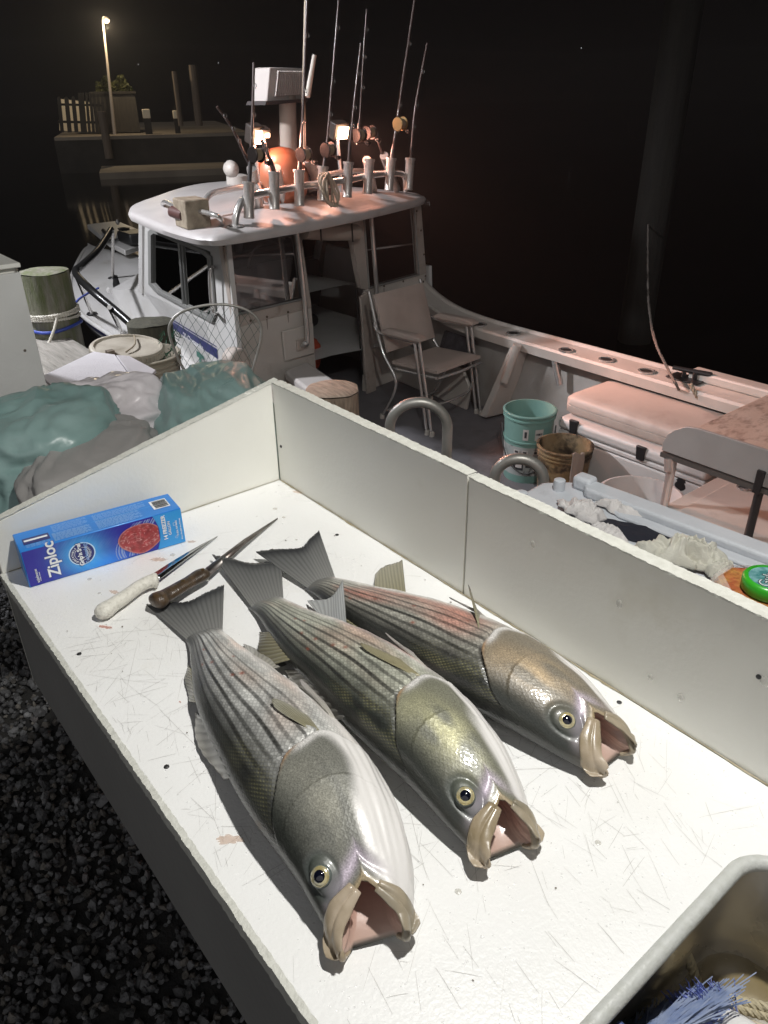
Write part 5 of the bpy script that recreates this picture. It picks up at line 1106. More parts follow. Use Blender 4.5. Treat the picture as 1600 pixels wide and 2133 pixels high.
# windshield side of the cabin (far faces)
R_ = lambda t, z: BT(t, z); TS = bt(893, 600)[0]
sfw = ST(fw_t, -.06); sfb = ST(fb_t, -.74); stf = BT(TS, -.06) + eS * 0 + Vector((-1.35, 0, 0)); stb = BT(TS + .1, -.74) + Vector((-1.75, 0, 0))
sill = MB(); sill.prism([sfb, stb, stb + Vector((0, 0, -.45)), sfb + Vector((0, 0, -.45))], (.03, 0, 0)); part(sill, 'cabin_front', M('cabin_front_dim', (.16, .145, .14), .6, col2=(.11, .10, .10), scale=4))  # dim cabin interior put into the dark base colour
part(MB().tube([sfw, sfb], .035, 6), 'windshield_post', m_gel); part(MB().tube([sfw.lerp(stf, .5), sfb.lerp(stb, .5)], .03, 6), 'windshield_post', m_gel); part(MB().tube([stf, stb], .035, 6), 'windshield_post', m_gel)
part(MB().add([sfw, stf, stb, sfb], [(0, 1, 2, 3)]), 'windshield', m_glass2, smooth=0)
sx = BT(TS, 0); b = MB(); b.prism([BT(TS, -.55), stf + Vector((-.1, 0, -.5)), stb + Vector((0, 0, -.5)), BT(TS + .05, -1.3)], (0, .03, 0)); part(b, 'cabin_side', m_gel); part(MB().add([BT(TS, -.05), stf, stf + Vector((-.1, 0, -.5)), BT(TS, -.55)], [(0, 1, 2, 3)]), 'side_window', m_glass2, smooth=0)
# aft bulkhead
bp_ = lambda pts: [BT(*q) for q in pts]
tp, tb0 = -.035, -1.40
wl = [bt(476, 500), bt(613, 471), bt(632, 622), bt(493, 655)]; wr = [bt(757, 450), bt(862, 428), bt(872, 572), bt(768, 600)]
TL0 = -.035; td0 = bt(655, 745)[0]; td1 = bt(752, 600)[0]
b = MB()
quad(b, bp_([(TL0, -.02), (wl[0][0], -.02), wl[0], wl[3], (wl[3][0], -.62), (TL0 + .05, -.62)]), .035, nB)
quad(b, bp_([(wl[0][0], -.02), (wl[1][0] + .04, -.02), (wl[1][0] + .04, wl[1][1]), wl[0]]), .035, nB)
quad(b, bp_([wl[1], (wl[1][0] + .05, wl[1][1]), (td0, -.62), (wl[2][0], -.62), wl[2]]), .035, nB)
quad(b, bp_([(wl[3][0], -.62), wl[3], wl[2], (wl[2][0], -.62)]), .035, nB)
part(b, 'bulkhead_frame', m_gelw, smooth=0)
lp = part(MB().prism(bp_([(TL0 + .05, -.622), (td0, -.622), (td0 + .02, -1.40), (TL0 + .08, -1.40)]), -nB * .035), 'lower_panel', m_gelc, bevel=.004)
hp = [BT(*bt(*p), .010) for p in ((583, 690), (648, 672), (652, 735), (590, 752))]; MB().prism(hp, nB * .014).build('hatch', m_gelc, lp, bevel=.008)
b = MB(); quad(b, bp_([(wl[1][0] + .04, -.02), (wr[0][0], -.02), (wr[0][0], -.075), (wl[1][0] + .04, -.095)]), .035, nB); part(b, 'door_header', m_gelw)
b = MB(); quad(b, bp_([(td1 - .02 - .10, -.02), (wr[0][0], -.02), wr[0], wr[3], (wr[3][0], -.60), (td1 + .06, -.60), bt(752, 600)]), .045, nB)
quad(b, bp_([(wr[0][0], -.02), (wr[1][0] + .09, -.02), (wr[1][0] + .09, wr[1][1]), wr[0]]), .035, nB); quad(b, bp_([wr[1], (wr[1][0] + .09, wr[1][1]), (wr[2][0] + .10, -.60), (wr[2][0], -.60), wr[2]]), .035, nB); quad(b, bp_([(wr[3][0], -.60), wr[3], wr[2], (wr[2][0], -.60)]), .035, nB)
part(b, 'bulkhead_frame', m_gelw, smooth=0)
part(MB().prism(bp_([(td1 + .055, -.602), (wr[2][0] + .10, -.602), (wr[2][0] + .16, -1.40), (td1 + .02, -1.40)]), -nB * .035), 'lower_panel', m_gelc, bevel=.004)
part(MB().prism([p + nB * .03 for p in bp_([(td1 - .06, -.63), (td1 + .045, -.60), (td1 + .10, -1.40), (td1 - .01, -1.40)])], nB * .02), 'door_leaf', m_gelw, bevel=.004)
for w_, nm in ((wl, 'aft_window'), (wr, 'aft_window')):
    f = part(MB().add([BT(t, z, -.012) for t, z in w_], [(0, 1, 2, 3)]), nm, m_glass, smooth=0)
    ed = [BT(t, z, .004) for t, z in w_]; MB().tube(ed, .010, 6, closed=True).build('frame', m_trim, f)
for px, py in ((466, 512), (482, 545), (490, 590), (497, 640), (522, 668), (556, 660), (600, 650), (868, 440), (877, 480), (883, 530), (886, 575), (800, 596), (840, 586)):
    part(MB().lathe([(.009, 0), (.008, .004), (.002, .006)], B(px, py, .001), 8, ax=(eB, Vector((0, 0, 1)), nB)), 'screw_cap', M('rusty_screw', (.10, .07, .05), .6))
rl = [B(632, 480, .07), B(742, 484, .07)]; part(MB().tube([rl[0], rl[0].lerp(rl[1], .5) + Vector((0, 0, -.005)), rl[1]], .055, 16), 'rolled_curtain', M('rolled_vinyl', (.42, .36, .31), .6, bump=.2, bscale=40), smooth=60)
for q in (.2, .8): part(MB().tube([rl[0].lerp(rl[1], q) + nB * .057 + Vector((0, 0, .06)), rl[0].lerp(rl[1], q) + nB * .06 + Vector((0, 0, -.06))], .006, 6), 'curtain_tie', m_rub)
# tall grab rails on the bulkhead
for pts in (((616, 462), (618, 470), (640, 690), (634, 716), (622, 722)), ((772, 432), (773, 445), (788, 655), (780, 668), (770, 672))):
    P_ = [B(*pts[0], .05), B(*pts[1], .07), B(*pts[2], .07), B(*pts[3], .06), B(*pts[4], .0)]; part(MB().tube(smoothpath(P_, 8), .017, 12), 'grab_rail', m_chrome, smooth=60)
bx = B(626, 716, .012); part(MB().box(bx, (.05, .11, .08), (nB, eB, Vector((0, 0, 1)))), 'rail_bracket', m_gelw, bevel=.006)
# roof
rp_ = [PZ(478, 489, .0), PZ(620, 468, .0), PZ(760, 440, .0), PZ(866, 414, -.0)]
fw = [PZ(287, 446, -.02), PZ(300, 428, -.0), PZ(345, 413, .0)]
roof = [Vector((-2.80, 1.43, 0)), Vector((-2.86, 1.95, 0)), Vector((-2.98, 2.45, 0)), Vector((-3.14, 2.95, 0)), Vector((-3.30, 3.35, 0)), Vector((-3.42, 3.44, 0)), Vector((-3.62, 3.48, 0)), Vector((-4.5, 3.36, 0)), Vector((-4.95, 3.25, 0)), Vector((-5.12, 3.0, 0)), Vector((-5.1, 2.4, 0)), Vector((-4.82, 1.95, 0)), Vector((-4.50, 1.62, 0)), Vector((-4.15, 1.43, 0)), Vector((-3.93, 1.385, 0)), Vector((-3.4, 1.315, 0)), Vector((-3.0, 1.30, 0)), Vector((-2.86, 1.335, 0))]
ro = smoothpath(roof, 5, closed=True); rc = sum(ro, Vector()) / len(ro)
def crown(p): return .075 * (1 - ((p.y - 2.42) / 1.1) ** 2)
rows = []
for k, dz in ((.965, -.058), (1.0, -.050), (1.012, -.020), (1.0, .0), (.97, .010)): rows.append([rc + (p - rc) * k + Vector((0, 0, dz + .01)) for p in ro])
for k in (.85, .65, .4, .15): rows.append([rc + (p - rc) * k + Vector((0, 0, .02 + max(0, crown(rc + (p - rc) * k)) * (1 - k ** 6))) for p in ro])
b = MB(); b.grid(rows, close=True); n = len(ro); b.f.append(tuple(range(len(b.v) - n, len(b.v)))); b.f.append(tuple(range(n - 1, -1, -1)))
part(b, 'roof', M('roof_gelcoat', (.50, .475, .465), .42, col2=(.42, .395, .385), scale=4, bump=.08, bscale=120, dirt=(.36, .31, .29), dscale=7, dmix=(.58, .85)), smooth=50)
ZR = lambda x, y: .02 + max(0, crown(Vector((x, y, 0)))) 
# cockpit: sole, liner, gunwale
part(MB().prism([(-3.6, 1.55, -1.42), (.75, 1.55, -1.42), (.75, 3.34, -1.42), (-3.6, 3.34, -1.42)], (0, 0, .02)), 'cockpit_sole', m_sole)
part(MB().add([(-3.9, 1.70, -1.405), (-3.2, 1.65, -1.405), (-3.5, 3.4, -1.405), (-5.4, 3.1, -1.405), (-5.4, 1.9, -1.405)], [(0, 1, 2, 3, 4)]), 'cabin_sole', m_sole, smooth=0)
gz = -.77
gin = [Vector((-3.55, 3.42, gz + .10)), Vector((-3.1, 3.26, gz + .03)), Vector((-2.65, 3.18, gz)), Vector((-1.5, 3.155, gz)), Vector((.75, 3.14, gz))]; gout = [Vector((-3.75, 3.66, gz + .16)), Vector((-3.2, 3.46, gz + .05)), Vector((-2.62, 3.36, gz + .01)), Vector((-1.5, 3.38, gz)), Vector((.75, 3.42, gz))]
gi_, go_ = smoothpath(gin, 8), smoothpath(gout, 8)
b = MB(); b.grid([[p + Vector((0, .012, -.075)) for p in gi_], [p + Vector((0, 0, -.015)) for p in gi_], [p + Vector((0, .012, 0)) for p in gi_], [p + Vector((0, -.03, 0)) for p in go_], [p + Vector((0, -.012, .018)) for p in go_], [p + Vector((0, .015, .012)) for p in go_], [p + Vector((0, .02, -.10)) for p in go_], [p + Vector((0, -.10, -1.0)) for p in go_]])
part(b, 'gunwale', m_gelc, smooth=40)
ln = [Vector((-3.55, 3.42, 0)), Vector((-2.6, 3.30, 0)), Vector((-1.5, 3.27, 0)), Vector((.75, 3.24, 0))]; l_ = smoothpath(ln, 8)
part(MB().grid([[Vector((p.x, p.y, -1.40)) for p in l_], [Vector((p.x, p.y - .02, -1.36)) for p in l_], [Vector((p.x, p.y + .03, -.84)) for p in l_]]), 'cockpit_liner', M('liner_gelcoat', (.44, .42, .40), .6, col2=(.30, .27, .24), scale=3, mix=(.4, .65), bump=.2, bscale=60), smooth=60)
for px, py in ((1000, 676), (1070, 694), (1180, 729), (1264, 749), (1347, 773)):
    p = PZ(px, py, gz + .004); h = part(MB().lathe([(.052, -.002), (.052, .004), (.040, .006), (.034, .001), (.030, -.002), (.001, -.003)], p, 24), 'rod_holder_rim', m_chrome, smooth=40); MB().lathe([(.033, .0015), (.001, .0018)], p, 20).build('hole', M('hole_shade', (.004, .004, .004), .9), h)  # black disc paints the shade inside each holder; no hole is cut
for px, py in ((1158, 770),):
    p = PY(px, py, 3.20); part(MB().tube([p + Vector((-.02, .0, .07)), p + Vector((.03, .02, -.10))], .024, 14), 'rod_tube', m_chrome, smooth=60)
# frame knees and side pocket under the gunwale
k0 = PY(1050, 720, 3.05); part(MB().prism([(k0.x - .03, 3.14, -.83), (k0.x - .03, 3.28, -.83), (k0.x - .20, 3.30, -1.38), (k0.x - .24, 3.10, -1.38)], (.06, 0, 0)), 'knee', m_gelc, bevel=.008)
part(MB().tube([(k0.x + .05, 3.125, -.79), (k0.x - .02, 3.10, -1.06)], .030, 10), 'bracket_tube', m_gelc, smooth=60)
part(MB().prism([(-3.5, 3.18, -1.40), (-2.55, 3.14, -1.40), (-2.52, 3.14, -1.22), (-2.60, 3.14, -1.10), (-3.5, 3.18, -1.06)], (0, .03, 0)), 'side_pocket', m_gelc, bevel=.01)
rr = np.random.RandomState(8); b = MB()
part(MB().prism([(-.93, 3.30, gz), (.75, 3.31, gz), (.75, 3.42, gz), (-.93, 3.40, gz)], (0, 0, .055)), 'stern_coaming', m_gelc, bevel=.012, seg=3)
# port coaming and transom
part(MB().prism([(-3.0, 1.44, -.98), (.75, 1.47, -.98), (.75, 1.66, -.98), (-3.0, 1.66, -.98)], (0, 0, .06)), 'port_gunwale', m_gelc, bevel=.015)
part(MB().box((-1.1, 1.67, -1.20), (3.7, .03, .44)), 'port_liner', m_gelc)
part(MB().box((.72, 2.4, -1.2), (.10, 1.9, .8)), 'transom', m_gelc, bevel=.02)
# seat box inside the port corner
sb = [PZ(592, 772, -.98), PZ(640, 752, -.98), PZ(704, 795, -.98), PZ(655, 822, -.98)]; part(MB().prism([p + Vector((0, 0, -.42)) for p in sb], (0, 0, .35)), 'seat_box', m_gelw, bevel=.01); part(MB().prism([p + Vector((0, 0, -.07)) for p in sb], (0, 0, .07)), 'seat_cushion', M('vinyl_cushion', (.50, .47, .45), .5, bump=.1), bevel=.02, seg=3)
part(MB().prism([B(x, y, .06) for x, y in ((458, 742), (470, 722), (488, 720), (503, 745), (505, 800), (470, 800))], nB * .10), 'fender_cover', m_gelw, bevel=.02)
# helm inside
hs = A0 + eB * .95 + eS * .95
hb = part(MB().box(hs + Vector((0, .05, -.98)), (.36, .44, .10)), 'helm_seat', m_black, bevel=.04, seg=3)
MB().box(hs + Vector((-.02, .05, -.70)), (.12, .42, .42)).build('backrest', M('white_vinyl', (.45, .43, .42), .5), hb, bevel=.04, seg=3); MB().lathe([(.05, -1.38), (.05, -1.02)], hs + Vector((0, .05, 0)), 12).build('pedestal', m_chrome, hb)
hw = A0 + eB * 1.15 + eS * 1.5; part(MB().tube([hw + Vector((.05 * math.sin(a), .19 * math.cos(a), -.62 + .19 * math.sin(a))) for a in np.linspace(0, 2 * PI, 24, endpoint=False)], .014, 8, closed=True), 'steering_wheel', m_chrome)
part(MB().box(A0 + eB * 1.15 + eS * 1.72 + Vector((0, 0, -.78)), (.25, .9, .5)), 'dashboard', M('dash_dim', (.12, .11, .105), .5), bevel=.03)  # dashboard colour darkened to stand in for the dim cabin
part(MB().box(A0 + eB * .35 + eS * 1.0 + Vector((0, 0, -1.15)), (.9, .45, .45)), 'cabin_locker', m_gelc, bevel=.03)
# cables, rust runs and a hose along the bulkhead
for pts in (((498, 700), (506, 740), (512, 790)), ((742, 600), (748, 690), (756, 780)), ((882, 585), (888, 640), (893, 700))):
    part(MB().tube(smoothpath([B(*p, .012) for p in pts], 6), .006, 6), 'cable', m_black, smooth=60)
m_rust = M('rust_run', (.22, .11, .05), .8, alpha=.5)
for (x, y, l) in ((466, 516, 16), (497, 644, 22), (556, 664, 18), (868, 444, 24), (886, 578, 26), (800, 600, 16), (600, 655, 14)):
    a = B(x, y, .0035); part(MB().add([a - eB * .006, a + eB * .006, a + eB * .002 - Vector((0, 0, l * .004)), a - eB * .003 - Vector((0, 0, l * .004))], [(0, 1, 2, 3)]), 'rust_run', m_rust, smooth=0)
# roof fittings ------------------------------------------------------
gr1 = [PZ(338, 428, .03), PZ(345, 421, .10), PZ(375, 434, .115), PZ(420, 441, .115), PZ(455, 452, .10), PZ(465, 468, .03)]
part(MB().tube(smoothpath(gr1, 6), .015, 12), 'roof_handrail', m_chrome, smooth=60)
c = PZ(400, 443, .10); part(MB().box(c, (.20, .15, .16), (eS, nS, Vector((0, 0, 1)))), 'junction_box', M('corroded_box', (.32, .27, .20), .8, col2=(.18, .14, .10), scale=18, bump=.5, bscale=60), bevel=.01)
part(MB().tube([PZ(360, 441, .10), PZ(384, 449, .09)], .034, 14), 'horn_tube', M('dull_red_tube', (.10, .05, .045), .4), smooth=60)
part(MB().lathe([(.09, 0), (.085, .09), (.05, .10)], PZ(497, 392, .06), 16), 'loud_hailer_base', m_gelc); part(MB().lathe([(.01, -.08), (.035, -.07), (.055, -.03), (.06, .02), (.045, .065), (.02, .08), (.01, .085)], PZ(482, 352, .22), 18, ax=(Vector((0, 0, 1)), eB, (eS * 1.0).normalized())), 'loud_hailer', m_gelc, smooth=60)
# rod-holder rack across the aft edge of the roof
A1 = Vector((-2.95, 1.68, 0))
def RK(px, py, off=0.0): return onp(px, py, A1 + nB * off, nB)
ry = lambda p: p
bar = smoothpath([RK(490, 474), RK(493, 445), RK(508, 415), RK(540, 404), RK(600, 393), RK(660, 383), RK(720, 376), RK(780, 364), RK(825, 361), RK(843, 368), RK(846, 400)], 8)
rack = part(MB().tube(bar, .021, 12), 'rod_rack', m_chrome, smooth=60)
MB().lathe([(.06, 0), (.055, .010), (.03, .016)], RK(490, 474), 16).build('rack_foot', m_chrome, rack)
bar2 = [p - nB * .32 + Vector((0, 0, .0)) for p in bar[10:-6]]; MB().tube(bar2, .018, 10).build('rear_bar', m_chrome, rack)
for a_, c_ in (((545, 402), (585, 372)), ((745, 372), (700, 402))): MB().tube([RK(*a_), RK(*c_) - nB * .25], .014, 8).build('brace', m_chrome, rack)
m_tube = M('brushed_tube', (.62, .59, .56), .32, .55, col2=(.48, .45, .42), scale=20, stretch=(12, 12, 1), rvar=.08)
HOLD = [((518, 378), (519, 455)), ((571, 357), (572, 436)), ((623, 353), (624, 429)), ((673, 346), (671, 418)), ((726, 337), (723, 411)), ((770, 331), (765, 404)), ((815, 329), (810, 397)), ((855, 329), (850, 396))]
for (x0, y0), (x1, y1) in HOLD:
    a, c = RK(x0, y0, .025), RK(x1, y1, .025); ax3 = (a - c).normalized(); X3 = ax3.cross(nB).normalized(); MB().lathe([(.030, 0), (.033, .006), (.031, .012), (.031, (a - c).length - .02), (.036, (a - c).length - .012), (.036, (a - c).length), (.029, (a - c).length), (.028, .02)], c, 20, ax=(X3, ax3.cross(X3), ax3), cap1=False).build('rod_holder', m_tube, rack, smooth=40)
for (x0, y0), (x1, y1) in (((524, 350), (541, 440)), ((575, 350), (592, 430)), ((764, 333), (778, 398)), ((800, 324), (826, 394)), ((640, 330), (668, 396))):
    a, c = RK(x0, y0, -.10), RK(x1, y1, -.26); MB().tube([c, a], .030, 14).build('rod_holder', m_tube, rack, smooth=60)
# mast with finned floodlight housing, antenna stub
mb_ = onp(597, 312, A1 - nB * .9, nB); mt_ = onp(600, 215, A1 - nB * .9, nB); mast = part(MB().tube([Vector((mb_.x, mb_.y, .06)), mt_ + Vector((0, 0, .05))], .062, 14), 'mast', M('tan_mast', (.40, .33, .28), .6), smooth=60)
hz = [onp(x, y, A1 - nB * .85, nB) for x, y in ((556, 212), (634, 206), (634, 142), (562, 140))]; hm = part(MB().prism(hz, -nB * .16), 'finned_housing', M('white_housing', (.55, .50, .47), .5), bevel=.008)
for k in range(15):
    q = k / 14 * .78 + .18; MB().prism([hz[0].lerp(hz[1], q) + nB * .001 + Vector((0, 0, .03)), hz[0].lerp(hz[1], q + .022) + nB * .001 + Vector((0, 0, .03)), hz[3].lerp(hz[2], q + .022) + nB * .001 + Vector((0, 0, -.02)), hz[3].lerp(hz[2], q) + nB * .001 + Vector((0, 0, -.02))], nB * .022).build('fin', MATS['white_housing'], hm, smooth=0)
MB().prism([onp(x, y, A1 - nB * .80, nB) for x, y in ((552, 219), (640, 212), (640, 206), (555, 211))], -nB * .20).build('bracket', M('dark_bracket', (.06, .05, .05), .6), hm)
part(MB().tube([onp(640, 202, A1 - nB * .5, nB), onp(655, 115, A1 - nB * .5, nB)], [.020, .014], 12), 'antenna_stub', M('antenna_white', (.60, .56, .50), .4), smooth=60)
part(MB().tube([onp(634, 330, A1 - nB * .3, nB), onp(632, 215, A1 - nB * .3, nB), onp(637, -20, A1 - nB * .3, nB)], [.013, .011, .008], 10), 'whip_antenna', M('tan_antenna', (.46, .38, .28), .4), smooth=60)
# floodlights on the roof, lit
m_lens = M('lit_lens', (1, .8, .6), .3, emit=(1.0, .66, .40), estr=16)
def flood(px, py, w, h, off, energy, tgt):
    c = onp(px, py, A1 + nB * off, nB); d = (Vector(tgt) - c).normalized(); X = d.cross(Vector((0, 0, 1))).normalized(); Z = X.cross(d)
    fl = part(MB().box(c - d * .05, (w + .03, h + .03, .08), (X, Z, d)), 'floodlight', M('flood_body', (.05, .04, .035), .45), bevel=.008)
    MB().prism([c + d * .004 + X * sx * w / 2 + Z * sz * h / 2 for sx, sz in ((-1, -1), (1, -1), (1, 1), (-1, 1))], d * .010).build('lens', m_lens, fl, bevel=.004)
    MB().tube([c - d * .05 - Z * h / 2, Vector((c.x - .02, c.y, .05))], .013, 8).build('post', m_chrome, fl)
    lamp('flood_glow', 'POINT', tuple(c + d * .04), energy * .018, FLOOD, shadow_soft_size=.04)
    lamp('flood_lamp', 'SPOT', tuple(c + d * .03), energy, FLOOD, target=tuple(c + d), spot_size=math.radians(78), spot_blend=1.0, shadow_soft_size=.05)
flood(539, 285, .060, .080, -.30, 290, (1.8, 2.2, -1.2))
flood(713, 276, .088, .078, -.30, 370, (1.8, 2.9, -1.2))
flood(556, 281, .030, .026, -.26, 10, (1.5, 1.4, -1.0))

# ================================================================== LOOSE THINGS ABOARD
def deck_chair():
    o = Vector((-2.63, 2.86, -1.40)); W = Vector((-.11, .994, 0)); Fd = Vector((.994, .11, 0)); Z = Vector((0, 0, 1))
    t = thing('deck_chair', tuple(o), 'folding deck chair with tan padded seat and back in the cockpit', 'chair')
    pad = M('tan_vinyl_pad', (.46, .38, .34), .5, col2=(.40, .33, .29), scale=8, bump=.12, bscale=90); C = lambda f, w, z: o + Fd * f + W * w + Z * z
    def cushion(pts, th, nm, r=.02):   # pts: quad corners; soft padded slab
        n = (pts[1] - pts[0]).cross(pts[3] - pts[0]).normalized(); b = MB(); rows = []; m_ = 10
        for sgn in (1, -1):
            for j in range(m_ + 1):
                row = []
                for i in range(m_ + 1):
                    u, v = i / m_, j / m_; p = pts[0].lerp(pts[1], u).lerp(pts[3].lerp(pts[2], u), v); k = (1 - (2 * u - 1) ** 6) * (1 - (2 * v - 1) ** 6); row.append(p + n * sgn * th / 2 * (.35 + .65 * k ** .5))
                rows.append(row)
        b.grid(rows[:m_ + 1]); b.grid(rows[m_ + 1:][::-1]); g = rows
        for a, c in ((0, m_ + 1), (m_, 2 * m_ + 1)): b.grid([g[a], g[c]])
        for i in (0, m_): b.grid([[g[j][i] for j in range(m_ + 1)], [g[m_ + 1 + j][i] for j in range(m_ + 1)]])
        return b.build(nm, pad, t, smooth=70)
    cushion([C(-.17, -.235, .43), C(-.17, .235, .43), C(.25, .235, .45), C(.25, -.235, .45)], .06, 'seat')
    cushion([C(-.20, -.25, .50), C(-.20, .25, .50), C(-.33, .25, .88), C(-.33, -.25, .88)], .05, 'backrest')
    for s in (-1, 1):
        w = s * .275
        cushion([C(-.20, w - .035, .66), C(-.20, w + .035, .66), C(.16, w + .035, .665), C(.16, w - .035, .665)], .05, 'armrest')
        MB().tube(smoothpath([C(-.30, w, .70), C(-.24, w, .635), C(.13, w, .635)], 6), .011, 8).build('arm_tube', m_chrome, t, smooth=60)
        for d in (0, .045): MB().tube([C(.08 + d, w, .63), C(.20 + d, w, .03)], .011, 8).build('leg', m_chrome, t, smooth=60)
        MB().tube(smoothpath([C(-.36, s * .262, .90), C(-.24, s * .265, .52), C(-.10, s * .268, .30), C(-.24, s * .27, .02)], 6), .012, 8).build('leg', m_chrome, t, smooth=60)
        for f in (.205, .25): MB().lathe([(.018, 0), (.018, .03), (.013, .036)], C(f, w, 0), 10).build('rubber_foot', M('white_rubber', (.45, .42, .38), .6), t)
        MB().lathe([(.018, 0), (.018, .03), (.013, .036)], C(-.24, s * .27, 0), 10).build('rubber_foot', MATS['white_rubber'], t)
        MB().tube([C(.245, s * .235, .41), C(-.17, s * .235, .39)], .011, 8).build('seat_rail', m_chrome, t, smooth=60)
    MB().tube(smoothpath([C(.16, -.27, .23), C(.20, -.15, .19), C(.20, .15, .19), C(.16, .27, .23)], 6), .010, 8).build('cross_brace', m_chrome, t, smooth=60)
    MB().tube([C(.255, -.235, .41), C(.265, 0, .405), C(.255, .235, .41)], .011, 8).build('seat_rail', m_chrome, t, smooth=60)
    MB().tube([C(-.18, -.27, .08), C(-.18, .27, .08)], .010, 8).build('cross_brace', m_chrome, t, smooth=60)
deck_chair()
m_tealb = M('teal_bucket', (.19, .34, .30), .45, col2=(.16, .29, .26), scale=6, bump=.08)
bc = Vector((-1.53, 2.65, -1.40)); tbk = bucket('bucket', bc, 'teal plastic bucket with a printed label wrap on the cockpit floor', m_tealb, r=.152, h=.44, rings=(.62, .93), group='buckets in the cockpit')
lab = M('bucket_label', (.42, .43, .42), .5, col2=(.30, .33, .32), scale=10, dirt=(.05, .05, .05), dscale=14, dmix=(.56, .62))
MB().lathe([(.135, .05), (.1445, .24)], bc, 40, cap0=False, cap1=False).build('label', lab, tbk, smooth=60)
def on_cyl(c, r0, r1, h, a, z, n=2): k = r0 + (r1 - r0) * z / h; return Vector((c.x + k * math.cos(a), c.y + k * math.sin(a), c.z + z))
ca = math.atan2(CAM_POS[1] - bc.y, CAM_POS[0] - bc.x)
def sticker(a0, a1, z0, z1, mt, nm='sticker', ro=.1335, dr=.022):
    b = MB(); rows = [[on_cyl(bc, ro, ro + dr, .44, ca + a0 + (a1 - a0) * i / 6, z) for i in range(7)] for z in (z0, z1)]; b.grid(rows); return b.build(nm, mt, tbk, smooth=60)
sw = M('sticker_white', (.52, .50, .48), .5); sk_ = M('sticker_dark', (.035, .035, .04), .5)
sticker(-.20, .02, .29, .36, sw); sticker(.28, .62, .29, .36, sw); sticker(-.14, -.04, .305, .345, sk_); sticker(.31, .59, .322, .336, sk_)
sticker(-.52, -.10, .09, .16, sk_, ro=.1345, dr=.026); sticker(-.44, -.16, .105, .145, sw, ro=.1350, dr=.026); sticker(.0, .30, .11, .17, sk_, ro=.1345, dr=.026); sticker(.06, .22, .125, .155, sw, ro=.135, dr=.026)
for a0 in (-.55, -.2, .25): sticker(a0, a0 + .26, .195, .225, sw, ro=.1345, dr=.026); sticker(a0 + .06, a0 + .2, .203, .217, sk_, ro=.135, dr=.026)
hp = [Vector((bc.x + .16 * math.cos(a), bc.y + .16 * math.sin(a), bc.z + .34 - .30 * math.sin((a - ca - PI / 2) % (2 * PI) / PI * PI / 1.0) * .0 - .26 * abs(math.sin((a - ca + PI / 2))) )) for a in np.linspace(ca - PI / 2, ca + PI / 2, 20)]
MB().tube(hp, .004, 6).build('bail', m_black, tbk)
m_brownb = M('filthy_bucket', (.20, .13, .06), .6, col2=(.28, .21, .13), scale=6, mix=(.4, .65), bump=.3, bscale=50, dirt=(.035, .022, .012), dscale=8, dmix=(.46, .60))
bb_ = Vector((-1.155, 2.525, -1.40)); bucket('bucket', bb_, 'filthy brown stained bucket beside the teal one', m_brownb, r=.150, h=.37, group='buckets in the cockpit')
rg = MB(); a0 = math.atan2(CAM_POS[1] - bb_.y, CAM_POS[0] - bb_.x) + .50; rows = []
for j, (r_, z) in enumerate(((.12, .30), (.145, .372), (.163, .378), (.166, .34), (.160, .26), (.158, .17), (.152, .12))):
    rows.append([Vector((bb_.x + (r_ + .004 * math.sin(i * 1.3 + j)) * math.cos(a0 + (i - 4) * .055), bb_.y + (r_ + .004 * math.sin(i * 1.3 + j)) * math.sin(a0 + (i - 4) * .055), bb_.z + z + .006 * math.sin(i * .8))) for i in range(9)])
tag(rg.grid(rows).build('rag', M('tan_rag', (.30, .24, .20), .9, bump=.3, bscale=200), org=(bb_.x, bb_.y, bb_.z + .3), smooth=80, solid=.004), 'tan rag hung over the rim of the filthy bucket', 'rag')
# cooler with a cushion on it
cl = thing('cooler', (-.9, 2.95, -1.40), 'big white marine cooler with black latches under the starboard rail', 'cooler')
m_cool = M('cooler_white', (.60, .57, .55), .42, col2=(.54, .51, .49), scale=4, bump=.1, bscale=120, dirt=(.4, .34, .30), dscale=6, dmix=(.6, .85))
cx0, cx1, cy0, cy1 = -1.37, -.42, 2.735, 3.17
MB().hexa([(cx0 + .03, cy0 + .02, -1.40), (cx1 - .03, cy0 + .02, -1.40), (cx1 - .03, cy1 - .02, -1.40), (cx0 + .03, cy1 - .02, -1.40), (cx0 + .012, cy0 + .006, -1.095), (cx1 - .012, cy0 + .006, -1.095), (cx1 - .012, cy1, -1.095), (cx0 + .012, cy1, -1.095)]).build('cooler_body', m_cool, cl, bevel=.02, seg=3)
MB().box(((cx0 + cx1) / 2, (cy0 + cy1) / 2, -1.078), (cx1 - cx0 + .0, cy1 - cy0, .03)).build('rim_seal', m_cool, cl, bevel=.008)
MB().box(((cx0 + cx1) / 2, (cy0 + cy1) / 2, -1.023), (cx1 - cx0 + .02, cy1 - cy0 + .02, .072)).build('cooler_lid', m_cool, cl, bevel=.025, seg=3)
for px, py in ((1195, 886), (1335, 941)):
    p = PY(px, py, cy0 - .012); l = MB().hexa([p + Vector(v) for v in ((-.022, -.006, -.050), (.022, -.006, -.050), (.022, .012, -.050), (-.022, .012, -.050), (-.030, -.010, .030), (.030, -.010, .030), (.030, .012, .030), (-.030, .012, .030))]).build('latch', m_black, cl, bevel=.004)
MB().lathe([(.035, 0), (.035, .012), (.015, .014)], PY(1420, 1008, cy0 + .02), 14, ax=(Vector((1, 0, 0)), Vector((0, 0, 1)), Vector((0, -1, 0)))).build('drain_plug', m_black, cl)
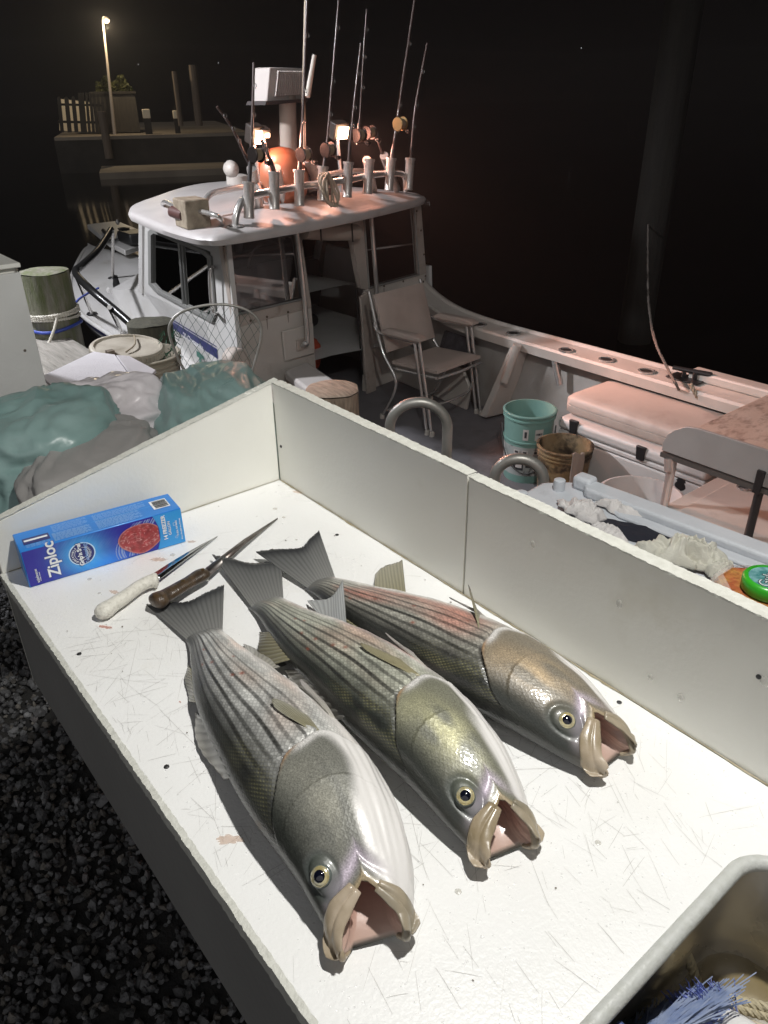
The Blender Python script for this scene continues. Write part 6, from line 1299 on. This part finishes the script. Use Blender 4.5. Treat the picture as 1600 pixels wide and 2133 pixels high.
def slab_cushion():
    x0, x1, y0, y1, z0, z1 = -1.40, -.44, 2.79, 3.24, -.984, -.868; rows = []
    for ins, z in ((.02, z0), (.002, z0 + .02), (.0, (z0 + z1) / 2 - .004), (.006, (z0 + z1) / 2), (.0, (z0 + z1) / 2 + .004), (.002, z1 - .022), (.022, z1 - .004), (.06, z1 + .004), (.15, z1 + .008)):
        rows.append([(x, y, z + .006 * mnoise.noise((x * 5, y * 5, 3))) for x, y in rrect(x0 + ins, x1 - ins, y0 + ins, y1 - ins, max(.055 - ins * .3, .02))])
    b = MB(); b.grid(rows, close=True); n = len(b.v); b.f.append(tuple(range(n - 24, n))); b.f.append(tuple(range(23, -1, -1)))
    o = b.build('seat_cushion', M('cushion_vinyl', (.50, .44, .40), .5, col2=(.44, .38, .34), scale=4, bump=.15, bscale=30, dirt=(.34, .27, .24), dscale=5), org=(-1, 3.06, z0), smooth=50); tag(o, 'thick padded white cushion lying on the big cooler', 'cushion')
slab_cushion()
# bait table at the stern
def bait_table():
    Y = 2.2; P_ = lambda x, y, d=0.0: PY(x, y, Y + d)
    a, c = P_(1378, 938), P_(1583, 1012); t = thing('bait_table', ((a.x + c.x) / 2, Y + .3, -1.40), 'raised bait cutting table with a rounded grey side board at the stern', 'table')
    e = P_(1596, 935)
    pan = [a, P_(1380, 922), P_(1390, 905), P_(1408, 894), P_(1430, 889), P_(1455, 893), e, c]
    dx = (c - a).normalized(); pan2 = [p for p in pan[:-2]] + [e + dx * .35, c + dx * .35]
    MB().prism(pan2, (0, .016, 0)).build('side_board', M('grey_board', (.30, .29, .28), .5, col2=(.26, .25, .24), scale=6, bump=.08), t, bevel=.003)
    zt = P_(1455, 893).z - .075; tl_ = [(a.x + .07, Y + .017, zt), (e.x + .6, Y + .017, zt), (e.x + .6, Y + .85, zt), (a.x + .07, Y + .85, zt)]
    MB().prism(tl_, (0, 0, .020)).build('table_top', M('stained_board', (.50, .40, .34), .55, col2=(.44, .33, .27), scale=6, dirt=(.10, .06, .05), dscale=9, dmix=(.48, .72), bump=.25, bscale=60, stretch=(2.5, 1, 1)), t, bevel=.004)
    MB().prism([(a.x, Y - .006, a.z - .028), (e.x + .6, Y - .006, a.z - .03), (e.x + .6, Y + .04, a.z - .03), (a.x, Y + .04, a.z - .028)], (0, 0, .020)).build('gap_shade_strip', M('gap_shade', (.07, .065, .06), .5), t)  # dark strip stands in for the thin shadow gap under the board
    for px0, py0, px1, py1, d in ((1402, 958, 1386, 1050, .03),):
        MB().tube([P_(px0, py0, d), Vector((P_(px0, py0, d).x, Y + d, -1.40))], .020, 12).build('leg', m_chrome, t, smooth=60); MB().tube([P_(px0 - 6, py0 - 4, d - .02), P_(px0 - 6, py0 + 22, d - .02)], .026, 12).build('bracket', m_chrome, t)
    q = P_(1588, 1000, .02); MB().tube([q, Vector((q.x, q.y, -1.40))], .018, 12).build('leg', m_black, t, smooth=60); MB().box(q + Vector((0, -.02, .0)), (.03, .03, .10)).build('bracket', m_black, t)
    MB().tube([(a.x + .1, Y + .75, zt), (a.x + .1, Y + .75, -1.4)], .018, 10).build('leg', m_chrome, t); MB().tube([(e.x + .4, Y + .75, zt), (e.x + .4, Y + .75, -1.4)], .018, 10).build('leg', m_chrome, t)
bait_table()
zb2 = -.98; hx = thing('stern_locker', tuple(PZ(1540, 1060, -1.40)), 'white stern locker with a chrome turn latch under the bait table', 'locker')
hpz = [PZ(1515, 992, zb2), PZ(1434, 1042, zb2), PZ(1500, 1090, zb2), PZ(1640, 1150, zb2), PZ(1680, 1050, zb2)]
h0 = hpz[0]; yA, yB = hpz[1].y, h0.y; xA, xB = h0.x - .02, h0.x + 1.0
MB().prism([(xA, yA - .4, -1.40), (xB, yA - .4, -1.40), (xB, yB, -1.40), (xA, yB, -1.40)], (0, 0, zb2 + 1.40 - .03)).build('locker_body', m_gelc, hx, bevel=.01)
MB().prism([(xA - .015, yA - .42, zb2 - .03), (xB, yA - .42, zb2 - .03), (xB, yB + .015, zb2 - .03), (xA - .015, yB + .015, zb2 - .03)], (0, 0, .022)).build('top_frame', m_gelc, hx, bevel=.006)
MB().prism([(xA + .07, yA - .36, zb2 - .0075), (xB, yA - .36, zb2 - .0075), (xB, yB - .04, zb2 - .0075), (xA + .07, yB - .04, zb2 - .0075)], (0, 0, .016)).build('hatch_lid', m_gelc, hx, bevel=.005)
lp_ = PZ(1549, 1016, zb2 + .01); lt = MB().lathe([(.034, 0), (.033, .004), (.024, .005), (.022, .001), (.001, .001)], lp_, 20).build('turn_latch', m_chrome, hx, smooth=40); MB().box(lp_ + Vector((0, 0, .004)), (.036, .010, .006)).build('latch_bar', m_black, lt)
rb_ = PZ(1335, 1028, -1.06); bucket('bucket', Vector((rb_.x, rb_.y, -1.40)), 'round white tub under the bait table, only its rim showing', m_cool, r=.20, h=.34, group='buckets in the cockpit')
hs_ = MB(); 
for k in range(3): hs_.tube(smoothpath([PZ(1430 + 8 * k, 1045, -1.36), PZ(1440 + 8 * k, 1010, -1.2), PZ(1462 + 6 * k, 985 + 4 * k, -1.1), PZ(1490, 1000 + 8 * k, -1.2), PZ(1500, 1035, -1.36)], 8), .022, 8)
tag(hs_.build('washdown_hose', M('dark_hose', (.03, .028, .028), .5, bump=.2), org=tuple(PZ(1465, 1040, -1.38)), smooth=60), 'dark coiled washdown hose between the cooler and stern locker', 'hose')
tag(MB().prism([Vector((-2.95, 3.19, -1.10)), Vector((-2.62, 3.185, -1.10)), Vector((-2.60, 3.25, -.90)), Vector((-2.95, 3.27, -.90))], (0, .03, 0)).build('stowed_gear', M('dark_jacket', (.03, .03, .035), .7, col2=(.08, .08, .09), scale=12, bump=.5, bscale=40), org=(-2.8, 3.2, -1.1), bevel=.02, seg=3), 'dark gear stuffed in the side pocket behind the chair', 'gear')
vest = sack('life_vest', A0 + eB * .80 + eS * .35 + Vector((0, 0, -1.08)), (.10, .17, .14), .3, M('orange_vest', (.42, .07, .03), .7, bump=.3, bscale=60), 'orange life vest lying inside the cabin door', 'life vest', 21, amp=.2, fr=4)
# ropes at the starboard quarter, tall piling beyond
mr = smoothpath([AT(1352, 380, 8.95), AT(1350, 480, 8.7), AT(1350, 600, 6.8), AT(1356, 670, 5.6), AT(1368, 720, 5.0), PZ(1392, 770, gz + .05), PZ(1408, 800, gz + .03), PZ(1424, 832, -.90)], 10)
tag(rope(mr, .009, turn=.06).build('mooring_rope', M('grey_rope', (.15, .13, .115), .8, bump=.3), org=tuple(PZ(1408, 800, gz))), 'grey mooring rope running from the far piling over the starboard rail', 'rope')
mr2 = smoothpath([PZ(1438, 800, gz + .03), PZ(1452, 826, -.80), PZ(1468, 856, -.90), PZ(1474, 880, -.96)], 10)
tag(rope(mr2, .012, turn=.07).build('dock_line', M('tan_line', (.34, .27, .20), .8, bump=.3), org=tuple(PZ(1452, 830, gz))), 'short tan line hanging inboard from the dark cleat', 'rope')
ck = thing('mooring_cleat', tuple(PZ(1424, 792, gz + .003)), 'dark mooring cleat on the starboard rail where the ropes cross', 'cleat')
c = PZ(1424, 792, gz + .003); MB().box(c + Vector((0, .03, .004)), (.20, .12, .008)).build('cleat_plate', m_black, ck, bevel=.003); MB().tube([c + Vector((-.09, .02, .05)), c + Vector((.13, .06, .05))], [.012, .016], 10).build('horn', m_black, ck)
for d in (-.025, .045): MB().tube([c + Vector((d, .035, .0)), c + Vector((d, .035, .05))], .014, 8).build('cleat_stem', m_black, ck)
P4 = AT(1352, 500, 9.0); piling(Vector((P4.x, P4.y, 3.2)), .17, M('far_pile', (.010, .009, .006), .9, col2=(.005, .004, .003), scale=5, stretch=(6, 6, .6), bump=.5, bscale=20), 'tall dark piling standing in the black water beyond the boat')
# fishing rods in the rack
m_rod = M('rod_blank', (.07, .045, .04), .35, coat=.2); m_rod2 = M('rod_butt', (.035, .03, .03), .5); m_reel = M('reel_metal', (.10, .085, .08), .25, .85); m_gold = M('reel_gold', (.48, .34, .16), .3, .9); m_linec = M('reel_line', (.32, .24, .16), .6)
def rod(pts, label, off=.025, r=.0085, reel=None, side=1, gold=False, grp='fishing rods standing in the roof rack'):
    P_ = [RK(x, y, off) for x, y in pts]; t = thing('fishing_rod', tuple(P_[0]), label, 'fishing rod', grp)
    path = smoothpath(P_, 10); n = len(path); tot = sum((path[i + 1] - path[i]).length for i in range(n - 1)); L = 0; rads = []
    for i in range(n):
        if i: L += (path[i] - path[i - 1]).length
        rads.append(r * max(.26, 1 - .62 * L / 2.2))
    k = max(2, min(n - 2, int(n * .30)))
    MB().tube(path[:k + 1], [r * 1.35] * (k + 1), 10).build('grip', m_rod2, t, smooth=60); MB().tube(path[k:], rads[k:], 8).build('blank', m_rod, t, smooth=60)
    for q in (.5, .68, .84):
        i = int(q * (n - 1)); p = path[i]; d = (path[i + 1] - path[i]).normalized() if i < n - 1 else Vector((0, 0, 1)); X = d.cross(nB).normalized()
        MB().tube([p + nB * .014 + d * .002 + (X * math.cos(a) + d * math.sin(a)) * .011 for a in np.linspace(0, 2 * PI, 12, endpoint=False)], .0018, 5, closed=True).build('guide', m_chrome, t)
    if reel:
        c = RK(*reel, off + .035 * 1); X = eB * side; rl = MB().lathe([(.040, -.034), (.044, -.030), (.044, -.026), (.020, -.026), (.020, .026), (.044, .026), (.044, .030), (.040, .034)], c, 22, ax=(Vector((0, 0, 1)), nB, eB)).build('reel', m_gold if gold else m_reel, t, smooth=40)
        MB().lathe([(.030, -.025), (.033, 0), (.030, .025)], c, 18, ax=(Vector((0, 0, 1)), nB, eB)).build('spool', m_linec, rl, smooth=60)
        MB().tube([c + X * .036, c + X * .060, c + X * .062 + Vector((0, 0, -.05)), c + X * .085 + Vector((0, 0, -.05))], .006, 8).build('crank', m_chrome, rl); MB().lathe([(.012, -.012), (.015, 0), (.010, .014)], c + X * .088 + Vector((0, 0, -.05)), 10, ax=(Vector((0, 0, 1)), nB, eB)).build('knob', m_black, rl)
        MB().tube([c - nB * .03, c - nB * .01], .018, 8).build('reel_foot', m_chrome, rl)
rod([(519, 390), (522, 330), (526, 240), (529, 130)], 'rod with a dark reel just below the left floodlight', reel=(534, 322), r=.009)
rod([(524, 350), (508, 318), (484, 268), (452, 222)], 'rod leaning sharply left from the back of the rack', off=-.12, r=.008)
rod([(572, 362), (561, 328), (551, 305), (545, 292)], 'stubby dark rod butt leaning left below the double lamp', off=.0, r=.011)
rod([(624, 360), (628, 300), (633, 190), (641, -30)], 'rod in the third holder with a shiny black reel', reel=(634, 322), r=.010)
rod([(674, 350), (682, 290), (692, 170), (709, -40)], 'slim rod just left of the right floodlight', reel=(684, 312), r=.008)
rod([(726, 345), (730, 290), (737, 225), (752, 90)], 'rod beside the right floodlight, its tip in the dark', reel=(748, 282), r=.008)
rod([(745, 300), (750, 240), (757, 120), (764, 20)], 'thin pale rod right of the bright square floodlight', off=-.1, r=.006)
rod([(806, 345), (794, 312), (783, 280), (776, 262)], 'rod butt leaning left from a rear holder with a dark reel', off=-.12, reel=(770, 276), r=.010)
rod([(815, 345), (820, 305), (832, 220), (868, -30)], 'thick rod with a gold lever reel near the right end', reel=(834, 258), gold=True, r=.011)
rod([(855, 345), (858, 300), (866, 220), (890, 90)], 'rightmost rod, in the last holder of the rack', r=.009)
# buoy, fender, rope hank on the roof
bz = onp(588, 372, A1 - nB * .30, nB); by = thing('mooring_buoy', (bz.x, bz.y, .06), 'round orange mooring buoy wedged behind the rod rack', 'buoy')
MB().lathe([(.02, -.20), (.05, -.19), (.11, -.155), (.155, -.09), (.172, 0), (.160, .08), (.120, .145), (.06, .180), (.01, .188)], bz, 36).build('float', M('orange_buoy', (.48, .17, .09), .38, col2=(.42, .15, .08), scale=5, coat=.2), by, smooth=80)
fb_ = onp(655, 378, A1 - nB * .32, nB); fbo = thing('boat_fender', (fb_.x, fb_.y, .06), 'dark blue fender lying beside the orange buoy', 'fender')
MB().lathe([(.02, -.17), (.08, -.13), (.105, -.02), (.095, .07), (.045, .12), (.03, .16), (.01, .165)], fb_, 28, ax=((Vector((0, 0, 1)) * .8 + eB * .6).normalized(), nB, (eB * -.8 + Vector((0, 0, .6))).normalized())).build('float', M('navy_fender', (.02, .022, .045), .35, coat=.3), fbo, smooth=80)
hk = MB(); hc_ = RK(684, 395, .06)
for k in range(5):
    cx = Vector(hc_) + eB * (.006 * k - .01) + nB * (.008 * (k % 3)); rope([cx + eB * (.045 * math.sin(a) + .05 * -math.cos(a) * .6) + Vector((0, 0, .10 * math.cos(a))) + nB * .02 * math.sin(a * 2 + k) for a in np.linspace(0, 2 * PI, 26)], .008, mb=hk, turn=.03)
tag(hk.build('rope', M('hank_rope', (.42, .36, .28), .8, bump=.3), org=tuple(hc_)), 'tied hank of rope hung on the rod rack', 'rope')

# ================================================================== FAR SHORE
FD = 33.0; f0 = AT(280, 272, FD); fn = Vector((CAM_POS[0] - f0.x, CAM_POS[1] - f0.y, 0)).normalized(); fx = Vector((-fn.y, fn.x, 0))
def FP(px, py, off=0.0): return onp(px, py, f0 + fn * off, fn)
zf = FP(280, 282, 1.0).z
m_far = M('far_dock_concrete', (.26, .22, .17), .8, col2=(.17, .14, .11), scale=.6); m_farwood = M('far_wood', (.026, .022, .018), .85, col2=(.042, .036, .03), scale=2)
lft, rgt = FP(112, 284, 1.0), FP(520, 262, 1.0)
quay = MB().prism([Vector((lft.x, lft.y, zf)), Vector((rgt.x, rgt.y, zf)), Vector((rgt.x, rgt.y, zf)) - fn * 14, Vector((lft.x, lft.y, zf)) - fn * 14], (0, 0, -.25)).build('far_quay', m_far); tag(quay, kind='structure')
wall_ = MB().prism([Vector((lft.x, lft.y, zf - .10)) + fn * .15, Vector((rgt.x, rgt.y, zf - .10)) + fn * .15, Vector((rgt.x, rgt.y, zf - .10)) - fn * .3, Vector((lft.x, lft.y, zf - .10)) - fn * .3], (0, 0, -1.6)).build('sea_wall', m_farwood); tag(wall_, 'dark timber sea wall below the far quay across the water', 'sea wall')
l2, r2 = FP(205, 352, 4.0), FP(480, 330, 4.0); zz = -1.58
bch = MB().prism([Vector((l2.x, l2.y, zz)), Vector((r2.x, r2.y, zz)), Vector((r2.x, r2.y, zz)) - fn * 3.6, Vector((l2.x, l2.y, zz)) - fn * 3.6], (0, 0, -.3)).build('floating_dock', m_far); tag(bch, 'low floating dock strip under the far sea wall', 'dock')
# picket fence, lit from behind
fe = thing('picket_fence', tuple(FP(165, 278)), 'dark picket fence with a pale lit wall showing through its gaps', 'fence')
m_pale = M('pale_wall', (.75, .64, .46), .7)
tag(MB().prism([FP(124, 272, -.9), FP(205, 275, -.9), FP(205, 214, -.9), FP(122, 206, -.9)], -fn * .1).build('shed_wall', m_pale, org=tuple(FP(165, 275, -.9))), 'pale board wall glowing behind the dark picket fence', 'wall')
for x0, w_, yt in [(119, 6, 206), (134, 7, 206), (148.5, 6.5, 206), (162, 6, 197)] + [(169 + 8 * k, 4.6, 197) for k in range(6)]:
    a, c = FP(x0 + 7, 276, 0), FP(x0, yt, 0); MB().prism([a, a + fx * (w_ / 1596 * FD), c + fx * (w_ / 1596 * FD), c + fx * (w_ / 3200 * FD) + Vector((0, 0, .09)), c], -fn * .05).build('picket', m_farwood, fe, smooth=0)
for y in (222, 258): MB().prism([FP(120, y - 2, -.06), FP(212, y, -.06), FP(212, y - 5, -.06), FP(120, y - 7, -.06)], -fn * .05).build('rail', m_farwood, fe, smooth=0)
# planter with a shrub
pt = thing('planter', tuple(FP(250, 276, -.5)), 'big square wooden planter on the far quay', 'planter'); c = FP(248, 276, -.8); wv = fx * .78
MB().prism([c - wv, c + wv, c + wv - fn * 1.4, c - wv - fn * 1.4], (0, 0, 1.28)).build('planter_box', M('planter_wood', (.05, .042, .035), .85, col2=(.075, .065, .05), scale=3, stretch=(6, 6, 1)), pt)
MB().prism([c - wv * 1.06 + Vector((0, 0, 1.28)) + fn * .05, c + wv * 1.06 + Vector((0, 0, 1.28)) + fn * .05, c + wv * 1.06 - fn * 1.45 + Vector((0, 0, 1.28)), c - wv * 1.06 - fn * 1.45 + Vector((0, 0, 1.28))], (0, 0, .08)).build('planter_rim', m_farwood, pt)
def shrub(c, rx, rz, n, seed, label, mat):
    r = np.random.RandomState(seed); b = MB(); t = thing('shrub', tuple(c), label, 'shrub')
    for i in range(n):
        d = r.normal(size=3); d /= np.linalg.norm(d); k = r.uniform(.45, 1.0) ** .6; p = Vector(c) + fx * d[0] * rx * k + fn * d[1] * rx * .6 * k + Vector((0, 0, rz * (.9 + d[2] * k * (1 + .3 * math.sin(d[0] * 5)))))
        if mnoise.noise(p * 1.7) < -.25: continue
        u = Vector(r.normal(size=3)).normalized(); v = u.cross(Vector(r.normal(size=3))).normalized(); s = r.uniform(.04, .09); b.add([p - u * s, p + v * s * .5, p + u * s, p - v * s * .5], [(0, 1, 2, 3)])
    tag(b.build('crown', mat, t, smooth=0), kind='stuff'); MB().tube([Vector(c), Vector(c) + Vector((0, 0, rz))], .04, 6).build('stem', m_farwood, t)
m_leaf = M('far_foliage', (.075, .075, .02), .7, col2=(.035, .045, .012), scale=3)
shrub(FP(222, 214, -1.0), .32, .42, 900, 4, 'small yellow green shrub left of the lamp post', m_leaf)
shrub(FP(252, 212, -1.3), .48, .42, 1300, 5, 'wide shrub growing out of the square planter', m_leaf)
for px, y0, y1, w_, lab_ in ((311, 280, 240, 12, 'pale capped quay post nearest the planter'), (371, 277, 241, 9, 'second pale capped quay post, farther right')):
    p = FP(px, y0, .3); h = (y0 - y1) / 1596 * FD; r_ = w_ / 3192 * FD; po = thing('quay_post', tuple(p), lab_, 'post', 'capped posts on the far quay'); MB().box(p + Vector((0, 0, h * .32)), (r_ * 2, r_ * 2, h * .66), (fx, fn, Vector((0, 0, 1)))).build('post_shaft', m_farwood, po); MB().box(p + Vector((0, 0, h * .82)), (r_ * 2.2, r_ * 2.2, h * .36), (fx, fn, Vector((0, 0, 1)))).build('post_cap', m_pale, po, bevel=.02)
m_post = M('far_post', (.13, .10, .075), .8)
for px, y0, y1, w_, lab_ in ((415, 262, 168, 13, 'tall wooden post near the cabin mast on the far quay'), (377, 262, 178, 9, 'slimmer dim wooden post on the far quay'), (228, 330, 258, 14, 'dark fender pile standing against the sea wall')):
    p = FP(px, y0, .6 if px != 228 else 1.4); tag(MB().tube([p, p + Vector((0, 0, (y0 - y1) / 1596 * FD))], w_ / 3192 * FD, 10).build('wooden_post', m_post, org=tuple(p)), lab_, 'post')
# street lamp
lp0 = FP(238, 272, -.2); lt_ = FP(214, 42, -.2); lt_ = Vector((lp0.x, lp0.y, lt_.z)) if False else FP(214, 42, -.2)
sl = thing('street_lamp', tuple(lp0), 'thin street lamp shining above the planter on the far quay', 'street lamp')
MB().tube([Vector((lp0.x, lp0.y, zf)), lt_], [.07, .035], 10).build('lamp_post', M('lamp_post_paint', (.42, .36, .30), .5), sl, smooth=60)
hd = lt_ + fx * .12 + Vector((0, 0, .0)); MB().tube([lt_, lt_ + Vector((0, 0, .10)) + fx * .04, hd + Vector((0, 0, .08))], .03, 8).build('lamp_arm', MATS['lamp_post_paint'], sl)
MB().lathe([(.04, .10), (.10, .06), (.13, .0), (.12, -.02)], hd, 14).build('lamp_shade', MATS['lamp_post_paint'], sl); MB().lathe([(.01, -.10), (.07, -.07), (.10, -.02), (.02, .0)], hd, 12).build('lamp_globe', M('lamp_globe', (1, .9, .7), .3, emit=(1, .86, .62), estr=2), sl)
lamp('street_light', 'POINT', tuple(hd + Vector((0, 0, -.22)) + fn * .5), 230, (1.0, .80, .52), shadow_soft_size=.1)
for px, py, lab_ in ((455, 131, 'tiny white light left of the roof mast'), (288, 134, 'faint speck of light in the dark left of the lamps'), (1211, 100, 'lone pinprick of light in the black sky at right')):
    p = AT(px, py, 90); tag(MB().lathe([(.005, -.06), (.055, 0), (.005, .06)], p, 8).build('distant_lamp', M('distant_glow', (1, 1, 1), .5, emit=(.9, .95, 1), estr=.3), org=tuple(p)), lab_, 'lamp')

# ================================================================== DAMP NIGHT AIR
hz_ = MB().box((-30, 50, 1.8), (192, 232, 10.4)).build('haze', None, org=(-30, 50, -3.4), smooth=0); tag(hz_, kind='stuff')
hm_ = bpy.data.materials.new('damp_air'); hm_.use_nodes = True; nt_ = hm_.node_tree; nt_.nodes.remove(nt_.nodes['Principled BSDF'])
pv = nt_.nodes.new('ShaderNodeVolumePrincipled'); pv.inputs['Color'].default_value = (.9, .9, .92, 1); pv.inputs['Density'].default_value = .0019; pv.inputs['Anisotropy'].default_value = .72
nt_.links.new(pv.outputs[0], [n for n in nt_.nodes if n.type == 'OUTPUT_MATERIAL'][0].inputs['Volume']); hz_.data.materials.append(hm_)
